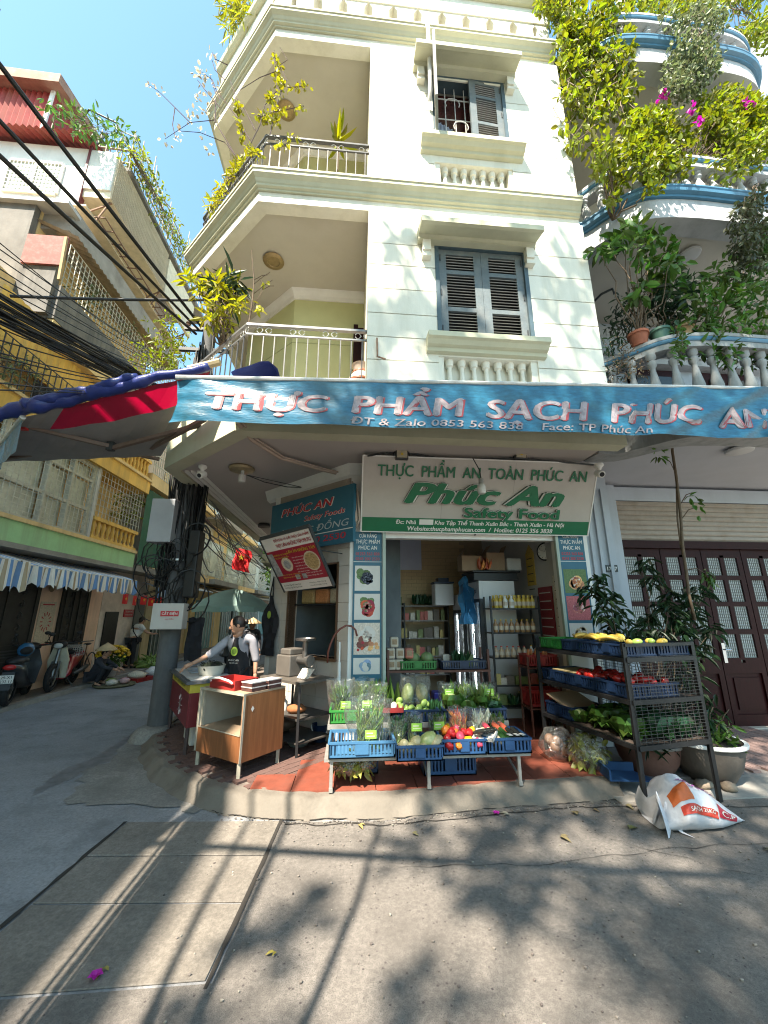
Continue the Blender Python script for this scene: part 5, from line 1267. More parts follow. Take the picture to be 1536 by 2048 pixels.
def greens_bag(name,label,c,w,d,h,seed,lean=0.,lm=None,tagpos=None):
    t=thing(name,label,'vegetable bag',c);c=V(c);lr=random.Random(seed)
    st_,lf=M(),M()
    for i in range(46):
        p=c+V((lr.uniform(-w,w)*.34,lr.uniform(-d,d)*.32,.01));q=c+V((lr.uniform(-w,w)*.38+lean,lr.uniform(-d,d)*.34,h*lr.uniform(.5,.82)))
        st_.tube([p,p.lerp(q,.5)+V((lr.uniform(-.02,.02),0,0)),q],[.007,.006,.003],4,caps=False)
        for k in range(3): lf.leaf(p.lerp(q,lr.uniform(.3,.9)),(q-p).normalized()+V((lr.uniform(-.28,.28),lr.uniform(-.28,.28),.1)),V((lr.uniform(-1,1),-1,.3)),lr.uniform(.07,.14),lr.uniform(.018,.04))
    part('stalks',st_,stalk,t,kind='stuff');part('leaves',lf,lm or veg_l,t,kind='stuff')
    part('film',bag_film(c,w,d,h,seed),film,t,smooth='all')
    if tagpos: 
        x,z=tagpos;m=M();m.bx(c.x+x-.055,c.x+x+.055,c.y-d/2*1.05-.012,c.y-d/2*1.05-.008,c.z+z,c.z+z+.075);tg=part('label_tag',m,tagm,t)
        m=M();m.bx(c.x+x-.04,c.x+x+.04,c.y-d/2*1.05-.0145,c.y-d/2*1.05-.0125,c.z+z+.022,c.z+z+.026);m.bx(c.x+x-.04,c.x+x+.02,c.y-d/2*1.05-.0145,c.y-d/2*1.05-.0125,c.z+z+.045,c.z+z+.053);part('print',m,pw_,tg)
    return t
# ------------------------------------------------------------------ front bench and its crates
steel=mat('dull_steel',(.34,.33,.31),.45,.2,10,metal=.4,stain=(.2,.14,.1),samt=.4,sscale=8)
FB=thing('display_bench','low metal display bench carrying the front row of vegetable crates','bench',(.8,4.4,.13))
m=M();m.bx(-.2,1.82,4.2,4.24,.385,.415);m.bx(-.2,1.82,4.6,4.64,.385,.415);m.bx(-.2,-.16,4.24,4.6,.385,.415);m.bx(1.78,1.82,4.24,4.6,.385,.415);m.bx(.78,.82,4.24,4.6,.385,.41);part('frame',m,steel,FB)
m=M();m.bx(-.2,1.82,4.75,5.2,.54,.57);m.bx(-.2,1.82,4.72,4.749,.525,.575);part('rear_shelf',m,steel,FB)
for x in (-.13,.8,1.7):
    m=M();m.beam((x,4.22,.13),(x,4.22,.385),.03,.03);m.beam((x,4.219,.131),(x,4.219,.165),.036,.036);part('leg',m,steel,FB)
    m=M();m.beam((x,4.98,.13),(x,4.98,.54),.03,.03);part('leg',m,steel,FB)
    m=M();m.beam((x,4.24,.2),(x,4.96,.42),.018,.018);part('brace',m,steel,FB)
CRG='crates on the display bench'
crate('crate','bright blue crate at the left end of the front bench under the big greens bag',.155,4.17,.417,.63,.42,.145,'sky',group=CRG)
crate('crate','blue crate of pale melons second from the left on the front bench',.70,4.10,.40,.44,.40,.135,'blue',group=CRG)
crate('crate','blue crate of red and yellow peppers third from the left on the front bench',1.15,4.17,.417,.43,.40,.14,'blue',group=CRG)
crate('crate','blue crate of wrapped carrots and gourds at the right end of the front bench',1.60,4.17,.417,.44,.40,.14,'blue',group=CRG)
crate('crate','light green crate with tall bagged greens behind the bright blue crate',.06,4.74,.572,.48,.40,.14,'green',group=CRG)
crate('crate','navy crate with green mangoes in the middle of the rear bench row',.78,4.74,.572,.5,.38,.13,'navy',group=CRG)
crate('crate','navy crate of wrapped cabbages and cucumbers at the right of the rear bench row',1.45,4.74,.572,.72,.40,.13,'navy',group=CRG)
crate('crate','blue crate pushed under the front bench on the terracotta floor',1.08,4.5,.131,.55,.4,.2,'blue',group=CRG)
for k,(x,z) in enumerate(((-.02,.131),)): crate('crate','dark slotted crate under the left end of the front bench',.12,4.62,.131,.45,.35,.22,'navy',group=CRG)
greens_bag('greens_bag','big clear bag of long leafy greens standing in the bright blue crate',(.22,4.36,.43),.42,.26,.47,3,.03,tagpos=(.02,.14))
greens_bag('greens_bag','left clear bag of leafy stalks in the light green crate',(-.06,4.92,.59),.27,.24,.42,5,-.0,tagpos=(.05,.13))
greens_bag('greens_bag','right clear bag of leafy stalks in the light green crate',(.19,4.93,.59),.24,.24,.41,6,.02,tagpos=(.04,.13))
greens_bag('herb_bag','clear bag of dark herbs left behind the pale melons',(.53,4.45,.43),.17,.15,.27,8,0,veg_dk)
greens_bag('herb_bag','clear bag of dark herbs with green tag right behind the pale melons',(.70,4.47,.43),.17,.14,.30,9,0,veg_dk,tagpos=(.02,.15))
greens_bag('leek_bag','clear bag of white leeks standing behind the eggplants',(1.38,4.52,.43),.2,.14,.33,12,.05,mat('leek_white',(.5,.52,.42),.4,.2,8,island=.3))
greens_bag('chili_bag','clear bag of long orange and dark chillies behind the peppers',(1.18,4.5,.43),.17,.14,.34,13,.0,mat('chili_mix',(.35,.10,.02),.35,.3,3,island=.6))
def veg(name,label,c,r,mt,rot=(0,0,0),group=None,nz=.12,seed=0,cat='vegetable',nu=12,nv=8):
    from mathutils import Euler
    m=M();m.ell((0,0,0),r,nu,nv,nz,Euler(rot).to_matrix(),seed)
    return solo(name,m,mt,label,cat,group,smooth='all',local=c)
pale=mat('pale_melon',(.30,.28,.15),.4,.2,6,stain=(.5,.36,.22),samt=.7,sscale=7)
gmel=mat('green_melon',(.21,.26,.09),.35,.25,7,stain=(.5,.5,.32),samt=.6,sscale=9)
MG='pale melons in the second crate'
for k,(x,y,z,a,b,ro,lb) in enumerate(((.555,4.20,.50,.075,.055,.3,'leftmost small pale melon in the melon crate'),(.62,4.17,.495,.055,.05,1.2,'small round whitish melon at the front left of the melon crate'),(.69,4.24,.52,.07,.06,1.1,'yellowish melon in the middle of the melon crate'),
                                       (.80,4.23,.535,.105,.075,.9,'largest green melon in the melon crate'),(.885,4.21,.525,.085,.06,1.1,'peach coloured melon at the right end of the melon crate'),(.74,4.17,.49,.05,.04,0,'little beige melon tucked at the front of the melon crate'))):
    veg('melon',lb,(x,y,z),(b,b,a),gmel if k == 3 else pale,(.5,ro,.3*k),MG,.06,k,'melon')
pep={'red': mat('red_pepper',(.32,.014,.016),.22,.15,6),'yellow': mat('yellow_pepper',(.50,.28,.012),.22,.1,6),'orange': mat('orange_pepper',(.55,.16,.02),.25,.1,6),'pink': mat('pink_pepper',(.45,.05,.09),.25,.2,8)}
PG='peppers in the third crate'
for k,(x,y,z,c,lb) in enumerate(((1.0,4.26,.53,'red','red pepper at the left of the pepper crate'),(1.06,4.34,.57,'red','dark red pepper raised at the back of the pepper crate'),(1.02,4.4,.58,'orange','orange pepper standing at the back left of the pepper crate'),(1.13,4.25,.56,'pink','pinkish red pepper wrapped in film in the middle of the pepper crate'),
                                 (1.21,4.22,.53,'yellow','bright yellow pepper at the front of the pepper crate'),(1.24,4.32,.57,'red','red pepper behind the yellow one'),(1.10,4.19,.50,'orange','small orange pepper at the front of the pepper crate'),(1.30,4.21,.51,'pink','pink pepper at the right of the pepper crate'),(1.0,4.19,.50,'red','small red pepper at the front left of the pepper crate'))):
    q=veg('bell_pepper',lb,(x,y,z),(.042,.04,.05),pep[c],(.3*k,.2,k),PG,.35,k,'pepper')
q0=None
for k in range(16):
    c=('red','red','orange','pink','yellow')[k % 5];lb='small %s pepper heaped at the back of the pepper crate, %s' % (c,nth(k));p=(.97+.0225*k,4.33+U(0,.2),.53+U(0,.05));veg('bell_pepper',lb,p,(.034,.034,.042),pep[c],(U(0,1),U(0,1),k),PG,.35,k,'pepper',8,6)
for k in range(8): veg('melon','small pale melon under the bigger melons, ' +nth(k),(.54+k*.045,4.3+.05*(k % 2),.47),(.04,.035,.04),pale,(0,0,k),MG,.1,k,'melon',8,6)
m=M();m.bx(-.10,.10,-.07,.07,0,.008);
for x0,x1,y0,y1 in ((-.11,-.10,-.08,.08),(.10,.11,-.08,.08),(-.11,.11,-.08,-.07),(-.11,.11,.07,.08)): m.bx(x0,x1,y0,y1,.0,.03)
EG=solo('foam_tray',m,pw_,'white foam tray of eggplants tilted beside the yellow pepper','tray',local=(1.39,4.26,.55),rz=-.7)
EG.rotation_euler=(.35,-.1,-.7)
aub=mat('eggplant_skin',(.018,.02,.018),.18,.2,6)
for k in range(4): veg('eggplant','dark eggplant on the white foam tray, ' +nth(k),(1.33+k*.04,4.24+.015*k,.60),(.09,.024,.024),aub,(.2,-.3,-.9),'eggplants on the foam tray',.05,k)
wrapc=[mat('carrot_wrap',(.40,.09,.05),.25,.2,9),mat('cucumber_skin',(.02,.06,.015),.3,.25,9),aub,mat('radish_skin',(.45,.36,.24),.35,.15,8),mat('beet_red',(.30,.03,.05),.3,.2,9)]
for k,(x,ci,lb) in enumerate(((1.44,3,'cream white radish lying in the right end crate'),(1.50,3,'second cream radish beside the first in the right end crate'),(1.56,1,'long dark cucumber next to the radishes in the right end crate'),(1.62,1,'dark wrapped cucumber with white label in the right end crate'),(1.69,2,'black gourd with white label in the right end crate'),(1.75,2,'rightmost black gourd in the right end crate'),(1.47,4,'red root vegetable at the back left of the right end crate'),(1.58,0,'orange red wrapped carrots at the back of the right end crate'),(1.65,0,'second pack of wrapped carrots at the back of the right end crate'))):
    y=4.30 if k < 6 else 4.45;m=M();m.tube([V((0,-.12,-.04)),V((0,-.10,-.03)),V((0,0,0)),V((0,.10,.03)),V((0,.12,.045))],[.012,.026,.03,.026,.01],9)
    o=solo('wrapped_vegetable',m,wrapc[ci],lb,'vegetable','vegetables in the right end crate',smooth='all',local=(x,y,.545+(.04 if k >= 6 else 0)),rz=.25)
    if k in (3,4,5): m=M();m.bx(-.02,.02,-.09,-.03,.012,.016);q=bpy.data.objects.new('sticker',meshdata('sticker',m));q.data.materials.append(pw_);C.objects.link(q);q.parent=o;KIDS[o].append(q);q.location=(0,0,.008)
greens_bag('greens_bag','clear bag of leafy greens standing behind the round wrapped cabbage',(1.22,5.08,.59),.2,.16,.34,31,.02,tagpos=(.0,.2));greens_bag('greens_bag','clear bag of pale stalks standing behind the middle rear cabbages',(1.46,5.08,.59),.2,.16,.36,32,-.02,stalk);greens_bag('greens_bag','clear bag of dark leaves at the right end of the rear row',(1.70,5.06,.59),.2,.16,.33,33,.02,veg_dk,tagpos=(.0,.2))
greens_bag('greens_bag','short clear bag of greens behind the right end vegetables',(1.60,4.53,.43),.16,.12,.25,34,0,veg_l);greens_bag('greens_bag','short clear bag of greens between the chillies and the melons',(.96,4.5,.43),.17,.13,.28,35,0,veg_l,tagpos=(0,.15));greens_bag('greens_bag','third clear bag of leafy stalks squeezed behind the big greens bag',(.36,4.86,.59),.18,.2,.38,36,.02)
# rear row
cab=mat('cabbage_skin',(.25,.31,.12),.4,.25,7,island=.1,stain=(.52,.54,.34),samt=.6,sscale=8)
def cabbage(c,r,lb,grp,mt=None,sx=1.,up=1.):
    t=thing('cabbage',lb,'cabbage',c,group=grp);c=V(c);m=M();m.ell(c+V((0,0,r)),(r*sx,r,r*up),12,8,.1,None,c.x*7);part('heart',m,mt or cab,t,smooth='all')
    m=M()
    for k in range(9):
        a=k*2.4+c.x*9;dv=V((math.cos(a),math.sin(a),0));rows=[]
        for s in range(4):
            f=s/3;o=c+V((0,0,r*.15))+dv*r*(.55+.6*math.sin(f*1.9))*sx+V((0,0,r*1.9*f*up));wd=r*.95*math.sin(.5+f*2.2);sd=V((-dv.y,dv.x,0))
            rows.append([o-sd*wd+dv*.02*math.sin(k+s),o+dv*r*.12,o+sd*wd-dv*.015*math.sin(k*2+s)])
        for s in range(3):
            for q in range(2): m.quad(rows[s][q],rows[s][q+1],rows[s+1][q+1],rows[s+1][q])
    if mt is not None:
        for k in range(60): a=U(0,6.28);dv=V((math.cos(a),math.sin(a),U(-.2,1)));m.leaf(c+V((dv.x*r*.8,dv.y*r*.8,r*(.7+dv.z*.5))),dv+rv(.5),(0,0,1),r*U(.7,1.2),r*U(.5,.9),.35)
    part('outer_leaves',m,veg_l if mt is None else mt,t,smooth='all',kind='stuff')
    return t
CBG='cabbages in the rear bench row'
cabbage((1.22,4.9,.66),.085,'round wrapped cabbage at the left of the right rear crate',CBG);cabbage((1.40,4.86,.62),.075,'pale cabbage in the middle of the right rear crate',CBG);cabbage((1.55,4.9,.64),.08,'green cabbage at the right of the right rear crate',CBG,veg_l);cabbage((1.70,4.88,.62),.07,'dark leafy cabbage at the far right of the rear bench row',CBG,veg_dk)
for k,x in enumerate((.72,.89)):
    veg('wrapped_melon',('pale oval melon in film standing behind the green mangoes, left one','pale oval melon in pink netting standing behind the green mangoes, right one')[k],(x,5.0,.83),(.075,.07,.11),pale if k else gmel,(.1,.15-.3*k,0),'oval melons behind the mangoes',.05,k,'melon')
    m=bag_film((x,5.0,.70),.2,.18,.32,20+k,.9);solo('clear_wrap',m,film,('clear film around the left oval melon','clear film around the right oval melon')[k],'wrapping',smooth='all')
mango=mat('green_mango',(.17,.26,.06),.35,.2,7);mr_=random.Random(5)
q0=None
for k in range(18):
    p=(.60+mr_.uniform(0,.36),4.80+mr_.uniform(0,.18),.66+(k // 8)*.045)
    if q0 is None: q0=veg('green_mango','green mango in the pile in the middle of the rear bench row',p,(.04,.03,.05),mango,(.4,.5,.2),'pile of green mangoes',.1,2,'fruit')
    else: dup(q0,p,(mr_.uniform(0,6),mr_.uniform(0,6),mr_.uniform(0,6)))
veg('white_egg_gourd','small white oval gourd in the dark red tray beside the mangoes',(.53,4.78,.735),(.035,.03,.045),pw_,(0,0,0),None,.03)
m=M();m.bx(-.16,.16,-.1,.1,0,.01);m.bx(-.16,.16,-.1,-.09,.01,.05);m.bx(-.16,.16,.09,.1,.01,.05);m.bx(-.16,-.15,-.09,.09,.01,.05);m.bx(.15,.16,-.09,.09,.01,.05)
solo('red_tray',m,mat('dark_red_tray',(.18,.02,.02),.4),'dark red tray beside the green mangoes on the rear row','tray',local=(.47,4.82,.68))
def leafy(name,label,c,n,L,wd,r,mt,grp=None,cat='vegetable',st=True):
    t=thing(name,label,cat,c,group=grp);c=V(c);m=M()
    for i in range(n): a=U(0,6.28);m.leaf(c+V((U(-r,r)*.4,U(-r,r)*.3,0)),(math.cos(a)*.7,math.sin(a)*.7,U(.5,1.6)),(math.cos(a),math.sin(a),-.4),L*U(.7,1.2),wd*U(.7,1.2),.3)
    part('leaves',m,mt,t,kind='stuff')
    return t
leafy('leaf_bundle','bundle of cucumber leaves packed between the rear cabbages',(1.3,5.0,.68),60,.12,.05,.22,veg_l);leafy('leaf_bundle','tangle of leafy herbs packed beside the green mangoes',(1.02,4.92,.64),60,.12,.04,.16,veg_dk);leafy('leaf_bundle','pale bean tips packed at the right end of the rear row',(1.74,5.0,.68),50,.12,.03,.16,stalk)
leafy('leaf_bundle','bundle of broad green corn leaves at the back left of the bench',(.50,5.08,.60),26,.34,.09,.2,leaf_g)
leafy('purple_leaves','tuft of dark purple leaves beside the poster strip behind the bagged greens',(.37,5.0,.66),60,.13,.03,.16,mat('purple_leaf',(.06,.025,.045),.5,.2,5,island=.4))
leafy('bean_bundle','wrapped green beans with paler tips behind the cabbages',(1.62,5.02,.70),40,.2,.018,.2,stalk)
t=thing('greens_sack','clear sack of yellow green leaves hanging below the left end of the bench','vegetable bag',(.08,4.42,.2))
m=M();leaves(m,(.08,4.42,.31),(.2,.12,.09),130,.11,.05);part('leaves',m,mat('yellowing_leaf',(.24,.24,.05),.45,.2,6,island=.4,transl=.3),t,kind='stuff')
m=M();m.ell((.08,4.42,.31),(.23,.14,.11),14,8,.25);part('film',m,film,t,smooth='all')
# ------------------------------------------------------------------ inner trestle with rice bags and crates
IT=thing('inner_shelf','brown metal shelf table inside the shop doorway','shelf',(1.2,5.9,.13))
brownm=mat('brown_metal',(.12,.045,.03),.5,.2,8)
for z in (.98,.45): m=M();m.bx(.54,2.0,5.72,6.1,z-.03,z);part('shelf_board',m,brownm,IT)
for x in (.56,1.98):
    for y in (5.74,6.08): m=M();m.beam((x,y,.13),(x,y,1.25),.03,.03);part('post',m,brownm,IT)
crate('crate','vivid green crate of gourds on the brown shelf inside the doorway',.98,5.72,.982,.5,.34,.12,'green',group='crates inside the doorway');crate('crate','navy crate of dark greens on the brown shelf inside the doorway',1.62,5.72,.982,.62,.34,.12,'navy',group='crates inside the doorway')
for k in range(2): veg('gourd',('striped green gourd in the vivid green crate, left one','striped green gourd in the vivid green crate, right one')[k],(.93+k*.2,5.86,1.13),(.10,.08,.08),mat('striped_gourd',(.15,.20,.08),.5,.4,3,stretch=(12,1,1)),(0,.2,.3),'gourds in the vivid green crate',.08,k)
leafy('dark_greens','dark green leaves heaped in the navy crate inside the doorway',(1.6,5.86,1.08),46,.14,.05,.25,veg_dk)
kraft=mat('rice_bag_paper',(.50,.42,.32),.6,.15,8)
for k,(x,z,c,lb) in enumerate(((.61,.982,kraft,'cream rice bag at the left of the bottom row on the brown shelf'),(.72,.982,kraft,'cream rice bag second in the bottom row on the brown shelf'),(.60,1.13,kraft,'upper left cream rice bag on the brown shelf'),(.73,1.13,kraft,'upper middle cream rice bag on the brown shelf'),(.86,1.13,mat('red_print_bag',(.45,.15,.10),.5,.5,12),'red printed food bag right of the cream rice bags'),(.65,1.28,kraft,'cream rice bag lying on top of the stack on the brown shelf'))):
    t=thing('rice_bag',lb,'bag',(x,5.8,z),group='rice bags on the brown shelf');m=M();m.bx(x-.058,x+.058,5.74,5.86,z,z+.14);part('bag',m,c,t,bevel=.02)
    m=M();m.bx(x-.035,x+.035,5.736,5.7385,z+.04,z+.11);part('label',m,pk('bag_print',(.28,.18,.10)),t)
m=M();m.bx(.7,1.15,5.8,6.05,.452,.66);solo('blue_box',m,mat('picture_box',(.05,.17,.26),.45,.3,6),'blue printed box on the lower board of the brown shelf','box',bevel=.01)
m=M();m.bx(1.2,1.4,5.8,6.0,.452,.68);solo('violet_box',m,mat('violet_box',(.06,.05,.30),.4,.1),'violet plastic box beside the blue printed box','box',bevel=.02)
# ------------------------------------------------------------------ shop interior
cool=mat('cooler_white',(.62,.62,.63),.35,.04)
tube_m=plain('cooler_tube',(.8,.9,1.0),.3,emit=9)
def cooler(label,x,y0,y1,h):
    t=thing('drinks_cooler',label,'fridge',(x+.3,(y0+y1)/2,.135),group='coolers in the shop')
    m=M();m.bx(x+.06,x+.62,y0,y0+.03,.135,h);m.bx(x+.06,x+.62,y1-.03,y1,.135,h);m.bx(x+.59,x+.62,y0+.03,y1-.03,.135,h);m.bx(x+.06,x+.59,y0+.03,y1-.03,h-.3,h);m.bx(x+.06,x+.59,y0+.03,y1-.03,.135,.35);part('cabinet',m,cool,t)
    m=M();w=.05
    m.bx(x,x+.055,y0,y0+w,.3,h-.3);m.bx(x,x+.055,y1-w,y1,.3,h-.3);m.bx(x,x+.055,y0+w,y1-w,.3,.36);m.bx(x,x+.055,y0+w,y1-w,h-.36,h-.3);m.bx(x,x+.055,(y0+y1)/2-.03,(y0+y1)/2+.03,.36,h-.36);part('door_frame',m,mat('cooler_grey',(.05,.05,.055),.4),t)
    m=M();m.bx(x+.02,x+.028,y0+w,y1-w,.36,h-.36);part('glass',m,film,t)
    m=M();m.bx(x,x+.058,y0,y1,h-.295,h);part('header',m,cool,t)
    m=M();
    for yy_ in (y0+.07,y1-.07): m.beam((x+.07,yy_,.4),(x+.07,yy_,h-.4),.02,.02)
    part('light_tube',m,tube_m,t)
    m=M();m.tube([(x-.01,(y0+y1)/2-.05,1.0),(x-.04,(y0+y1)/2-.05,1.05),(x-.04,(y0+y1)/2-.05,1.4),(x-.01,(y0+y1)/2-.05,1.45)],.01,6);part('handle',m,dark,t)
    for z in (.7,1.05,1.4,1.7):
        m=M();m.bx(x+.08,x+.58,y0+.04,y1-.04,z,z+.012);s=part('shelf',m,cool,t)
        m=M()
        for k in range(7): m.lathe((x+.14,y0+.09+k*(y1-y0-.18)/6,z+.013),[(.032,0),(.032,.14),(.012,.18),(.012,.21)],7)
        part('bottle_row',m,mat('cooler_goods',(.35,.38,.40),.3,.4,10,island=.3),s,kind='stuff')
    return t
ck=cooler('tall white drinks cooler with glass door on the right of the shop',2.2,6.62,7.35,2.28);cooler('second drinks cooler standing farther back in the shop',2.15,7.45,8.2,2.1)
part('lettering',lay(M(),"N'Vinland",(2.198,7.25,2.08),(0,-1,0),(0,0,1),.09,.5,.03,.2),plain('logo_navy',(.02,.03,.12),.4),ck)
shelf_k=mat('shelf_black',(.013,.013,.014),.45,.2,8)
SR=thing('bottle_rack','black rack of oil bottles and jars beside the white cooler','shelf',(2.6,6.2,.135))
for x in (2.18,2.95):
    for y in (6.05,6.35): m=M();m.beam((x,y,.135),(x,y,2.0),.025,.025);part('post',m,shelf_k,SR)
for z in (.42,.72,1.1,1.46,1.82): m=M();m.bx(2.17,2.96,6.03,6.37,z-.02,z);part('shelf_board',m,shelf_k,SR)
def bottle(col,cap,r,h,label,grp,loc):
    t=thing('bottle',label,'bottle',loc,group=grp);L_=V(loc);m=M();m.lathe(L_,[(r*.9,0),(r,.01),(r,h*.62),(r*.4,h*.8),(r*.36,h*.92)],9);part('body',m,col,t,smooth=True)
    m=M();m.lathe(L_,[(r*.42,h*.92),(r*.42,h)],8);part('cap',m,cap,t)
    m=M();m.lathe(L_,[(r*1.03,h*.2),(r*1.03,h*.5)],9);part('label',m,kraft,t)
    return t
oil=mat('oil_yellow',(.55,.38,.06),.25,.1);jar=mat('jar_brown',(.30,.16,.07),.3,.3,8);whb=mat('white_bottle',(.62,.62,.58),.35,.05);dkb=mat('dark_bottle',(.03,.05,.02),.25,.2,5);capy,capr=plain('cap_yellow',(.6,.4,.03),.4),plain('cap_red',(.4,.03,.03),.4)
B={}
def brow(kind,col,cap,r,h,x0,n,dx,y,z,label,grp):
    for i in range(n):
        p=(x0+i*dx,y+U(-.006,.006),z);lb=label+', ' +nth(i)
        if kind not in B: B[kind]=bottle(col,cap,r,h,lb,grp,p)
        else: dup(B[kind],p,U(0,6),lb,grp)
brow('oil',oil,capy,.036,.2,2.3,9,.074,6.14,1.82,'yellow oil bottle in the front row of the rack top board','oil bottles on the top board');brow('oil',oil,capy,.036,.2,2.3,9,.074,6.25,1.82,'yellow oil bottle in the back row of the rack top board','oil bottles on the top board')
brow('whb',whb,whb,.04,.19,2.42,2,.1,6.07,1.82,'white bottle in front of the yellow oil bottles','white bottles on the top board')
brow('jar',jar,capy,.036,.19,2.26,8,.085,6.12,1.46,'brown sauce bottle on the second board of the black bottle rack','sauce bottles on the second board')
brow('jar2',mat('jar_tan',(.45,.32,.2),.35,.3,8),capr,.04,.16,2.24,6,.09,6.12,1.10,'tan packet jar on the third board of the black bottle rack','jars on the third board');brow('wh2',whb,capy,.035,.17,2.8,2,.08,6.12,1.10,'white sauce bottle at the right end of the third board','white sauce bottles on the third board')
leafy('squash_heap','heap of green squash on the low board of the black bottle rack',(2.5,6.15,.44),40,.14,.06,.3,veg_dk)
veg('yellow_fruit','round yellow fruit at the edge of the bottle rack',(2.86,6.0,.79),(.06,.06,.06),pep['yellow'],cat='fruit')
# backs shelves
SBk=thing('back_shelf','dark shelving against the tan tiled back wall of the shop','shelf',(1.3,8.6,.135))
for z in (.55,.9,1.25,1.6,1.9): m=M();m.bx(.5,2.1,8.4,8.75,z-.025,z);part('shelf_board',m,mat('grey_shelf',(.18,.17,.16),.5),SBk)
for x in (.5,1.15,2.08): m=M();m.bx(x,x+.03,8.4,8.75,.135,1.95);part('upright',m,shelf_k,SBk)
gi=0
gcol=[pk('pack_a',(.42,.38,.32)),pk('pack_b',(.40,.10,.08)),pk('pack_c',(.13,.16,.05)),pk('pack_d',(.10,.08,.06)),pk('pack_e',(.38,.30,.10))]
GP='goods on the back shelving'
nm_=('lowest','second','third','fourth')
g0={}
for zi,z in enumerate((.55,.9,1.25,1.6)):
    x=.58;gn_=0
    while x < 2.0:
        w,h=U(.06,.12),U(.1,.24);c=rnd.randrange(5)
        if not 1.1 < x+w < 1.22:
            lb=('pale','red','green','dark','yellow')[c]+' packet, %s on the %s board of the back shelving' % (nth(gn_),nm_[zi]);gn_ += 1
            if c not in g0: m=M();m.bx(-.05,.05,0,.08,0,.2);g0[c]=q=solo('goods_packet',m,gcol[c],lb,'packet',GP,local=(x,8.41,z))
            else: q=dup(g0[c],(x,8.41,z),0,lb,GP)
            q.scale=(w/.1,1,h/.2)
        x += w+U(.005,.03)
def goods(x0,x1,y,z,where,rz=0):
    x=x0;k=0
    while x < x1 and k < 15: w,h,c=U(.07,.13),U(.09,.2),rnd.randrange(5);q=dup(g0[c],(x,y,z),rz,('pale','red','green','dark','yellow')[c]+' packet, ' +nth(k)+' ' +where,'loose packets in the shop');q.scale=(w/.1,1,h/.2);x += w+.008;k += 1
goods(2.24,2.95,6.08,.72,'on the fourth board of the bottle rack');goods(2.24,2.95,6.2,.42,'on the lowest board of the bottle rack');goods(.6,2.0,5.95,.452,'behind the boxes under the brown shelf');goods(.6,1.1,8.5,1.9,'on the top board at the back left');goods(1.2,2.0,5.98,.982,'at the back of the brown shelf')
leafy('herb_heap','dark heap of leaves on top of the back shelving',(1.6,8.55,1.92),90,.2,.08,.5,veg_dk)
brow('dk',dkb,mat('black_cap',(.02,.02,.02),.4),.04,.26,.62,4,.13,8.55,1.9,'dark green bottle on top of the back shelving','dark bottles on the back shelving')
m=M();m.bx(1.72,2.1,7.9,8.25,1.9,2.32);t=solo('foam_box',m,cool,'white insulated box with blue rim at the back of the shop','box',bevel=.02)
m=M();m.bx(1.71,2.11,7.89,8.26,2.325,2.36);m.bx(1.8,2.02,7.95,8.2,2.36,2.44);o=part('lid',m,cm['navy'],t)
m=M();rows=[]
for j in range(9):
    z=2.28-j*.09;rows.append([V((1.95+i*.05+.05*math.sin(j*1.3+i)*.6,7.0+.05*math.sin(i*2.3+j)-.12*(i % 2),z+.12*math.sin(i*.9)*(j < 4))) for i in range(7)])
for j in range(8):
    for i in range(6): m.quad(rows[j][i],rows[j][i+1],rows[j+1][i+1],rows[j+1][i])
solo('blue_bag',m,mat('blue_film',(.06,.20,.36),.35,.2,8,transl=.25),'crumpled blue plastic bag hanging at the corner of the white cooler','bag',smooth='all')
card=mat('cardboard',(.30,.21,.14),.8,.12,6)
for k,(x0,x1,z0,z1,lb) in enumerate(((1.95,2.3,2.46,2.72,'open brown cardboard box on the left of the cooler top'),(2.4,2.72,2.46,2.78,'taller cardboard box with raised flaps on the cooler top'))):
    t=thing('cardboard_box',lb,'box',((x0+x1)/2,6.85,z0),group='boxes on the cooler');m=M();m.bx(x0,x1,6.7,6.72,z0,z1);m.bx(x0,x1,6.98,7.0,z0,z1);m.bx(x0,x0+.01,6.72,6.98,z0,z1);m.bx(x1-.01,x1,6.72,6.98,z0,z1);m.bx(x0,x1,6.72,6.98,z0,z0+.01);part('box',m,card,t)
    m=M();m.quad((x0,6.72,z1),(x0,6.98,z1),(x0+.1,6.98,z1+.14),(x0+.1,6.72,z1+.14));m.quad((x1,6.72,z1),(x1,6.98,z1),(x1+.06,6.98,z1+.13),(x1+.06,6.72,z1+.13));part('flap',m,card,t)
m=M();m.bx(2.1,2.95,6.6,7.3,2.42,2.458);m.bx(2.12,2.9,6.62,7.2,2.285,2.419);solo('cooler_tray',m,shelf_k,'black stack of trays lying across the top of the white cooler','tray',bevel=.01)
m=M();m.bx(2.74,3.0,6.65,6.9,2.46,2.68);solo('clear_box',m,mat('frosted_plastic',(.45,.45,.45),.35),'frosted plastic box at the right end of the cooler top','box',bevel=.02)
leafy('orange_packets','orange and red packets tucked between the boxes on the cooler',(2.33,6.66,2.47),26,.2,.06,.2,mat('orange_pack',(.5,.15,.05),.4,.4,8,island=.5))
p=P(1090,1103,Y=6.0);CK=thing('wall_clock','round white wall clock with black rim inside the shop on the right','clock',p);cu_=V((.5,-.87,0));
m=M();
nn=V((-.85,-.53,0));
def cdisc(m,r,n_,off,hh=0.): 
    ax=V((.53,-.85,0));m.quad(*[p+nn*off+ax*r*math.cos(2*math.pi*k/n_)+V((0,0,r*math.sin(2*math.pi*k/n_))) for k in range(n_)]);return m
m.prism([p+V((.53,-.85,0))*.15*math.cos(2*math.pi*k/24)+V((0,0,.15*math.sin(2*math.pi*k/24))) for k in range(24)],nn*-.04);part('rim',m,dark,CK)
part('dial',cdisc(M(),.125,24,.004),wl,CK)
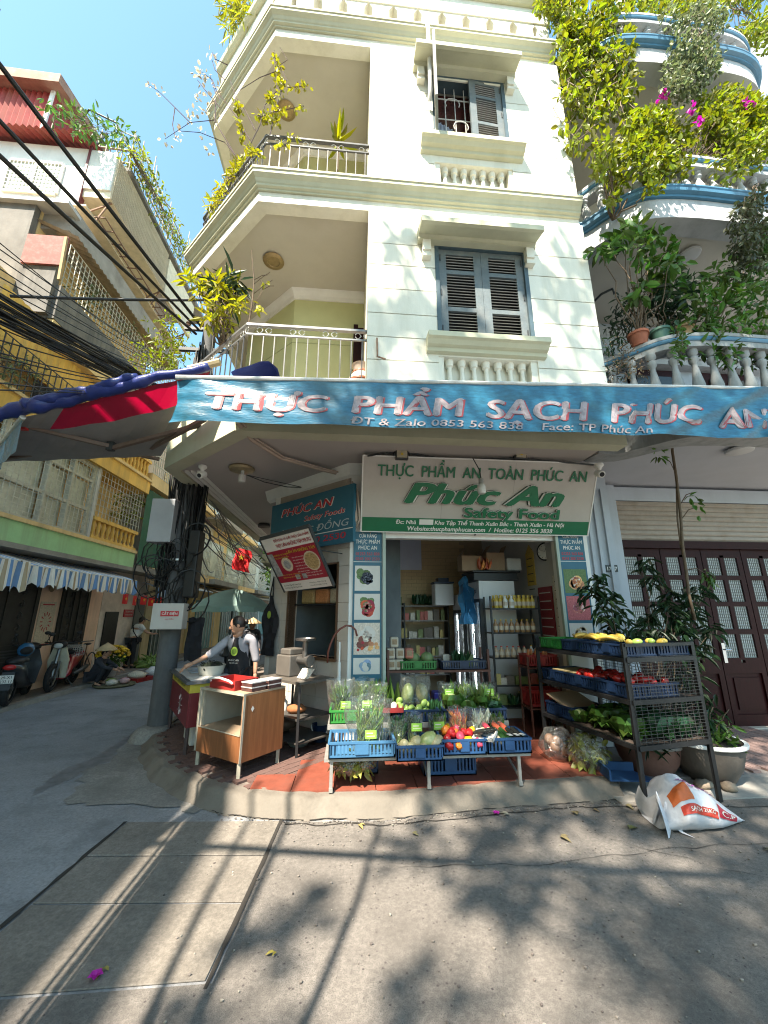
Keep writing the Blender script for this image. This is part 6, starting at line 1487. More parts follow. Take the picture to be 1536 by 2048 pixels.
m=M();ax=V((.53,-.85,0));m.beam(p+nn*.006,p+nn*.006+ax*.03+V((0,0,.07)),.008,.002);m.beam(p+nn*.006,p+nn*.006-ax*.08+V((0,0,.03)),.006,.002);part('hand',m,dark,CK)
m=M()
for k in range(12): a=k*math.pi/6;m.box(p+nn*.006+ax*.105*math.cos(a)+V((0,0,.105*math.sin(a))),(.008,.008,.012))
part('hour_mark',m,dark,CK)
for nm,lb,px0,px1,py0,py1,c in (('wall_poster','dark red poster with white print on the shop side wall below the clock',1062,1100,1155,1265,(.22,.02,.025)),('wall_poster','yellow poster in the shape of a house left of the clock',1070,1090,1108,1152,(.48,.33,.07)),('wall_notice','white paper notice on the wall right of the dark red poster',1094,1115,1145,1260,(.55,.50,.42))):
    a,b=P(px0,py0,Y=6.15),P(px1,py1,Y=5.75);m=M();q=[V((a.x+.35,6.3,0)),V((b.x,5.7,0))]
    t=thing(nm,lb,'poster',(3.1,6.0,1.8));y0,y1=(5.9,6.35) if c[0] < .4 else ((6.4,6.7) if c[1] < .4 else (5.66,5.85));za,zb=(1.25,2.15) if c[0] < .4 else ((2.2,2.75) if c[1] < .4 else (1.3,2.3))
    m.bx(3.105,3.117,y0,y1,za,zb)
    if .3 < c[1] < .4: m.prism([(3.105,y0,zb),(3.105,y1,zb),(3.105,(y0+y1)/2,zb+.15)],(.012,0,0))
    part('sheet',m,pk('poster_' +str(c[0]),c),t);m=M()
    for k in range(6): m.bx(3.102,3.104,y0+.05,y1-.05,zb-.1-k*.13,zb-.085-k*.13)
    part('print',m,pw_ if c[0] < .4 else gatem,t)
# red stacked trays by the inner right
crate('crate','red crate of carrots on a low rack inside the shop right of the bottle rack',2.72,5.62,1.02,.42,.3,.16,'red',group='red crates inside the shop');crate('crate','lower red crate on the rack inside the shop',2.72,5.62,.5,.42,.3,.22,'red',group='red crates inside the shop')
t=thing('low_rack','small red brown rack holding the red crates inside the shop','shelf',(2.72,5.75,.135));m=M()
for x in (2.5,2.94):
    for y in (5.62,5.92): m.beam((x,y,.135),(x,y,1.15),.022,.022)
part('post',m,brownm,t);m=M();m.bx(2.49,2.95,5.6,5.94,.995,1.015);m.bx(2.49,2.95,5.6,5.94,.475,.495);part('shelf_board',m,brownm,t)
for k in range(6): m=M();m.tube([(0,0,0),(.0,.01,.1),(0,0,.17)],[.008,.022,.014],8);solo('carrot',m,mat('carrot_orange',(.45,.16,.05),.5,.15,9),'orange carrot standing in the upper red crate, ' +nth(k),'carrot','carrots in the red crate',local=(2.57+k*.055,5.72+.03*(k % 2),1.08),smooth='all')
# ------------------------------------------------------------------ black slant rack on the right
N1=V((2.70,3.84,0));ra=V((.98,.18,0)).normalized();rb=V((-.18,.98,0)).normalized();RW,RD=.88,1.36
BR_=thing('black_rack','black angle iron rack with tiers of fruit and vegetables at the kerb','rack',(3.0,4.5,0))
def rp_(a,b,z): return N1+ra*a+rb*b+V((0,0,z))
for a,b,z0 in ((0,0,0.001),(RW,0,0.001),(0,RD,.131),(RW,RD,.131)):
    m=M();p,q=rp_(a,b,z0),rp_(a,b,1.46);m.beam(p+ra*.0,q,.006,.045,ra);m.beam(p+rb*.02,q+rb*.02,.045,.006,ra)
    for k in range(12): pass
    part('post',m,shelf_k,BR_)
tz=(.53,.92,1.30)
for z in tz:
    m=M();m.beam(rp_(0,0,z),rp_(0,RD,z),.035,.04);m.beam(rp_(RW,0,z),rp_(RW,RD,z),.035,.04);m.beam(rp_(0,0,z+.001),rp_(RW,0,z+.001),.035,.042);m.beam(rp_(0,RD,z+.001),rp_(RW,RD,z+.001),.035,.042);part('tier_frame',m,shelf_k,BR_)
    m=M();m.prism([rp_(.02,.02,z+.005),rp_(RW-.02,.02,z+.005),rp_(RW-.02,RD-.02,z+.005),rp_(.02,RD-.02,z+.005)],(0,0,.012));part('tier_board',m,mat('tier_brown',(.07,.05,.04),.7,.2,5),BR_)
m=M();m.beam(rp_(0,0,1.44),rp_(RW,0,1.44),.03,.03);m.beam(rp_(RW,0,1.44),rp_(RW,RD,1.44),.03,.03);part('top_rail',m,shelf_k,BR_)
m=grille(M(),rp_(.02,-.012,.55),ra,V((0,0,1)),RW-.04,.78,12,26,.0015);m2=grille(M(),rp_(RW+.012,.02,.55),rb,V((0,0,1)),RD-.04,.88,20,26,.0022);m.add(m2.v,m2.f);part('wire_mesh',m,mat('mesh_wire',(.05,.05,.05),.5),BR_,kind='stuff')
rz=math.atan2(ra.y,ra.x);rzs=rz-R(90)
def rc(a,b,z,w,d,h,col,label,long=True):
    p=rp_(a,b,z);crate('crate',label,p.x,p.y,p.z,w,d,h,col,rz=rzs if long else rz,group='crates on the black rack')
# long side of crates runs along rb; their front (local -y) looks to the left (-ra)
rc(.02,.24,1.325,.44,.40,.12,'navy','navy crate of bananas at the near end of the top tier');rc(.44,.24,1.325,.44,.42,.12,'navy','navy crate of small mangoes at the right near corner of the top tier')
rc(.02,.70,1.325,.44,.40,.12,'navy','navy crate of bananas in the middle of the top tier');rc(.02,1.13,1.325,.38,.40,.12,'green','green crate at the far end of the top tier')
rc(.02,.24,.945,.45,.60,.13,'navy','navy crate of red tomatoes at the near end of the middle tier');rc(.02,.70,.945,.44,.6,.13,'navy','navy crate of red tomatoes in the middle of the middle tier');rc(.02,1.14,.945,.40,.5,.13,'navy','navy crate with a paper lid at the far end of the middle tier')
rc(.02,1.1,.555,.44,.5,.14,'navy','navy crate with cardboard on top at the far end of the low tier')
tom=mat('tomato_skin',(.30,.018,.014),.2,.15,5);q0=None
for k in range(46):
    a,b=U(.07,.56),U(.07,.88);z=.945+.12+U(0,.05)*(1-abs(a-.3)*2)
    p=rp_(a,b,z)
    if q0 is None: q0=veg('tomato','red tomato heaped in the navy crates on the middle tier',p,(.043,.043,.037),tom,group='tomatoes on the middle tier',nz=.1,cat='tomato')
    else: dup(q0,p,(U(-.4,.4),U(-.4,.4),U(0,6)),scale=U(.85,1.15))
ban=mat('banana_skin',(.52,.35,.06),.45,.12,5,stain=(.16,.10,.03),samt=.6,sscale=12)
q0=None
for k,(a,b,lb) in enumerate(((.12,.22,'ripe banana bunch at the near end of the top tier'),(.14,.46,'banana bunch in the middle of the navy crates on the top tier'),(.10,.62,'banana bunch nearest the green crate on the top tier'),(.28,.36,'banana bunch lying behind the first ones on the top tier'),(.26,.64,'banana bunch at the back of the middle navy crate on the top tier'))):
    p=rp_(a,b,1.44)
    if q0 is None:
        q0=thing('banana_bunch',lb,'bananas',p,group='banana bunches on the top tier')
        for j in range(6):
            m=M();pts=[];f=(j-2.5)*.034
            for s in range(7): t_=s/6;ang=-.9+1.8*t_;pts.append(V((.0+.12*math.sin(ang)+.02,f*(.5+t_*1.2),.085*math.cos(ang)-.03+.012*(j % 2))))
            m.tube(pts,[.008,.017,.021,.022,.021,.016,.005],7);part('banana',m,ban,q0,smooth='all',local=True)
        m=M();m.tube([(.1,0,.03),(.13,0,.06)],[.02,.012],6);part('stalk',m,mat('banana_stalk',(.18,.14,.05),.7),q0,local=True)
        q0.rotation_euler=(0,0,1.9);WM[q0]=Matrix()
    else: dup(q0,p,(U(-.2,.2),U(-.2,.2),1.9+U(-.9,.9)),lb)
for k in range(7): p=rp_(.14+U(0,.6),.08+U(0,.18),1.45);veg('small_mango','yellow green mango lying in the near crates of the top tier',p,(.055,.035,.035),mango if k % 2 else mat('ripe_mango',(.5,.36,.07),.35,.1),(0,.2,U(0,3)),'mangoes on the top tier',.08,k,'fruit')
for k,(a,b,r,lb,c) in enumerate(((.12,.86,.10,'pale green cabbage at the far end of the low tier',cab),(.22,.58,.15,'large open leafy cabbage in the middle of the low tier',veg_l),(.18,.28,.15,'leafy green cabbage behind the near post of the low tier',veg_l),(.45,.2,.16,'dark green kale head behind the wire mesh of the low tier',veg_dk),(.68,.2,.15,'dark kale head at the right near corner of the low tier',veg_dk),(.6,.55,.16,'dark kale head at the back of the low tier',veg_dk),(.42,.6,.15,'green cabbage at the back of the low tier',veg_l))):
    cabbage(rp_(a,b,.548),r*.72,lb,'cabbages on the low tier',c if c is not cab else None,1.25,.9)
m=M();c=rp_(.25,1.08,.705);m.box(c,(.42,.5,.012),Matrix.Rotation(.3,3,'X') @ Matrix.Rotation(rz,3,'Z'));solo('cardboard_sheet',m,card,'brown cardboard sheet lying on the far crate of the low tier','cardboard')
m=M();c=rp_(.22,.95,1.085);m.box(c,(.4,.36,.01),Matrix.Rotation(rz,3,'Z'));solo('paper_sheet',m,mat('straw_paper',(.40,.32,.16),.8,.2,8),'straw coloured paper lying on the far crate of the middle tier','paper')
def sack(name,label,c,r,fill,n,L,wd):
    t=thing(name,label,'vegetable bag',c);c=V(c);m=M()
    if fill == 'roots':
        for k in range(9): m.ell(c+V((U(-r,r)*.5,U(-r,r)*.4,r*U(.4,1.1))),r*.32,8,6,.15,None,k)
        part('roots',m,mat('sweet_potato',(.30,.16,.10),.6,.2,8),t,smooth='all',kind='stuff')
    else: leaves(m,c+V((0,0,r*.8)),(r*.9,r*.8,r*.75),n,L,wd);part('leaves',m,fill,t,kind='stuff')
    m=M();m.ell(c+V((0,0,r*.82)),(r,r*.9,r*.95),14,9,.3,None,c.x);part('film',m,film,t,smooth='all')
sack('root_sack','clear bag of brown sweet potatoes on the floor beside the black rack',(2.44,4.86,.131),.19,'roots',0,0,0);sack('greens_sack','clear bag of yellow green leaves on the floor beside the black rack',(2.62,4.55,.131),.2,mat('yellow_leaf2',(.24,.26,.06),.45,.2,6,island=.4,transl=.3),150,.12,.06)
m=M();m.prism([(0,0,0),(.46,-.06,0),(.40,.22,0),(.05,.3,0)],(0,0,.01));m.prism([(0,0,.01),(.02,.0,.01),(.07,.3,.01),(.05,.3,.01)],(0,0,.09));m.prism([(.05,.28,.01),(.40,.2,.01),(.40,.22,.01),(.05,.3,.01)],(0,0,.08));solo('dustpan',m,cm['blue'],'blue plastic scoop lying on the terracotta floor under the black rack','scoop',local=(2.62,4.22,.131))
# ------------------------------------------------------------------ wooden cabinet and red counter by the kerb
lam=mat('wood_laminate',(.225,.088,.034),.42,.28,3.0,.06,60,stretch=(9,9,.55),coat=.1)
lam_d=mat('laminate_inside',(.30,.22,.15),.6,.15,4)
edge_w=mat('chipped_edge',(.36,.32,.25),.6,.2,12)
CA=V((-1.07,4.58,0));cu1=V((-.79,.61,0)).normalized();cv1=V((.61,.79,0)).normalized();CW,CD=.76,.58
CBN=thing('wood_cabinet','wood laminate cabinet with open shelf standing on the kerb corner','cabinet',CA+(cu1*CW+cv1*CD)/2+V((0,0,.128)))
def cp(a,b,z): return CA+cu1*a+cv1*b+V((0,0,z))
def cbx(m,a0,a1,b0,b1,z0,z1): return m.prism([cp(a0,b0,z0),cp(a1,b0,z0),cp(a1,b1,z0),cp(a0,b1,z0)][::-1],(0,0,z1-z0))
m=M();cbx(m,0,.018,.0,CD,.27,.90);part('side_panel',m,lam,CBN)
m=M();cbx(m,CW-.018,CW,.0,CD,.27,.90);part('side_panel',m,mat('cream_board',(.36,.33,.27),.6,.1,4),CBN)
m=M();cbx(m,.019,CW-.019,.0,.016,.27,.52);part('front_panel',m,lam,CBN)
m=M();cbx(m,.019,CW-.019,CD-.016,CD,.27,.90);part('back_panel',m,mat('cream_board',(.36,.33,.27),.6,.1,4),CBN)
m=M();cbx(m,.019,CW-.019,.017,CD-.017,.50,.516);part('shelf',m,lam_d,CBN)
m=M();cbx(m,-.0,CW,-.0,CD,.902,.922);part('top',m,lam_d,CBN)
m=M();cbx(m,-.006,-.001,-.006,.02,.27,.92);cbx(m,CW+.001,CW+.006,-.006,.02,.27,.92);cbx(m,-.006,CW,-.008,-.001,.90,.924);cbx(m,.019,CW-.019,-.006,-.001,.515,.525);cbx(m,.02,.045,.02,.05,.52,.9);cbx(m,CW-.045,CW-.02,.02,.05,.52,.9);part('edge_strip',m,edge_w,CBN)
for a,b in ((.03,.03),(CW-.03,.03),(.03,CD-.03),(CW-.03,CD-.03)): m=M();m.beam(cp(a,b,.129),cp(a,b,.27),.035,.035);part('leg',m,edge_w,CBN)
m=M();c=cp(-.002,.12,.76);m.quad(c-cv1*.022,c+V((0,0,-.03)),c+cv1*.022,c+V((0,0,.03)));part('sticker',m,pw_,CBN)
TR=thing('red_basket','shallow red plastic basket with white handle on the wooden cabinet','basket',cp(.42,.25,.924))
m=M()
def crate_at(m,a0,a1,b0,b1,z0,h):
    t_=.012;cbx(m,a0,a1,b0,b1,z0,z0+.01);cbx(m,a0,a1,b0,b0+t_,z0+.01,z0+h);cbx(m,a0,a1,b1-t_,b1,z0+.01,z0+h);cbx(m,a0,a0+t_,b0+t_,b1-t_,z0+.01,z0+h);cbx(m,a1-t_,a1,b0+t_,b1-t_,z0+.01,z0+h);return m
crate_at(m,.22,.66,.04,.36,.924,.10);part('tray',m,cm['red'],TR)
m=M();m.tube([cp(.62,.02,1.0),cp(.6,-.01,1.03),cp(.42,-.012,1.05),cp(.26,-.01,1.03),cp(.24,.02,1.0)],.012,6);part('handle',m,white_m,TR)
pbx=mat('clear_box_plastic',(.35,.28,.26),.2,.3,10)
for k,(a,b,z,lb) in enumerate(((.06,.20,.924,'lower left clear food box on the wooden cabinet'),(.06,.20,.972,'upper left clear food box on the wooden cabinet'),(.05,.42,.924,'lower right clear food box on the wooden cabinet'),(.05,.42,.972,'upper right clear food box on the wooden cabinet'))):
    t=thing('food_box',lb,'box',cp(a,b,z),group='food boxes on the cabinet');m=M();cbx(m,a-.05,a+.12,b-.1,b+.09,z,z+.035);part('box',m,mat('box_food',(.10,.045,.04),.3,.4,12),t);m=M();cbx(m,a-.055,a+.125,b-.105,b+.095,z+.036,z+.046);part('lid',m,mat('clear_lid',(.50,.46,.45),.2,.2,8),t)
KA=V((-1.90,5.34,0));ku=V((-.5,.866,0));kv=V((.866,.5,0));KL,KW=1.38,.56
KC=thing('red_counter','red panelled counter with yellow band and grey top beside the pole','counter',KA+ku*.7+kv*.28+V((0,0,.128)))
def kp(a,b,z): return KA+ku*a+kv*b+V((0,0,z))
def kbx(m,a0,a1,b0,b1,z0,z1): return m.prism([kp(a0,b0,z0),kp(a1,b0,z0),kp(a1,b1,z0),kp(a0,b1,z0)][::-1],(0,0,z1-z0))
redc=mat('counter_red',(.17,.02,.025),.45,.2,4)
m=M();kbx(m,0,KL,0,.02,.42,.80);kbx(m,0,.02,.021,KW,.42,.80);part('red_panel',m,redc,KC)
m=M();kbx(m,-.003,KL,-.003,.02,.802,.90);kbx(m,-.003,.02,.021,KW,.802,.90);part('yellow_band',m,mat('counter_yellow',(.58,.44,.05),.5,.12,6),KC)
part('lettering',lay(M(),'THỊT LỢN SẠCH',kp(KL*.9,-.004,.83),-ku,(0,0,1),.04,.95,.03,lift=.003),plain('sign_dkgreen',(.08,.16,.03),.5),KC)
m=M();kbx(m,-.04,KL+.05,-.05,KW+.02,.905,.94);part('top',m,mat('counter_top',(.10,.10,.105),.4,.2,5),KC)
m=M();kbx(m,.02,KL-.1,.0,KW-.05,.942,.948);part('cloth',m,mat('white_sheet',(.50,.49,.48),.6,.12,5,stain=(.3,.3,.32),samt=.5),KC)
for a,b in ((.03,.03),(KL-.03,.03),(.03,KW-.03),(KL-.03,KW-.03)): m=M();m.beam(kp(a,b,.13),kp(a,b,.905),.035,.035);part('leg',m,mat('counter_leg',(.05,.035,.035),.5),KC)
m=M();c=kp(.52,-.004,.6);un=ku.cross(V((0,0,1)))
for k,r in enumerate((.11,.085)):
    pass
for ang in range(0,360,45): d1=-ku*math.cos(R(ang))+V((0,0,math.sin(R(ang))));m.beam(c+d1*.07-kv*.002,c+d1*.12-kv*.002,.012,.003)
m.disc(c-kv*.004,-ku,(0,0,1),.055,.06,16);m.disc(c-kv*.0045+V((0,0,.13)),-ku,(0,0,1),.012,.07,8)
part('printed_emblem',m,pk('emblem_grey',(.42,.36,.36)),KC)
m=M();c=kp(.35,.3,.949);m.lathe(c,[(.13,0),(.155,.04),(.175,.12),(.18,.125),(.165,.12),(.145,.05),(.12,.02),(0,.015)],22);bs=solo('white_basin',m,mat('basin_cream',(.56,.53,.46),.4,.05),'cream basin heaped with dark greens on the counter','basin',smooth=True)
t=thing('dark_greens','dark chopped greens heaped in the cream basin','vegetable',c+V((0,0,.08)));m=M();m.ell(c+V((0,0,.09)),(.15,.15,.07),14,6,.4);leaves(m,c+V((0,0,.12)),(.13,.13,.05),160,.05,.015);part('leaves',m,mat('blackish_green',(.012,.018,.010),.5,.4,20),t,kind='stuff')
for k,(a,b) in enumerate(((.8,.12),(1.02,.2),(.62,.1))): m=M();kbx(m,a,a+.18,b,b+.2,.949+.001*k,.956+.004*k);solo('folded_bag',m,mat('pale_blue_film',(.40,.46,.55),.4,.15,8),('folded pale blue bags nearest the pole on the counter','folded pale bags in the middle of the counter','folded pale bags near the cream basin on the counter')[(k+1) % 3],'bag','folded bags on the counter',bevel=.003)
m=M();c=kp(.55,.3,.129);m=M();kbx(m,.30,.75,.12,.5,.129,.40);solo('foam_box',m,mat('styrofoam',(.60,.60,.58),.8,.05),'white foam box on the pavers under the red counter','box',bevel=.025)
c=kp(1.25,.25,.106);crate('crate','violet blue crate on the ground beside the pole under the counter',c.x+.15,c.y-.1,.13,.4,.35,.22,'blue',rz=-.5)
# grinder table by the hatch
GT=thing('steel_table','dark steel work table under the kitchen hatch','table',CO+CU*.55+CN*.3+V((0,0,.13)))
def gp_(u,d_,z): q=CO+CU*u+CN*d_;return V((q.x,q.y,z))
m=M();cbox(m,.18,1.02,.06,.62,.905,.935);part('top',m,mat('stained_steel',(.15,.13,.11),.4,.3,6,metal=.4),GT);m=M();cbox(m,.2,1.0,.08,.6,.50,.52);cbox(m,.2,1.0,.08,.6,.25,.265);part('shelf',m,mat('dark_steel',(.06,.055,.05),.5,.3,6),GT)
for u,dd_ in ((.2,.6),(1.0,.6),(.2,.08),(1.0,.08)): m=M();m.beam(gp_(u,dd_,.13),gp_(u,dd_,.905),.03,.03);part('leg',m,shelf_k,GT)
GR=thing('meat_grinder','steel meat grinder with a round feed tray on the work table','grinder',gp_(.62,.3,.936));ss=mat('steel_bright',(.22,.21,.20),.3,.15,8,metal=.8)
m=M();cbox(m,.62,.92,.15,.45,.936,1.2);cbox(m,.66,.88,.18,.42,1.201,1.28);part('motor_housing',m,mat('grinder_grey',(.14,.125,.11),.45,.15,6,metal=.3),GR,bevel=.015)
m=M();m.lathe(gp_(.5,.3,1.12),[(.035,0),(.035,.25),(.04,.26),(.13,.27),(.14,.30),(.13,.28),(0,.272)],16);m.tube([gp_(.62,.3,1.14),gp_(.42,.3,1.14)],[.05,.05],12);m.tube([gp_(.42,.3,1.14),gp_(.38,.3,1.14)],[.07,.07],14);part('feed_throat',m,ss,GR,smooth=True)
KN=M()
for k in range(5): q=gp_(.30+k*.04,.45,.94);KN.prism([q,q+V((.05,-.05,.02)),q+V((.12,-.06,.13)),q+V((.07,0,.12))],(.004,.004,.0))
solo('paper_menus',KN,pw_,'bent white papers standing at the edge of the steel work table','papers')
m=M();m.lathe(gp_(.75,.4,.52),[(.04,0),(.042,.1),(.02,.13),(.012,.14),(.012,.17)],10);m.beam(gp_(.75,.4,.69),gp_(.70,.46,.695),.012,.012);solo('soap_bottle',m,whb,'white pump bottle on the shelf of the steel work table','bottle',smooth=True)
m=M();m.ell(gp_(.5,.4,.57),(.13,.09,.055),12,6,.3);solo('orange_cloth',m,mat('orange_cloth',(.30,.11,.04),.8,.3,8),'orange brown cloth bundled on the shelf of the steel work table','cloth',smooth='all')
m=M();m.ell(gp_(.8,.35,.35),(.16,.13,.1),12,8,.3);solo('brown_sack',m,mat('brown_bag',(.12,.085,.06),.5,.3,8),'brown lumpy bag on the bottom shelf of the steel work table','bag',smooth='all')
c=P(597,1488,Z=.14);m=M();m.lathe((c.x,c.y,.131),[(.11,0),(.15,.05),(.18,.11),(.19,.115),(.17,.11),(.14,.05),(.1,.015),(0,.012)],20);solo('grey_basin',m,mat('grey_basin',(.16,.19,.19),.4,.08),'grey plastic basin on the floor in front of the steel work table','basin',smooth=True)
c=P(640,1480,Z=.14);t=thing('blue_bucket','small blue bucket with white handle on the floor beside the grey basin','bucket',(c.x,c.y,.131));m=M();m.lathe((c.x,c.y,.131),[(.085,0),(.11,.2),(.115,.205),(.1,.2),(.08,.02),(0,.015)],16);part('pail',m,cm['navy'],t,smooth=True);m=M();m.tube([(c.x+.115*math.cos(R(a)),c.y-.03-.05*math.sin(R(a)),.33-.13*math.sin(R(a))) for a in range(0,181,20)],.006,5);part('handle',m,white_m,t)
m=M();q=gp_(.05,.1,.13);m.tube([q,q+V((0,0,1.0))],.022,8);m.tube([q+V((.0,-.0,1.0)),q+V((0,0,1.25))],.012,8);HS=solo('water_pipe',m,white_m,'thin white standpipe in front of the tiled wall beside the poster strip','pipe',smooth=True)
m=M();a=P(655,1325,Y=5.35);m.tube([a]+[P(x,y,Y=5.3) for x,y in ((656,1305),(661,1288),(669,1270),(680,1258),(692,1251),(703,1252),(711,1260),(714,1272))],.013,7);solo('brown_hose',m,mat('brown_hose',(.16,.05,.035),.4),'arched brown hose over the steel work table','hose',smooth='all')
KS=thing('kitchen_shelf','wall shelf with clear bags of dried food inside the kitchen hatch','shelf',gp_((u0+u1)/2,-.4,2.0));
m=M();cbox(m,u0+.02,u1-.02,-.5,-.1,1.86,1.88);part('board',m,shelf_k,KS)
for k,c_ in enumerate(((.40,.30,.12),(.50,.24,.08),(.45,.40,.28))): 
    w_=(u1-u0)/3.3;ua=u1-.06-(k+1)*w_;m=M();cbox(m,ua,ua+w_*.9,-.35,-.16,1.882,2.1);solo('dried_food_bag',m,pk('dried_food_%d' % k,c_),('left clear bag of pale noodles on the hatch shelf','middle bag of orange dried food on the hatch shelf','right bag of pale dried food on the hatch shelf')[k],'bag','bags on the hatch shelf',bevel=.03)
AP=thing('hanging_apron','black apron with round green print hanging at the edge of the tiled wall','apron',gp_(uL-.05,.04,1.3));
m=M();rows=[]
for j in range(9):
    z=2.02-j*.115;w_=(.03,.07,.15,.19,.2,.2,.19,.19,.17)[j];rows.append([gp_(uL-.02+x*w_,.05+.03*math.sin(x*5+j),z) for x in (-1,-.6,-.2,.2,.6,1)])
for j in range(8):
    for i in range(5): m.quad(rows[j][i],rows[j][i+1],rows[j+1][i+1],rows[j+1][i])
blackc=mat('black_cloth',(.014,.013,.016),.85,.3,10)
part('cloth',m,blackc,AP,smooth='all');m=M();m.tube([gp_(uL-.06,.05,2.0),gp_(uL-.02,.03,2.32),gp_(uL+.02,.05,2.0)],.012,5);part('strap',m,blackc,AP)
limeg=plain('lime_print',(.30,.42,.06),.5)
m=M();m.disc(gp_(uL-.06,.10,1.72),-CU,(0,0,1),.05,.06,14);part('round_print',m,limeg,AP)
a=P(385,1280,Y=6.5);m=M();rows=[[V((a.x-.09+i*.06 ,6.48+.03*math.sin(i*2+j),a.z+.32-j*.09+.02*(i % 2))) for i in range(5)] for j in range(8)]
for j in range(7):
    for i in range(4): m.quad(rows[j][i],rows[j][i+1],rows[j+1][i+1],rows[j+1][i])
solo('black_bag',m,blackc,'black cloth bag hanging on the right side of the pole','bag',smooth='all')
# ------------------------------------------------------------------ people
skinm=mat('skin',(.42,.23,.15),.55,.08,10);hairm=mat('black_hair',(.012,.010,.010),.45,.2,30)
def skin_mesh(name,js,bones,mtl,parent,root=0,sub=2):
    me=bpy.data.meshes.new(name);names=list(js);me.from_pydata([V(js[k][0]) for k in names],[(names.index(a),names.index(b)) for a,b in bones],[])
    o=bpy.data.objects.new(name,me);C.objects.link(o);o.parent=parent;KIDS[parent].append(o);KIDS[o]=[];WM[o]=WM[parent]
    md_=o.modifiers.new('skin','SKIN');md_.use_smooth_shade=True
    for k,sv_ in enumerate(me.skin_vertices[0].data):
        r=js[names[k]][1];sv_.radius=(r,r) if not isinstance(r,tuple) else r;sv_.use_root=(k == root)
    sb=o.modifiers.new('sub','SUBSURF');sb.levels=sub;sb.render_levels=sub
    me.materials.append(mtl);return o
def chain(js,keys): return [(a,b) for a,b in zip(keys,keys[1:])]
def head(t,c,tilt,turn,hair='bun',r=.105):
    from mathutils import Euler
    mt=Euler((tilt,0,turn)).to_matrix();c=V(c);m=M()
    m.ell(c,(r*.74,r*.92,r*1.08),16,12,0,mt)
    m.ell(c+mt @ V((0,-r*.25,-r*.55)),(r*.52,r*.62,r*.55),12,8,0,mt)
    m.ell(c+mt @ V((0,-r*.93,-r*.12)),(r*.13,r*.2,r*.22),8,6,0,mt)
    for s in (-1,1): m.ell(c+mt @ V((s*r*.76,r*.05,-r*.1)),(r*.1,r*.2,r*.28),8,6,0,mt)
    m.tube([c+mt @ V((0,r*.15,-r*.6)),c+V((0,r*.25,-r*1.55))],[r*.5,r*.55],10)
    h_=part('head',m,skinm,t,smooth='all',local=True)
    m=M()
    for s in (-1,1): m.ell(c+mt @ V((s*r*.30,-r*.82,r*.05)),(r*.13,r*.06,r*.06),8,5,0,mt);m.box(c+mt @ V((s*r*.30,-r*.86,r*.22)),(r*.3,r*.05,r*.05),mt)
    part('eyes',m,hairm,h_,local=True)
    m=M();m.ell(c+mt @ V((0,-r*.80,-r*.56)),(r*.24,r*.06,r*.07),8,5,0,mt);part('mouth',m,mat('lip',(.30,.10,.085),.5),h_,local=True)
    m=M()
    if hair: 
        m.ell(c+mt @ V((0,r*.14,r*.18)),(r*.84,r*.92,r*.98),16,10,.06,mt)
        if hair == 'bun': m.ell(c+mt @ V((0,r*1.1,r*.1)),(r*.36,r*.32,r*.36),10,8,.15,mt)
        if hair == 'nape': m.ell(c+mt @ V((0,r*.5,-r*.35)),(r*.66,r*.5,r*.6),12,8,.1,mt)
        part('hair',m,hairm,h_,smooth='all',local=True)
    return h_
def hand(t,w,d_,curl=.5,s=1.,side=1):
    """palm with four bent fingers and a thumb, from the wrist w along d_"""
    w,d_=V(w),V(d_).normalized();dn=V((0,0,-1))-d_*d_.dot(V((0,0,-1)));dn=dn.normalized() if dn.length > .2 else V((0,-1,0));sd=d_.cross(dn).normalized()
    m=M();m.tube([w-d_*.02*s,w+d_*.03*s,w+d_*.085*s],[.022*s,.030*s,.030*s],8)
    for k in range(4):
        o=w+d_*.08*s+sd*(k-1.5)*.019*s;L=(.062,.074,.07,.055)[k]*s;a=d_;pts=[o]
        for q in range(3): a=(a+dn*curl*.55).normalized();pts.append(pts[-1]+a*L/2.4)
        m.tube(pts,[.0095*s,.009*s,.008*s,.006*s],6)
    o=w+d_*.025*s+sd*.026*s*side;a=(d_*.6+sd*side*.7+dn*.4).normalized();m.tube([o,o+a*.035*s,o+(a+d_*.3).normalized()*.068*s],[.012*s,.010*s,.007*s],6)
    return part('hand',m,skinm,t,smooth='all',local=True)
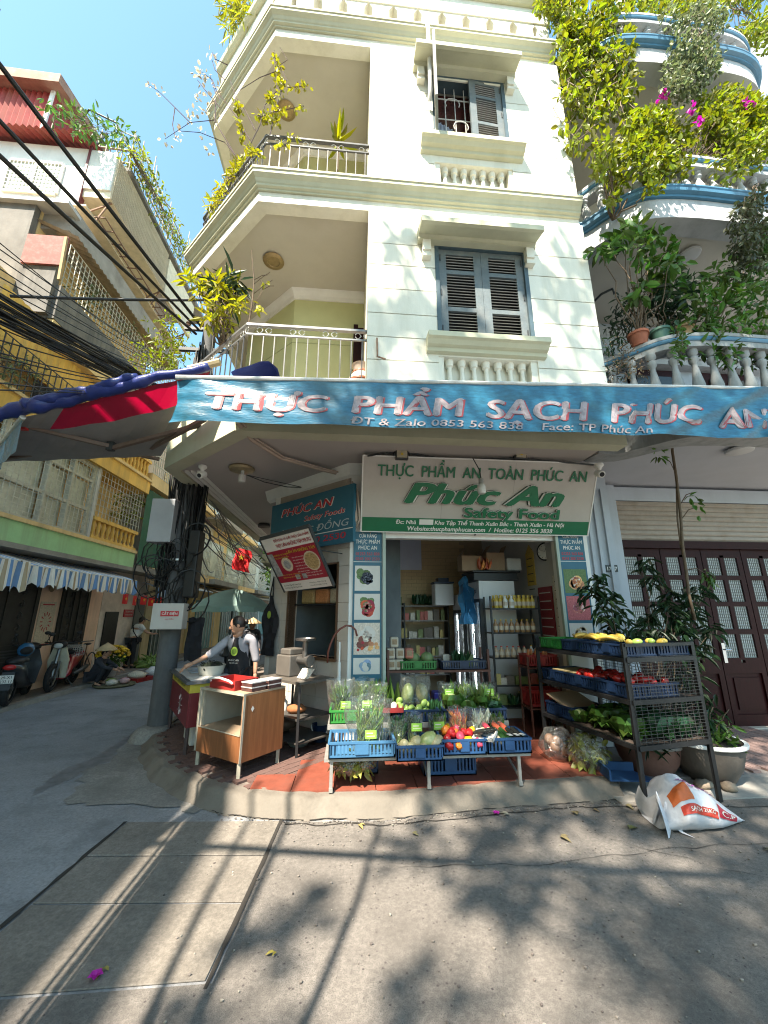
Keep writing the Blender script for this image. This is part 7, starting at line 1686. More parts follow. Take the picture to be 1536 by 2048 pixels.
def person(label,loc,rz,J,shirt,trousers,sleeve='short',shoes=hairm,skirt=False,thick=1.):
    """J: joint positions, local frame facing -y"""
    t=thing('person',label,'person',loc,rz)
    b={}
    def add(k,p,r): b[k]=(V(p),r)
    add('pelvis',J['pelvis'],(.135,.10));add('waist',V(J['pelvis']).lerp(V(J['chest']),.45),(.115,.085));add('chest',J['chest'],(.135,.095));add('collar',V(J['chest']).lerp(V(J['neck']),.7),(.09,.07));add('neck',J['neck'],.048)
    for s in 'lr':
        add('sh' +s,J['sh' +s],.055);add('el' +s,J['el' +s],.040);add('wr' +s,J['wr' +s],.026)
        add('hip' +s,J['hip' +s],.085);add('kn' +s,J['kn' +s],.058);add('an' +s,J['an' +s],.038);add('to' +s,J['to' +s],.03)
    bones=[('pelvis','waist'),('waist','chest'),('chest','collar'),('collar','neck')]
    for s in 'lr': bones += [('collar','sh' +s),('sh' +s,'el' +s),('el' +s,'wr' +s),('pelvis','hip' +s),('hip' +s,'kn' +s),('kn' +s,'an' +s),('an' +s,'to' +s)]
    skin_mesh('body',b,bones,skinm,t)
    g=lambda k,f=1.10,e=.008: (b[k][0],tuple(x*f+e for x in (b[k][1] if isinstance(b[k][1],tuple) else (b[k][1],b[k][1]))))
    sj={k: g(k) for k in ('pelvis','waist','chest','collar')};bb=[('pelvis','waist'),('waist','chest'),('chest','collar')]
    for s in 'lr':
        sj['sh' +s]=g('sh' +s);bb.append(('collar','sh' +s));f={'short': .62,'elbow': 1.12,'long': 1.0}[sleeve]
        if sleeve == 'long': sj['el' +s]=g('el' +s);sj['wr' +s]=(b['el' +s][0].lerp(b['wr' +s][0],.9),(.036,.036));bb += [('sh' +s,'el' +s),('el' +s,'wr' +s)]
        elif sleeve == 'elbow': sj['el' +s]=g('el' +s,1.2,.012);sj['cf' +s]=(b['el' +s][0].lerp(b['wr' +s][0],.25),(.05,.05));bb += [('sh' +s,'el' +s),('el' +s,'cf' +s)]
        else: sj['el' +s]=(b['sh' +s][0].lerp(b['el' +s][0],f),(.06,.06));bb.append(('sh' +s,'el' +s))
    skin_mesh('shirt',sj,bb,shirt,t)
    tj={'pelvis': (b['pelvis'][0],(.155,.118))};tb=[]
    for s in 'lr':
        tj['hip' +s]=(b['hip' +s][0],(.1,.1));tj['kn' +s]=(b['kn' +s][0],(.074,.074));tj['an' +s]=(b['kn' +s][0].lerp(b['an' +s][0],.93),(.058,.058));tb += [('pelvis','hip' +s),('hip' +s,'kn' +s),('kn' +s,'an' +s)]
    skin_mesh('trousers',tj,tb,trousers,t)
    m=M()
    for s in 'lr': a,c=b['an' +s][0],b['to' +s][0];m.tube([a+(a-c)*.25+V((0,0,-.05)),a.lerp(c,.4)+V((0,0,-.035)),c+V((0,0,-.012)),c+(c-a)*.12+V((0,0,-.015))],[.036,.042,.038,.02],8)
    part('shoes',m,shoes,t,smooth='all',local=True)
    return t
greyc=mat('grey_shirt',(.30,.29,.32),.85,.15,8);whitec=mat('white_shirt',(.62,.60,.58),.8,.06,6);navyc=mat('dark_trousers',(.022,.022,.028),.85,.2,6)
def stand(h=1.58,**k):
    s=h/1.6
    J=dict(pelvis=(0,0,.86),chest=(0,.0,1.18),neck=(0,.0,1.36),shl=(.17,.01,1.29),shr=(-.17,.01,1.29),ell=(.22,.03,1.02),elr=(-.22,.03,1.02),wrl=(.23,-.04,.79),wrr=(-.23,-.04,.79),
             hipl=(.085,0,.82),hipr=(-.085,0,.82),knl=(.09,-.02,.46),knr=(-.09,-.02,.46),anl=(.09,.02,.08),anr=(-.09,.02,.08),tol=(.1,-.12,.03),tor=(-.1,-.12,.03))
    J.update(k);return {a: V(v)*s for a,v in J.items()}
J=stand(1.58,chest=(-.01,-.05,1.17),neck=(-.015,-.09,1.34),shr=(-.18,-.06,1.27),shl=(.17,-.03,1.28),elr=(-.33,-.24,1.08),wrr=(-.47,-.43,.98),ell=(.22,.03,1.01),wrl=(.235,.0,.80))
SW=person('shop woman in grey shirt and black apron reaching over the counter',(-1.50,6.02,.128),R(-14),J,greyc,navyc,'elbow')
s_=1.58/1.6
head(SW,V((-.02,-.125,1.475))*s_,.30,R(-62),'bun',.108)
hand(SW,J['wrr'],J['wrr']-J['elr'],.5,1.,-1);hand(SW,J['wrl'],(.02,-.05,-1),.5,1.,1)
m=M();rows=[]
for j,(z,w,y) in enumerate(((1.30,.085,-.165),(1.22,.10,-.185),(1.12,.125,-.185),(1.0,.165,-.165),(.9,.185,-.165),(.75,.19,-.16),(.6,.19,-.155),(.48,.18,-.15))):
    rows.append([V((x*w-.005,y+.10*abs(x) ** 2.2,z))*s_ for x in (-1,-.66,-.33,0,.33,.66,1)])
for j in range(len(rows)-1):
    for i in range(6): m.quad(rows[j][i],rows[j][i+1],rows[j+1][i+1],rows[j+1][i])
apn=part('apron',m,blackc,SW,smooth='all',local=True)
m=M();
for s in (-1,1): m.tube([V((s*.08,-.165,1.29)),V((s*.085,-.10,1.36)),V((s*.06,.04,1.36))],.014,6)
part('strap',m,blackc,apn,local=True)
m=M();m.disc(V((.0,-.194,1.11)),(1,0,0),(0,0,1),.052,.06,18);part('round_print',m,limeg,apn,local=True)
m=M();m.disc(V((.0,-.1955,1.11)),(1,0,0),(0,0,1),.033,.038,16);part('print_centre',m,mat('print_olive',(.12,.20,.03),.5),apn,local=True)
m=lay(M(),'PHÚC AN',(-.075,-.186,.985),(1,0,0),(0,0,1),.022,.15,.01);m=lay(m,'thực phẩm sạch',(-.06,-.186,.955),(1,0,0),(0,0,1),.014,.12,.01);part('lettering',m,whitec,apn,local=True)
# man at the grey wall
p=P(262,1333,Z=.1);J=stand(1.60,chest=(.02,-.12,1.15),neck=(.03,-.2,1.31),shl=(.19,-.15,1.24),shr=(-.15,-.13,1.24),elr=(-.24,-.28,1.04),wrr=(-.30,-.45,1.0),ell=(.24,-.14,.99),wrl=(.23,-.2,.77),anl=(.14,.06,.08),tol=(.17,-.08,.03),anr=(-.1,-.02,.08),tor=(-.12,-.15,.03))
MN=person('man in white shirt and dark trousers seen from behind at the grey wall',(-6.75,13.6,.09),R(150),J,whitec,navyc,'short')
head(MN,V((.03,-.25,1.43)),.25,0,'nape',.105);hand(MN,J['wrr'],(-.1,-.9,.1),.4);hand(MN,J['wrl'],(0,-.1,-1),.5)
m=M();m.tube([V((.16,-.06,1.27)),V((.0,.02,1.1)),V((-.16,-.02,.92)),V((-.17,-.14,.85))],.016,6);m.box((-.18,-.08,.83),(.06,.16,.12));part('shoulder_bag',m,blackc,MN,local=True)
# squatting vendor in a conical hat
p=P(168,1366,Z=.09)
J=dict(pelvis=(0,.12,.22),chest=(0,-.02,.52),neck=(0,-.09,.68),shl=(.16,-.03,.62),shr=(-.16,-.03,.62),ell=(.24,-.24,.46),elr=(-.24,-.24,.46),wrl=(.12,-.42,.40),wrr=(-.12,-.42,.40),
         hipl=(.09,.08,.24),hipr=(-.09,.08,.24),knl=(.17,-.24,.46),knr=(-.17,-.24,.46),anl=(.13,-.05,.08),anr=(-.13,-.05,.08),tol=(.15,-.2,.03),tor=(-.15,-.2,.03))
VD=person('street vendor in dark clothes squatting under a conical straw hat',(-6.15,10.95,.0),R(95),{k: V(v) for k,v in J.items()},mat('dark_shirt',(.03,.032,.04),.85,.2,6),navyc,'long')
head(VD,(0,-.14,.80),.3,0,'nape',.105);hand(VD,J['wrl'],(-.1,-1,-.2),.5);hand(VD,J['wrr'],(.1,-1,-.2),.5)
straw=mat('straw_hat',(.50,.36,.20),.8,.15,12)
m=M();m.lathe((0,-.13,.84),[(.24,0),(.245,.012),(.12,.11),(.0,.19)],20);part('conical_hat',m,straw,VD,local=True,smooth='all')
# rider and stroller far down the street
def scooter(name,label,loc,rz,c1,c2,plate=None,big=1.):
    t=thing(name,label,'motorbike',loc,rz,group='motorbikes')
    paint=mat('scooter_' +c1[0],c1[1],.3,.1,5,coat=.4);seat=mat('scooter_seat',(.018,.017,.018),.5,.2,8);rub=mat('tyre_rubber',(.014,.014,.015),.8,.2,10)
    for y,nm in ((-.62,'wheel'),(.60,'wheel')):
        pr_=[(.20,-.045),(.25,-.05),(.285,-.03),(.295,0),(.285,.03),(.25,.05),(.20,.045)]
        m=M();n=24
        for i in range(n):
            for k in range(len(pr_)-1):
                q=[]
                for (ii,kk) in ((i,k),(i+1,k),(i+1,k+1),(i,k+1)): a=2*math.pi*ii/n;r,x=pr_[kk];q.append((x*big,y+r*math.cos(a),.295+r*math.sin(a)))
                m.quad(*q)
        w_=part('wheel',m,rub,t,local=True,smooth='all')
        m=M()
        for k in range(6): a=k*math.pi/3;m.beam((0,y,.295),(0,y+.2*math.cos(a),.295+.2*math.sin(a)),.03,.02,(1,0,0))
        m.tube([(-.06,y,.295),(.06,y,.295)],.04,10);m.tube([(0,y+.2*math.cos(R(a)),.295+.2*math.sin(R(a))) for a in range(0,361,20)],.018,6);part('rim',m,ss,w_,local=True)
    m=M();m.add(*_body(.13*big));part('body',m,paint,t,local=True,smooth='all')
    m=M();m.tube([(0,.05,.74),(0,.3,.79),(0,.62,.80),(0,.75,.78)],[.10*big,.13*big,.12*big,.06],10);m.v=[(v[0],v[1],.76+(v[2]-.76)*.5) for v in m.v];part('seat',m,seat,t,local=True,smooth='all')
    m=M();m.prism([(-.16*big,-.36,.25),(.16*big,-.36,.25),(.20*big,-.44,.62),(.12*big,-.47,.9),(-.12*big,-.47,.9),(-.20*big,-.44,.62)],(0,.04,.02));part('leg_shield',m,c2,t,local=True)
    m=M();m.tube([(-.34,-.36,1.02),(-.18,-.44,1.0),(0,-.48,.98),(.18,-.44,1.0),(.34,-.36,1.02)],.016,8);m.ell((0,-.50,.97),(.15,.10,.09),12,8);part('handlebar',m,seat,t,local=True,smooth='all')
    m=M();m.ell((0,-.585,.95),(.09,.04,.06),10,6);part('headlight',m,bulb_w,t,local=True,smooth='all')
    for s in (-1,1):
        m=M();m.tube([(s*.22,-.42,1.02),(s*.28,-.42,1.18)],.008,5);m.ell((s*.30,-.42,1.22),(.06,.02,.04),10,6);part('mirror',m,seat,t,local=True,smooth='all')
    m=M();m.tube([(0,-.47,.9),(0,-.62,.32)],.035,8);m.beam((-.07,-.52,.62),(-.07,-.62,.3),.03,.03);m.beam((.07,-.52,.62),(.07,-.62,.3),.03,.03);part('fork',m,ss,t,local=True)
    m=M();m.tube([(.15,.15,.28),(.17,.5,.30),(.17,.85,.36)],[.03,.06,.055],10);part('exhaust',m,mat('exhaust_steel',(.16,.16,.16),.35,metal=.7),t,local=True,smooth='all')
    m=M();m.ell((0,.84,.70),(.10,.04,.05),10,6);part('tail_light',m,plain('tail_red',(.40,.02,.02),.25),t,local=True,smooth='all')
    m=M();m.prism([(-.09,.82,.62),(.09,.82,.62),(.08,.92,.32),(-.08,.92,.32)],(0,-.02,-.01));part('mudguard',m,seat,t,local=True)
    if plate:
        m=M();m.prism([(-.10,.895,.43),(.10,.895,.43),(.10,.875,.57),(-.10,.875,.57)],(0,-.006,0));pl=part('number_plate',m,pw_,t,local=True)
        m=M();lay(m,plate[0],(.08,.884,.51),(-1,0,0),(0,-.14,1),.045,.15,.02,lift=.003);lay(m,plate[1],(.085,.894,.44),(-1,0,0),(0,-.14,1),.05,.165,.02,lift=.003);part('lettering',m,hairm,pl,local=True)
    m=M();m.beam((.0,.05,.30),(.17,.12,.01),.02,.02);part('kick_stand',m,iron,t,local=True)
    return t
def _body(w):
    sec=[(-.36,.22,.30,1.0),(-.2,.2,.30,1.15),(0,.22,.42,1.15),(.15,.26,.70,1.0),(.4,.38,.76,1.2),(.65,.5,.76,1.0),(.84,.64,.74,.5)]
    vs=[];fs=[];n=10
    for y,z0,z1,k in sec:
        for i in range(n): a=2*math.pi*i/n;vs.append((w*k*math.cos(a),y,(z0+z1)/2+(z1-z0)/2*math.sin(a)))
    for j in range(len(sec)-1):
        for i in range(n): fs.append((j*n+i,j*n+(i+1) % n,(j+1)*n+(i+1) % n,(j+1)*n+i))
    fs += [tuple(range(n)),tuple(range((len(sec)-1)*n,len(sec)*n))]
    return vs,fs
scooter('motorbike','black scooter with white number plate parked at the left edge of the street',(-6.50,9.0,.08),R(180+24),('black',(.02,.022,.026)),mat('scooter_black2',(.03,.03,.034),.35),('29-X1','232.11'),1.15)
HM=thing('helmet','dark blue helmet resting on the seat of the black scooter','helmet',(-6.5,9.2,.9));m=M();m.ell((-6.46,8.95,1.03),(.13,.16,.14),16,10);part('shell',m,mat('helmet_blue',(.03,.12,.25),.2,.1,coat=.5),HM,smooth='all');m=M();m.ell((-6.40,8.88,1.02),(.11,.10,.08),12,8);part('visor',m,dark,HM,smooth='all')
scooter('motorbike','red motorbike with cream leg shield parked against the peach wall',(-6.55,10.35,.09),R(14),('red',(.30,.02,.025)),mat('cream_shield',(.50,.45,.34),.4))
BK=thing('bicycle','old dark bicycle with a wire basket beside the red motorbike','bicycle',(-6.7,11.2,.09),R(10));m=M()
for y in (-.5,.5): m.tube([(0,y+.31*math.cos(R(a)),.33+.31*math.sin(R(a))) for a in range(0,361,18)],.016,6)
part('wheel',m,hairm,BK,local=True);m=M();m.tube([(0,.5,.33),(0,.05,.3),(0,-.1,.72),(0,-.4,.72),(0,-.5,.33)],.015,6);m.tube([(0,.05,.3),(0,.12,.85)],.014,6);m.tube([(0,-.4,.72),(0,-.36,.95)],.014,6);m.tube([(0,.5,.33),(0,.1,.7)],.012,6);part('frame',m,rust,BK,local=True)
m=M();m.tube([(-.27,-.25,.98),(0,-.36,.96),(.27,-.25,.98)],.013,6);part('handlebar',m,ss,BK,local=True);m=M();m.ell((0,.14,.88),(.08,.13,.03),10,6);part('saddle',m,hairm,BK,local=True,smooth='all')
m=grille(M(),(-.18,-.72,.66),V((1,0,0)),V((0,0,1)),.36,.24,8,5,.004);m2=grille(M(),(-.18,-.44,.66),V((1,0,0)),V((0,0,1)),.36,.24,8,5,.004);m.add(m2.v,m2.f);part('basket',m,ironw,BK,local=True,kind='stuff')
# vendor's goods
m=M();c=V((-5.72,11.0,.005));m.lathe(c,[(.42,0),(.46,.03),(.44,.05),(.40,.03),(0,.02)],22);solo('woven_tray',m,mat('woven_tray',(.12,.11,.06),.8,.3,10),'flat woven tray of vegetables in front of the squatting vendor','tray')
for k,(dx,dy,c_,lb) in enumerate(((.0,-.15,(.50,.46,.40),'white bundle on the woven tray'),(-.15,.1,(.16,.22,.05),'green bundle on the woven tray'),(.15,.15,(.50,.30,.30),'pinkish bundle on the woven tray'))): veg('produce_bundle',lb,(c.x+dx,c.y+dy,.1),(.13,.11,.07),pk('bundle%d' % k,c_),(0,0,k),'bundles on the woven tray',.35,k)
crate('crate','low red crate of pale greens beside the woven tray on the street',-5.62,11.45,.003,.5,.55,.1,'red',rz=-.3)
veg('produce_bundle','pale wrapped produce heaped on the low red crate',(-5.6,11.8,.14),(.24,.2,.09),pk('pale_heap',(.50,.44,.34)),(0,0,.4),None,.4,6)
m=M();m.ell((-5.5,12.5,.12),(.22,.25,.14),12,8,.4);solo('white_bag',m,pk('white_bag',(.55,.54,.54)),'white plastic bag at the far end of the vendor goods','bag',smooth='all')
FL=thing('flower_bucket','bucket of yellow chrysanthemums standing by the grey wall','flowers',(-6.35,11.9,.09));m=M();m.lathe((-6.35,11.9,.09),[(.12,0),(.16,.3),(.17,.31),(.14,.3),(0,.28)],14);part('bucket',m,mat('pale_bucket',(.40,.36,.34),.5),FL,smooth=True)
m=M();leaves(m,(-6.35,11.9,.55),(.3,.3,.22),260,.12,.04);part('leaves',m,leaf_g,FL,kind='stuff')
m=M();
for k in range(190):
    a=U(0,6.28);e=U(-.1,1.4);p=V((-6.35,11.9,.62))+V((.38*math.cos(a)*math.cos(e),.38*math.sin(a)*math.cos(e),.26*math.sin(e)));m.ell(p,(.045,.045,.028),6,4)
part('blossoms',m,mat('chrysanthemum',(.65,.40,.02),.6,.2,10,island=.25),FL,smooth='all',kind='stuff')
GPl=thing('greens_pile','heap of green vegetables on the pavement near the man in white','vegetables',(-6.3,14.3,.09));m=M();m.ell((-6.3,14.3,.12),(.6,.7,.16),14,6,.4);leaves(m,(-6.3,14.3,.22),(.6,.7,.14),260,.2,.07);part('leaves',m,mat('heap_leaf',(.20,.28,.07),.5,.2,5,island=.4),GPl,kind='stuff')
# wall posters, bunting and awnings of the left bank
a,b=P(83,1205,X=-6.97),P(112,1257,X=-6.97)
t=thing('health_poster','cream poster with a red round figure on the peach pillar','poster',(-6.98,10.08,1.6));m=M();m.bx(-6.995,-6.985,9.83,10.33,1.05,2.0);part('sheet',m,pk('poster_cream',(.55,.45,.33)),t)
m=M();ringc=V((-6.982,10.08,1.55))
for k in range(12): a_=k*math.pi/6;m.beam(ringc+V((0,.10*math.cos(a_),.14*math.sin(a_))),ringc+V((0,.17*math.cos(a_),.22*math.sin(a_))),.02,.004,(1,0,0))
m.bx(-6.984,-6.98,9.86,10.3,1.02,1.06);m.bx(-6.984,-6.98,9.9,10.26,1.92,1.95);part('red_print',m,redp,t)
m=M();m.ell((-6.97,10.05,2.33),(.02,.1,.11),14,8);solo('wall_medallion',m,mat('gold_brown',(.25,.17,.08),.5),'round brown medallion high on the peach pillar','plaque',smooth='all')
t=thing('wall_sign','small red sign with white print on the grey wall','sign',(-6.99,13.6,1.7));m=M();m.bx(-6.995,-6.97,13.3,13.85,1.62,1.85);part('plate',m,redp,t);m=lay(M(),'TỔ DÂN PHỐ',(-6.965,13.35,1.76),(0,1,0),(0,0,1),.05,.42,.02);lay(m,'VĂN HÓA SẠCH ĐẸP',(-6.965,13.35,1.67),(0,1,0),(0,0,1),.04,.42,.02);part('lettering',m,pw_,t)
strp=[mat('stripe_white',(.82,.81,.78),.8,.1,5,stain=(.35,.33,.3),samt=.4),mat('stripe_blue',(.16,.30,.58),.8,.1,5),mat('stripe_tan',(.42,.33,.22),.8,.1,5)]
def striped(label,y0,y1,zt,zb,x0,x1,drop):
    t=thing('striped_awning',label,'awning',(x1,(y0+y1)/2,zb),group='striped awnings');m=M(*strp);n=int((y1-y0)/.055)
    for i in range(n):
        a,b=y0+(y1-y0)*i/n,y0+(y1-y0)*(i+1)/n;m.mi=(0,1,0,0,1,1,0,2)[i % 8];w=lambda y: .025*math.sin(y*17)+.012*math.sin(y*41)
        m.quad((x0,a,zt),(x0,b,zt),(x1+w(b)*.3,b,zb),(x1+w(a)*.3,a,zb))
        q=drop*(1+.12*math.sin(a*30));q2=drop*(1+.12*math.sin(b*30))
        m.quad((x1+w(a)*.3,a,zb),(x1+w(b)*.3,b,zb),(x1+w(b)*1.6,b,zb-q2),(x1+w(a)*1.6,a,zb-q))
    part('cloth',m,None,t);m=M();m.tube([(x1-.02,y0,zb),(x1-.02,y1,zb)],.018,6);part('front_bar',m,ironw,t);m=M();m.beam((-6.98,y0+.2,zb-.2),(x1,y0+.2,zb),.025,.025);m.beam((-6.98,y1-.2,zb-.2),(x1,y1-.2,zb),.025,.025);part('arm',m,iron,t)
striped('long blue and white striped awning below the mint green ledge',7.95,11.85,2.95,2.62,-6.95,-6.0,.36);striped('bluer striped awning at the left edge with a deeper valance',5.2,7.9,2.98,2.66,-6.95,-5.95,.50);striped('small striped awning over the door of the grey house',14.0,14.6,2.75,2.55,-6.95,-6.4,.3)
fg=M(plain('flag_red',(.60,.015,.02),.6),plain('flag_gold',(.70,.45,.03),.5));f0=None
for k in range(5):
    p=V((-6.4,12.15+k*.52,2.28-.03*(k % 2)))
    lb='small red bunting flag with gold emblem before the grey wall, ' +nth(k)
    if f0 is None:
        f0=thing('bunting_flag',lb,'flag',p,group='bunting flags');m=M();m.quad(p+V((0,-.14,-.28)),p+V((.02,.0,-.29)),p+V((.0,.14,-.28)),p+V((0,.14,0)),p+V((.02,0,-.01)),p+V((0,-.14,0)));part('cloth',m,fg.mats[0],f0)
        m=M();m.quad(*[p+V((.024,(.06 if q % 2 == 0 else .025)*math.sin(q*math.pi/5),-.14+(.06 if q % 2 == 0 else .025)*math.cos(q*math.pi/5))) for q in range(10)]);part('star',m,fg.mats[1],f0)
    else: dup(f0,p,U(-.25,.25),lb)
m=M();m.tube(sag((-6.4,11.9,2.3),(-6.4,14.5,2.3),.03),.006,4);solo('bunting_string',m,iron,'string carrying the red bunting flags','string')
p=P(484,1115,Y=11);t=thing('hanging_flag','red flag with gold star hanging over the side street','flag',p);m=M();n=6
rows=[[p+V((-.22+i*.09+.03*math.sin(j*1.3),.05*math.sin(i*1.5+j),.28-j*.12-.02*i)) for i in range(6)] for j in range(6)]
for j in range(5):
    for i in range(5): m.quad(rows[j][i],rows[j][i+1],rows[j+1][i+1],rows[j+1][i])
part('cloth',m,fg.mats[0],t,smooth='all');m=M();m.quad(*[p+V((.0,-.07,0))+V(((.1 if q % 2 == 0 else .04)*math.sin(q*math.pi/5),0,(.1 if q % 2 == 0 else .04)*math.cos(q*math.pi/5))) for q in range(10)]);part('star',m,fg.mats[1],t);m=M();m.tube([p+V((-.24,.02,.3)),p+V((.6,.3,1.3))],.012,5);part('staff',m,iron,t)
# umbrella, rider, stroller
UM=thing('market_umbrella','faded green market umbrella open over the side street','umbrella',(-2.55,8.8,.1));m=M();n=16;c=V((-2.45,8.8,2.24));R_=.82;vs=[c+V((0,0,.02))]
for ring in range(1,5):
    f=ring/4
    for k in range(n): a=2*math.pi*k/n;s_k=1-.05*(k % 2)*f;vs.append(c+V((R_*f*s_k*math.cos(a),R_*f*s_k*math.sin(a),-.38*f ** 1.6+.03*(k % 2)*f)))
fs=[(0,1+k,1+(k+1) % n) for k in range(n)]
for ring in range(3): fs += [(1+ring*n+k,1+(ring+1)*n+k,1+(ring+1)*n+(k+1) % n,1+ring*n+(k+1) % n) for k in range(n)]
m.add(vs,fs);b_=len(vs)-n;base=[V(v) for v in vs[b_:]]
for k in range(n): q,w=base[k],base[(k+1) % n];m.quad(q,w,w+V((0,0,-.10)),q+V((0,0,-.10-.02*(k % 2))))
part('canopy',m,mat('faded_green_cloth',(.34,.48,.44),.8,.15,3,transl=.3),UM,smooth=True);m=M();m.tube([(-2.45,8.8,.0),c],.022,8);part('pole',m,iron,UM)
RD_=scooter('motorbike','scooter ridden away down the side street',(-4.15,15.5,.0),R(180),('grey',(.2,.2,.21)),mat('grey_shield',(.2,.2,.2),.4))
J=stand(1.6,pelvis=(0,.3,.82),chest=(0,.2,1.12),neck=(0,.14,1.3),shl=(.17,.18,1.23),shr=(-.17,.18,1.23),ell=(.26,-.05,1.05),elr=(-.26,-.05,1.05),wrl=(.3,-.3,1.03),wrr=(-.3,-.3,1.03),hipl=(.09,.28,.8),hipr=(-.09,.28,.8),knl=(.16,-.12,.72),knr=(-.16,-.12,.72),anl=(.14,-.05,.34),anr=(-.14,-.05,.34),tol=(.15,-.2,.30),tor=(-.15,-.2,.30))
RP=person('rider in white shirt on the scooter far down the side street',(-4.15,15.5,.0),R(180),J,whitec,navyc,'long');head(RP,(0,.1,1.42),.1,0,'nape');hand(RP,J['wrl'],(0,-1,0),.6);hand(RP,J['wrr'],(0,-1,0),.6)
J=stand(1.55);SP=person('woman in a conical hat standing in sunlight behind the umbrella',(-2.62,11.5,.0),R(10),J,mat('dark_blouse',(.06,.06,.07),.8,.2,6),navyc,'long');head(SP,(0,-.02,1.43),.1,.3,'nape');hand(SP,J['wrl'],(0,-.1,-1));hand(SP,J['wrr'],(0,-.1,-1))
m=M();m.lathe((0,-.0,1.46),[(.25,0),(.255,.012),(.12,.10),(.0,.17)],20);part('conical_hat',m,straw,SP,local=True,smooth='all')
# ------------------------------------------------------------------ white sack, litter
SK=thing('printed_sack','white woven sack with orange and red print slumped on the road','sack',(2.95,3.66,.008))
o_=V((2.97,3.68,.010));rot=Matrix.Rotation(-.10,3,'Z')
PRF=((0,.17,.10),(.08,.20,.20),(.18,.23,.30),(.30,.235,.345),(.42,.22,.33),(.54,.19,.27),(.66,.155,.195),(.78,.115,.13),(.9,.06,.07),(1,.012,.02))
def sackpt(u,a):   # u along the sack from its open end to the tied tip, a round it
    for q,w in zip(PRF,PRF[1:]):
        if u <= w[0]+1e-9: t=(u-q[0])/(w[0]-q[0]);hw,hh=q[1]+(w[1]-q[1])*t,q[2]+(w[2]-q[2])*t;break
    f=1+.16*NZ.noise(V((u*4.5,math.cos(a)*1.6,math.sin(a)*1.6)))+.06*NZ.noise(V((u*13,math.cos(a)*4,math.sin(a)*4)))
    x=-.33+.74*u+.03*math.sin(a);y=hw*math.cos(a)*f;z=hh*(.42+.58*math.sin(a))*f if math.sin(a) > -.7 else .0
    return V((x,y,max(.003,z)))
sackm=mat('sack_white',(.50,.50,.53),.5,.08,14,.4,30)
m=M();n,k=34,22;vs=[o_+rot @ sackpt(i/n,2*math.pi*j/k) for i in range(n+1) for j in range(k)]
m.add(vs,[(i*k+j,i*k+(j+1) % k,(i+1)*k+(j+1) % k,(i+1)*k+j) for i in range(n) for j in range(k)]);m.quad(*[vs[j] for j in range(k)]);part('sack',m,sackm,SK,smooth='all')
def flap(fn,nu,nv):
    m=M();g=[[o_+rot @ V(fn(i/nu,j/nv)) for i in range(nu+1)] for j in range(nv+1)]
    for j in range(nv):
        for i in range(nu): m.quad(g[j][i],g[j][i+1],g[j+1][i+1],g[j+1][i])
    part('open_mouth',m,sackm,SK,smooth='all')
flap(lambda s,t: (-.33-.05*t+.22*s*(.4+.6*t),-.10-.12*t-.06*math.sin(s*5+t*2)*t,max(.006,.24-.24*t+.045*math.sin(s*9+t*3)-.10*s*(1-t))),12,8)
flap(lambda s,t: (-.34-.03*math.sin(t*3+s*4)-.03*t,.12-.24*s,max(.006,.22-.2*t+.03*math.sin(s*8+t))),10,6)
flap(lambda s,t: (.36+.10*s,-.02+.03*t+.02*s,.012+.02*math.sin(s*4+t*3)*(1-s)),5,3)
def patch_on(name,u0,u1,a0,a1,mt,slant=0.,e=.006,nn_=16):
    m=M();g=[[None]*9 for _ in range(nn_+1)]
    for i in range(nn_+1):
        for j in range(9): u=u0+(u1-u0)*i/nn_;a=R(a0+(a1-a0)*j/8+slant*i/nn_);g[i][j]=o_+rot @ (sackpt(u,a)+V((0,math.cos(a),math.sin(a)))*e)
    for i in range(nn_):
        for j in range(8): m.quad(g[i][j],g[i+1][j],g[i+1][j+1],g[i][j+1])
    part(name,m,mt,SK,smooth='all')
patch_on('red_stripe',.16,.60,152,172,mat('sack_scarlet',(.45,.045,.025),.5,.25,12),8);patch_on('orange_mark',.10,.33,112,142,mat('sack_orange',(.50,.11,.025),.5,.25,12),6);patch_on('red_mark',.62,.90,135,172,mat('sack_red',(.40,.015,.035),.5,.2,12),4)
def curve_text(t,u0,u1,a0,ah,mt,e=.011):
    vs_,fs_=text2d(t,.03);xs=[q[0] for q in vs_];a,b=min(xs),max(xs);q=[]
    for x,y,z in vs_: u=u0+(u1-u0)*(x-a)/(b-a);an=R(a0-ah*y);q.append(o_+rot @ (sackpt(u,an)+V((0,math.cos(an),math.sin(an)))*(e+z*.2)))
    m=M();m.add(q,fs_);part('lettering',m,mt,SK)
curve_text('C.P',.66,.86,164,18,pw_);curve_text('THỨC ĂN',.26,.62,118,20,mat('sack_purple',(.34,.10,.32),.5));curve_text('SẠCH 25KG',.24,.56,168,8,pw_)
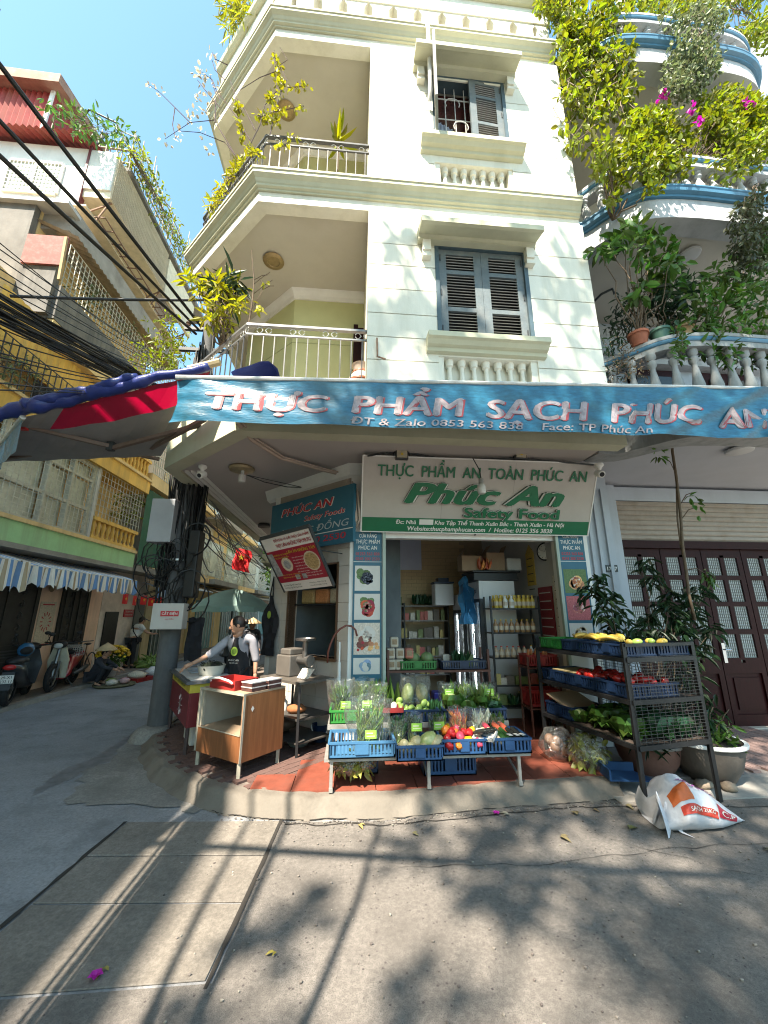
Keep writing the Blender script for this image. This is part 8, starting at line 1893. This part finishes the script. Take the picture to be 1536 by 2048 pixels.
# ------------------------------------------------------------------ pots at the right
def pot(label,c,r,h,mt,rim=None,grp=None):
    t=thing('plant_pot',label,'pot',c,group=grp);c=V(c);m=M();m.lathe(c,[(r*.55,0),(r*.62,.02),(r*.86,h*.4),(r*.98,h*.8),(r,h*.9),(r*1.06,h*.92),(r*1.06,h),(r*.97,h),(r*.94,h*.9),(0,h*.88)],26);part('bowl',m,mt,t,smooth=True)
    if rim: m=M();m.lathe(c,[(r*1.065,h*.93),(r*1.075,h*.96),(r*1.065,h*1.005),(r*.96,h*1.006)],26,caps=False);part('rim_band',m,rim,t,smooth=True)
    m=M();m.lathe(c+V((0,0,h*.9)),[(0,.03),(r*.5,.025),(r*.93,.004)],16);part('soil',m,soil,t,smooth='all')
    return t
potb=mat('grey_brown_pot',(.105,.088,.075),.7,.2,6,.2)
pot('big grey brown bowl pot with a pale rim at the right edge',(3.93,4.5,.012),.36,.40,potb,white_m);pot('reddish bowl pot behind the foot of the black rack',(3.42,4.72,.012),.34,.34,mat('red_brown_pot',(.17,.085,.065),.7,.2,6,.2),mat('dull_rim',(.2,.17,.15),.6))
for k,(x,y) in enumerate(((3.66,4.28),(3.86,4.2))): veg('loose_stone',('rounded brown stone between the two bowl pots','small flat brown stone in front of the big bowl pot')[k],(x,y,.05),(.1-.02*k,.07,.045),mat('brown_stone',(.2,.16,.12),.9,.25,8,.4),(0,0,k),'stones by the pots',.3,k,'stone')
LT=[((2.05,3.86),.05,(.30,.24,.12)),((1.72,3.55),.045,(.28,.22,.10)),((1.45,3.92),.04,(.4,.38,.3)),((2.35,3.6),.05,(.25,.24,.08)),((-.35,2.62),.022,(.5,.4,.06)),((1.0,1.9),.025,(.35,.36,.10)),((.12,3.87),.035,(.4,.3,.1)),((.55,3.7),.03,(.3,.26,.12)),((-1.2,2.6),.03,(.45,.38,.1)),((3.2,3.2),.04,(.3,.28,.2)),((2.6,4.0),.04,(.28,.24,.12)),((2.25,3.95),.03,(.3,.2,.1))]
for k,((x,y),r,c_) in enumerate(LT):
    m=M();a=U(0,6.28);m.leaf((x,y,.02),(math.cos(a),math.sin(a),.25),(0,0,1),r*2,r,.4);m.leaf((x+.01,y,.02),(math.cos(a+.8),math.sin(a+.8),.3),(0,0,1),r*1.4,r*.7,.3);lb=('tan','brown','pale','olive','yellow','greenish','ochre','dull','golden','greyish','khaki','russet')[k]+' dry leaf on the ground ' +('right of the kerb crack','in the dappled middle','below the front bench','near the white sack','on the lit concrete at the left','near the bottom centre','against the kerb','just off the kerb','beside the magenta blossom','right of the sack','near the black rack foot','between bench and rack')[k];solo('fallen_leaf',m,mat('litter_%d' % k,tuple(v*.55 for v in c_),.7,.2,10),lb,'leaf','leaves scattered on the ground')
pet=mat('magenta_petal',(.50,.03,.36),.5,.15,10,transl=.3)
for x,y,lb in ((-1.2,2.55,'bright magenta blossom lying on the concrete near the bottom left'),(1.35,3.95,'dark magenta petal in the crack at the kerb')):
    m=M()
    for k in range(5): a=k*1.25;m.leaf((x,y,.022),(math.cos(a),math.sin(a),.5),(0,0,1),.035,.035,.3)
    solo('fallen_blossom',m,pet,lb,'flower')
# ------------------------------------------------------------------ potted plants, vines, street trees
def stems(m,c,tips,r=.014,wob=.1,n=6):
    out=[]
    for tip in tips:
        c_,t_=V(c),V(tip);pts=[c_.lerp(t_,i/n)+rv(wob)*math.sin(math.pi*i/n)*.4 for i in range(n+1)];m.tube(pts,[r*(1-.6*i/n) for i in range(n+1)],5);out.append(pts)
    return out
def plant(name,label,c,tips,clumps,mt,L,wd,down=.3,cat='plant',grp=None,sr=.012,wob=.1,extra=None):
    """stems to tips, leaf clumps [(centre, radius, count)]"""
    t=thing(name,label,cat,c,group=grp)
    m=M();stems(m,c,tips,sr,wob);part('stems',m,stem_m,t,smooth='all')
    m=M()
    for cc,r,n in clumps: leaves(m,cc,r,n,L,wd,down)
    part('leaves',m,mt,t,kind='stuff')
    if extra: extra(t)
    return t
# schefflera-like plant in the reddish bowl, dark whorled leaves in front of the doors
t=thing('umbrella_plant','tall dark plant with whorled leaves in front of the red doors','plant',(3.45,4.72,.3));ms,ml=M(),M()
whorls=[P(1195,1160,Y=4.7),P(1215,1195,Y=4.6),P(1180,1185,Y=4.7),P(1240,1230,Y=4.7),P(1205,1225,Y=4.6),P(1290,1130,Y=4.9),P(1310,1160,Y=4.8),P(1345,1190,Y=4.8),P(1330,1215,Y=4.7),P(1370,1200,Y=4.7),P(1390,1225,Y=4.8),P(1350,1250,Y=4.7),P(1300,1240,Y=4.8),P(1270,1260,Y=4.8),P(1320,1270,Y=4.7),P(1375,1265,Y=4.7),P(1400,1300,Y=4.7),P(1375,1320,Y=4.7),P(1390,1360,Y=4.7),P(1370,1390,Y=4.7),P(1410,1400,Y=4.6),P(1365,1350,Y=4.75),P(1395,1435,Y=4.6),P(1420,1450,Y=4.5),P(1335,1300,Y=4.8),P(1360,1225,Y=4.75),P(1420,1260,Y=4.8),P(1400,1180,Y=4.9),P(1380,1455,Y=4.6),P(1255,1290,Y=4.8),P(1225,1250,Y=4.75)]
b_=[V((3.40,4.72,.3)),V((3.50,4.74,.3)),V((3.6,4.6,.3))]
for k,w in enumerate(whorls):
    o=b_[k % 3];pts=[o.lerp(w,i/6)+V((.05*math.sin(i+k),0,.10*math.sin(math.pi*i/6))) for i in range(7)];ms.tube(pts,[.010,.009,.008,.007,.006,.005,.004],5)
    for q in range(26): a=q*.9+k;cc=w+rv(.085);ml.leaf(cc,(math.cos(a),math.sin(a),U(-.75,.15)),(0,0,1),U(.12,.2),U(.035,.055),.35)
part('stems',ms,stem_m,t,smooth='all');part('leaves',ml,leaf_d,t,kind='stuff')
plant('grassy_plant','low green tuft growing in the big bowl pot',(3.93,4.5,.36),[V((3.93+U(-.3,.3),4.5+U(-.2,.2),U(.5,.75))) for _ in range(8)],[((3.93,4.45,.42),(.3,.25,.06),120),((4.12,4.42,.5),(.12,.12,.1),50)],leaf_g,.13,.035)
plant('grassy_plant','narrow leaves trailing over the reddish bowl pot',(3.45,4.6,.3),[V((3.45+U(-.3,.3),4.5,U(.35,.5))) for _ in range(4)],[((3.45,4.52,.36),(.3,.2,.08),90)],leaf_d,.16,.03)
VS=thing('climbing_vine','thin woody vine hanging from the banner down past the red doors','vine',P(1375,1230,Y=4.6));pts=[P(x,y,Y=4.5) for x,y in ((1342,868),(1345,905),(1352,950),(1358,1000),(1362,1040),(1365,1090),(1372,1140),(1378,1190),(1390,1240))]
m=M();m.tube(pts,.017,6);m.tube([q+V((.03*math.sin(i*1.2),.02,0)) for i,q in enumerate(pts)],.010,5)
for a,b in (((1345,900),(1318,880)),((1352,950),(1330,915)),((1362,1040),(1392,1015)),((1372,1140),(1415,1150)),((1360,1010),(1385,985)),((1345,880),(1300,868))): m.tube([P(*a,Y=4.5),P((a[0]+b[0])/2,(a[1]+b[1])/2-8,Y=4.48),P(*b,Y=4.46)],.006,4)
part('stems',m,stem_m,VS,smooth='all');m=M()
for x,y,n in ((1318,905,10),(1385,1000,8),(1412,1148,16),(1425,1160,10),(1395,1018,6),(1300,875,3)): leaves(m,P(x,y,Y=4.48),(.07,.05,.09),n,.10,.045,.6)
part('leaves',m,leaf_g,VS,kind='stuff')
# first-floor balcony plants of the neighbour
def bp(px,py,Y=4.3): return P(px,py,Y=Y)
for k,(px,c_,lb) in enumerate(((1280,terra,'terracotta pot on the first floor balustrade of the blue grey house'),(1325,mat('green_pot',(.05,.12,.09),.5,.1),'dark green pot on the first floor balustrade of the blue grey house'),(1372,mat('ochre_pot',(.30,.2,.1),.7,.15),'pale ochre pot on the first floor balustrade of the blue grey house'))):
    c=P(px,692,Y=4.35-.08*k);t=thing('plant_pot',lb,'pot',(c.x,c.y,5.302),group='pots on the balustrade');m=M();m.lathe((c.x,c.y,5.302),[(.09,0),(.12,.16),(.135,.165),(.135,.2),(.12,.2),(.11,.16),(0,.15)],16);part('pot',m,c_,t,smooth=True)
def bush(name,label,base,pix,Y,mt,n,L,wd,r=.22,sr=.012,down=.2,tips=None,grp=None,extra=None,cat='plant'):
    cl=[(P(x,y,Y=Y+U(-.2,.25)),(r*U(.7,1.2),r*.8,r*U(.6,1.1)),n) for x,y in pix]
    return plant(name,label,base,[c[0] for c in cl],cl,mt,L,wd,down,cat,grp,sr,.18,extra)
bush('leafy_shrub','tall shrub with broad bright leaves rising from the terracotta pot on the first floor',(P(1280,680,Y=4.35)),[(1225,495),(1245,475),(1262,455),(1290,460),(1310,480),(1330,500),(1275,490),(1300,520),(1330,545),(1340,570),(1295,560),(1275,590),(1345,520),(1200,500),(1320,440)],4.1,leaf_g,24,.17,.085,.17)
bush('dark_shrub','dark fine leaved shrub beside the cream wall on the first floor balcony',P(1270,690,Y=4.6),[(1240,620),(1260,600),(1230,650),(1250,660),(1280,640),(1300,610),(1225,690),(1260,720),(1240,740)],4.6,leaf_d,45,.10,.028,.17)
bush('dark_shrub','shrub with deep green round leaves behind the green pot',P(1325,680,Y=4.3),[(1310,580),(1335,590),(1355,580),(1370,600),(1350,620),(1380,570),(1330,630),(1310,610),(1360,650)],4.35,leaf_d,36,.13,.06,.15)
bush('leafy_shrub','large spreading green shrub on the right half of the first floor balcony',P(1390,690,Y=4.3),[(1400,600),(1420,570),(1440,545),(1460,560),(1430,610),(1410,640),(1450,600),(1480,580),(1500,550),(1520,600),(1490,620),(1470,650),(1440,660),(1510,650),(1530,690),(1480,690),(1420,690),(1450,710),(1390,640),(1530,560),(1510,510),(1530,480),(1500,720),(1535,735)],4.1,leaf_g,40,.13,.05,.20)
m_dry=mat('dry_leaf',(.22,.15,.09),.7,.3,8,island=.4)
bush('dry_twigs','dry brown twiggy plant hanging beside the cream wall above the banner',P(1250,700,Y=4.5),[(1235,700),(1250,740),(1225,760),(1265,730),(1280,755),(1240,720)],4.3,m_dry,60,.03,.018,.2,.004)
bush('trailing_plant','green strand trailing over the balustrade beside the ochre pot',P(1360,660,Y=4.1),[(1358,670),(1362,690),(1365,710),(1358,650)],3.95,leaf_g,22,.09,.04,.09)
# second-floor bougainvillea
def blossoms(pix,Y):
    def f(t):
        m=M()
        for x,y in pix:
            c=P(x,y,Y=Y)
            for _ in range(10): m.leaf(c+rv(.06),rv(),rv(),.07,.06,.2)
        part('blossoms',m,pet,t,kind='stuff')
    return f
pixs=[(1300+U(-40,236),290+U(-55,48)) for _ in range(62)]+[(1400+U(0,136),225+U(-35,30)) for _ in range(22)]+[(1270+U(0,60),250+U(-20,30)) for _ in range(8)]
bush('bougainvillea','sunlit yellow green bougainvillea with magenta flowers along the second floor balcony',P(1380,330,Y=4.15),pixs,4.0,leaf_y,62,.085,.05,.21,.008,extra=blossoms([(1330,190),(1382,218),(1400,243),(1490,215)],3.8))
bush('climbing_vine','leafy vine growing over the left corner of the second floor balustrade',P(1225,440,Y=4.3),[(1225,400),(1228,360),(1235,330),(1215,310),(1222,345),(1208,290),(1230,300),(1240,370),(1200,340),(1310,375),(1300,360)],4.05,leaf_y,30,.11,.06,.13,.016)
bush('hanging_creeper','olive creeper hanging at the right edge below the second floor balcony',P(1510,370,Y=4.0),[(1490+U(-18,45),385+U(-10,170)) for _ in range(26)],3.9,mat('olive_leaf',(.07,.08,.035),.5,.2,4,island=.4,transl=.2),46,.075,.04,.15,.006,.8)
# third floor hanging vines
HV=thing('hanging_vine','curtain of yellow green vine hanging from the third floor beside the cream wall','vine',P(1180,60,Y=4.2));ms,ml,md_=M(),M(),M()
for k in range(46):
    x=1120+U(0,140);y0,y1=U(-60,60),U(120,330)-abs(x-1200)*.5;pts=[P(x+9*math.sin(i+k)+(i*U(-3,5)),y0+(y1-y0)*i/8,Y=4.15+U(-.12,.12)) for i in range(9)];ms.tube(pts,.006,4)
    for i in range(9):
        if i/8*(y1-y0)+y0 < 330 and U(0,1) < .72: leaves(ml,pts[i],(.13,.10,.13),11,.12,.065,.7)
part('stems',ms,mat('pale_stem',(.22,.16,.12),.8),HV,kind='stuff');part('leaves',ml,leaf_y,HV,kind='stuff')
bush('hanging_vine','grey green leafy vine spilling over the middle of the third floor balustrade',P(1400,20,Y=4.2),[(1390+U(-55,55),85+U(-60,70)) for _ in range(44)]+[(1360+U(-20,30),150+U(-10,40)) for _ in range(8)],3.85,leaf_p,48,.075,.045,.18,.006,.7)
bush('roof_foliage','green foliage above the third floor balustrade in the top right corner',P(1420,-60,Y=4.4),[(1300+U(-40,240),U(-40,35)) for _ in range(50)]+[(1470+U(0,70),50+U(-10,40)) for _ in range(10)],4.2,leaf_y,52,.09,.05,.22,.01)
bush('roof_foliage','bright clipped foliage at the top right corner of the cream parapet',P(1110,20,Y=4.4),[(1095+U(-12,40),U(-30,40)) for _ in range(18)]+[(1135+U(-15,15),80+U(-30,40)) for _ in range(8)],4.25,leaf_y,50,.09,.05,.17,.01)
# cream building plants
bush('balcony_shrub','yellow green shrub in front of the first floor chamfer railing',P(440,690,Y=4.75),[(430,570),(445,585),(415,560),(455,600),(470,610),(435,615),(420,640),(405,590),(460,560),(440,640),(385,560),(480,590)],4.7,mat('lemon_leaf',(.26,.26,.025),.45,.2,4,island=.35,transl=.4),24,.15,.05,.13)
bush('balcony_shrub','dark strap leaved plant among the yellow shrub on the first floor',P(450,680,Y=4.85),[(450,560),(460,575),(440,580),(470,560),(455,600)],4.85,leaf_d,14,.28,.05,.1)
t=thing('bare_twig','bare twiggy branch standing beside the yellow shrub on the first floor corner','plant',P(500,640,Y=4.5));m=M();b0_=P(497,650,Y=4.5)
m.tube([b0_,P(505,600,Y=4.45),P(508,560,Y=4.45),P(503,500,Y=4.4)],[.014,.011,.008,.004],5)
for a,b in (((505,590),(545,560)),((506,570),(540,545)),((508,560),(535,550)),((500,625),(525,580)),((525,580),(548,572)),((525,580),(520,560))): m.tube([P(*a,Y=4.45),P((a[0]+b[0])/2+3,(a[1]+b[1])/2-4,Y=4.4),P(*b,Y=4.4)],.005,4)
part('stems',m,stem_m,t);m=M();leaves(m,P(515,612,Y=4.4),(.06,.04,.06),8,.11,.05,.6);leaves(m,P(530,565,Y=4.4),(.03,.02,.03),4,.09,.04);part('leaves',m,MATS['lemon_leaf'],t)
def tufted(name,label,base,tufts,Y,mt,n=60,L=.10,wd=.05,twigs=()):
    t=thing(name,label,'plant',base);m=M();ms=M()
    for (xa,ya),(xb,yb) in tufts:
        a,b=P(xa,ya,Y=Y),P(xb,yb,Y=Y);ms.tube([a,a.lerp(b,.5),b],.006,4)
        for _ in range(n): leaves(m,a.lerp(b,U(0,1)),.055,1,L,wd)
    for l in twigs: ms.tube([P(*q,Y=Y) for q in l],[.008-.005*i/len(l) for i in range(len(l))],4)
    part('stems',ms,mat('purple_stem',(.10,.07,.075),.8),t);part('leaves',m,mt,t,kind='stuff')
    return t
tufted('flowering_climber','yellow climber with long flower tufts rising above the second floor railing',P(540,270,Y=4.45),[((548,115),(560,140)),((555,150),(560,175)),((575,175),(615,172)),((540,195),(545,200)),((520,235),(570,215)),((545,225),(608,212)),((530,245),(560,240)),((470,205),(480,225)),((480,240),(490,290)),((500,300),(520,310)),((555,300),(590,275)),((560,190),(565,165)),((515,230),(540,240))],4.25,MATS['lemon_leaf'],30,.065,.045,
       [[(540,270),(550,220),(560,190),(573,160),(560,130),(575,120),(560,95)],[(500,290),(520,250),(530,210),(555,180),(550,140),(548,100)],[(510,260),(490,220),(472,195),(460,160)],[(560,140),(520,155),(480,180)],[(500,280),(470,230),(440,190)]])
t=thing('bare_branch','sparse purple branches with pale blossoms reaching left into the sky','plant',P(470,300,Y=4.9));m,ml=M(),M()
for l in ([(470,310),(440,260),(430,240),(380,245),(330,278)],[(470,310),(450,285),(400,265),(360,262)],[(380,245),(350,215),(320,185),(296,168)],[(430,245),(432,190),(420,150)],[(440,200),(425,160),(405,145)],[(350,215),(345,250),(352,280)],[(440,215),(410,180),(395,160)],[(455,130),(430,118),(425,105)],[(450,160),(430,140),(424,120)]):
    pts=[P(*q,Y=4.9) for q in l];m.tube(pts,[.009-.006*i/len(l) for i in range(len(l))],4)
    for q in pts[2:]: 
        for _ in range(5): leaves(ml,q,.10,1,.07,.045)
for x,y in ((400,155),(410,185),(395,200),(385,225),(412,230),(420,200),(435,180),(402,150),(422,302)):
    leaves(ml,P(x,y,Y=4.9),.07,7,.07,.045)
part('stems',m,MATS['purple_stem'],t);part('leaves',ml,mat('pale_blossom',(.45,.40,.30),.6,.3,8,island=.3,transl=.3),t,kind='stuff')
bush('railing_plant','leafy potted plants along the second floor chamfer railing',P(440,380,Y=5.3),[(500,310),(490,325),(475,345),(460,365),(445,385),(432,400),(425,415),(480,330),(468,352)],5.0,MATS['lemon_leaf'],30,.12,.035,.12)
bush('terrace_palm','palm like foliage above the left end of the terrace parapet',P(470,30,Y=5.2),[(465,20),(480,10),(455,5),(470,40),(490,25),(460,55),(475,-15),(500,5)],5.1,MATS['lemon_leaf'],30,.30,.03,.2)
t=thing('corn_plant','potted corn plant with upright leaves behind the second floor railing','plant',P(675,320,Y=5.0));m=M();c=P(677,280,Y=5.0)
for k in range(16): a=k*2.4;m.leaf(c+V((0,0,U(-.1,.1))),(math.cos(a)*.5,math.sin(a)*.5,1-(k % 3)*.6),(math.cos(a),math.sin(a),-.5),U(.3,.42),.07,.5)
part('leaves',m,MATS['lemon_leaf'],t);m=M();m.tube([c-V((0,0,.7)),c],.02,6);part('stems',m,stem_m,t)
a,b=P(700,290,Y=5.2),P(745,335,Y=5.2)
m=M();m.bx(a.x,a.x+.45,5.15,5.4,7.85,8.42);BX=solo('red_crate',m,mat('dark_brown_box',(.10,.03,.025),.5,.3,8),'dark red box with white lettering behind the second floor railing','box',bevel=.02);m=M();m.bx(a.x+.28,a.x+.42,5.14,5.149,8.0,8.3);q=part('red_mark',m,redp,BX)
# vase, dish and clutter on the first floor balcony
c=P(722,735,Y=5.0);t=thing('painted_vase','tall painted porcelain vase at the right end of the first floor balcony','vase',(c.x,c.y,4.45));m=M();m.lathe((c.x,c.y,4.45),[(.12,0),(.15,.1),(.19,.35),(.17,.55),(.10,.66),(.12,.74),(.14,.76),(.0,.75)],18);part('body',m,mat('porcelain',(.50,.42,.36),.25,.5,9,stain=(.08,.06,.10),samt=.8,sscale=9),t,smooth=True)
m=M()
for z in (.22,.46,.62): m.lathe((c.x,c.y,4.45),[((.165,.185,.125)[(.22,.46,.62).index(z)]+.01,z),((.17,.185,.115)[(.22,.46,.62).index(z)]+.01,z+.03)],18)
part('painted_band',m,mat('rust_band',(.25,.09,.05),.3),t,smooth=True)
m=M();c2=P(665,738,Y=5.0);m.lathe((c2.x,c2.y,4.46),[(.14,0),(.19,.2),(.2,.23),(.17,.22),(0,.2)],16);solo('cream_bowl',m,mat('cream_ceramic',(.48,.38,.22),.4,.1),'round cream pot on the first floor balcony beside the vase','pot',smooth=True)
# roof garden and cage greenery of the tenement
lbp=lambda x,y,X: P(x,y,X=X)
def bushX(name,label,pix,X,mt,n,L,wd,r,grp=None):
    cl=[(P(x,y,X=X+U(-.3,.3)),(r,r,r),n) for x,y in pix];return plant(name,label,cl[0][0],[c[0] for c in cl[1:]],cl,mt,L,wd,.3,'plant',grp,.008,.2)
bushX('roof_plant','leafy plants behind the roof trellis of the tenement corner',[(130,235),(150,245),(170,235),(190,250),(210,255),(225,270),(240,280),(180,265),(115,225),(250,265)],-6.4,leaf_g,26,.16,.06,.35)
bushX('roof_plant','straggling creepers along the roof edge of the tenement',[(262+t*130,300+t*260+U(-22,10)) for t in [i/26 for i in range(27)]],-5.9,leaf_y,34,.12,.05,.33)
bushX('cage_plant','dry greenery inside the upper cage of the tenement',[(165,590),(185,600),(200,610),(180,575),(235,650),(255,660)],-6.3,leaf_p,40,.12,.04,.3)
bushX('street_shrub','yellow green shrub growing from the tenement wall behind the balcony corner',[(320,660),(340,680),(355,700),(335,710),(310,720),(300,700),(325,735),(350,650),(370,690),(290,740),(345,730)],-4.6,leaf_y,46,.12,.05,.35)
bushX('balcony_plant','bushy plant in the orange balustrade balcony',[(240,1000),(255,990),(270,1010),(250,1025),(230,1030),(265,1035),(280,1000)],-6.6,leaf_y,40,.12,.045,.22)
bushX('grille_creeper','dry creeper on the scroll railing at the left edge',[(5,720),(20,735),(40,745),(60,740),(15,755)],-6.1,leaf_p,26,.10,.035,.25)
# far street greenery
def tree(label,x,y,h,r,mt,n,L,wd,trunk=.12,cat='tree',lean=(0,0),zlo=.45,flat=.75,grp=None):
    t=thing('street_tree',label,cat,(x,y,0),group=grp);m=M();top=V((x+lean[0],y+lean[1],h*.62));pts=[V((x,y,0)),V((x,y,0)).lerp(top,.5)+V((.08,.05,0)),top];m.tube(pts,[trunk,trunk*.8,trunk*.55],9)
    tips=[]
    for k in range(9):
        a=k*2.4;e=V((math.cos(a)*r*U(.4,.85),math.sin(a)*r*U(.4,.85),h*(zlo+(1-zlo)*U(.3,.95))-top.z));tips.append(top+e);q=twig(m,top-V((0,0,h*.1*(k % 3))),e,e.length,trunk*.4,6,.15);tips.append(q[3])
    part('trunk',m,stem_m,t,smooth='all');m=M()
    for tp in tips: leaves(m,tp,(r*.38,r*.38,r*.38*flat),n // len(tips),L,wd)
    part('crown',m,mt,t,kind='stuff')
    return t
tree('tree far down the side street above the green boards',-3.4,30,7.5,2.2,leaf_g,1500,.3,.16);tree('leaning bushy tree halfway down the side street',-3.6,22,5.5,1.4,leaf_g,1100,.22,.1)
# the trees behind the camera that dapple the ground and the lower facade
def big_tree(label,base,stems_,blobs,L,wd,trunk):
    t=thing('shade_tree',label,'tree',base,group='street trees across the road');m=M();
    for st_,r in stems_:
        pts=[V(q) for q in st_];m.tube(pts,[r*(1-.5*i/(len(pts)-1)) for i in range(len(pts))],9)
    for c,r,n in blobs:
        s0=min((V(q) for st_,_ in stems_ for q in st_[1:]),key=lambda q: (q-V(c)).length);twig(m,s0,V(c)-s0,(V(c)-s0).length,.012,6,.1)
        for _ in range(3): twig(m,V(c),rv(),(r if isinstance(r,(int,float)) else r[0])*.8,.02,4,.2)
    part('trunk',m,stem_m,t,smooth='all');m=M()
    for c,r,n in blobs: leaves(m,c,r,n,L,wd,.2)
    part('crown',m,leaf_d,t,kind='stuff')
KX,KY=math.sin(SUN_AZ)/math.tan(SUN_EL),math.cos(SUN_AZ)/math.tan(SUN_EL)
def over(gx,gy,h): return (gx-KX*h,gy-KY*h,h)      # the point at height h whose shade falls on the ground at gx, gy
rc_=random.Random(21);bl=[]
for ix in range(-1,15):        # loose leaf clumps; the gaps between them let the sun through in round spots
    for iy in range(0,15):
        gx,gy=ix*.45+rc_.uniform(-.17,.17),.1+iy*.45+rc_.uniform(-.17,.17)
        if gx < .55 and gy > 3.8: continue
        if rc_.random() > (.15 if gx < .35 else (.3 if gy > 2.8 else .55) if gx < .9 else .95 if gy > 4.2 else .84 if gx < 2.0 else .88 if gx < 3.2 else .92): continue
        if math.hypot(gx-1.9,(gy-3.2)*1.4) < .22 or math.hypot(gx-2.4,gy-1.8) < .2 or math.hypot(gx-2.9,gy-2.3) < .2 or math.hypot(gx-1.2,gy-2.6) < .2 or math.hypot(gx-3.5,gy-1.6) < .25: continue
        bl.append((over(gx,gy,rc_.uniform(11,13)),rc_.uniform(.19,.29),44))
big_tree('tall spreading street tree behind the viewer',(-5.6,-9.2,0),[([(-5.6,-9.2,0),(-5.6,-9.2,6),(-5.5,-9.0,12.6)],.15),([(-5.6,-9.2,11),(-4.4,-7.6,12.6),(-3.2,-6.2,13.2)],.04),([(-5.6,-9.2,11),(-3.4,-8.4,13),(-1.6,-7.0,13.4)],.04)],bl,.19,.10,.2)
fx=lambda x,z,h: (x-KX*(h-z),4.2-KY*(h-z),h)     # shade on the facade at x, z
bl=[]
for ix in range(0,16):
    for iz in range(0,10):
        x,z=.2+ix*.42+rc_.uniform(-.16,.16),3.5+iz*.42+rc_.uniform(-.16,.16)
        if x < 3.35: pr_b=0 if z > 7.0 else .5 if z < 4.5 else .62 if x < 1.0 and z < 6.3 else .3 if x < 2.3 else .62
        else: pr_b=.8 if z < 6.8 else .35
        if rc_.random() < pr_b: bl.append((fx(x,z,rc_.uniform(13.5,15.5)),rc_.uniform(.17,.27),40))
big_tree('taller slender street tree behind the viewer',(-5.9,-7.8,0),[([(-5.9,-7.8,0),(-5.9,-7.8,7),(-5.8,-7.6,14.2)],.14),([(-5.9,-7.8,13.5),(-4.2,-5.4,14.6),(-3.2,-3.2,15)],.035),([(-5.9,-7.8,13.5),(-3,-5,14.8),(-1,-3.2,15)],.035)],bl,.22,.12,.13)
t=thing('streak_stems','unseen leaning stems added left of the viewer to cast shade streaks','tree',over(-.9,.2,.3))  # added out of view, laid out backwards from the streaks of shade they cast
m=M()
for r,pts in ((.038,((-.95,-.4,.3),(-.75,1.2,2.4),(-.6,2.6,4.2),(-.45,4.4,6.2),(-.3,5.5,7.5))),(.03,((-.95,-.4,.3),(-.85,1.6,2.8),(-.85,3.0,5),(-.8,4.6,7))),(.03,((-.5,.2,1.2),(-.3,1.8,3.2),(.1,3.0,5),(.3,3.9,6.4)))):
    m.tube([over(*q) for q in pts],[r*(1-.12*i) for i in range(len(pts))],7)
part('trunk',m,stem_m,t,smooth='all')
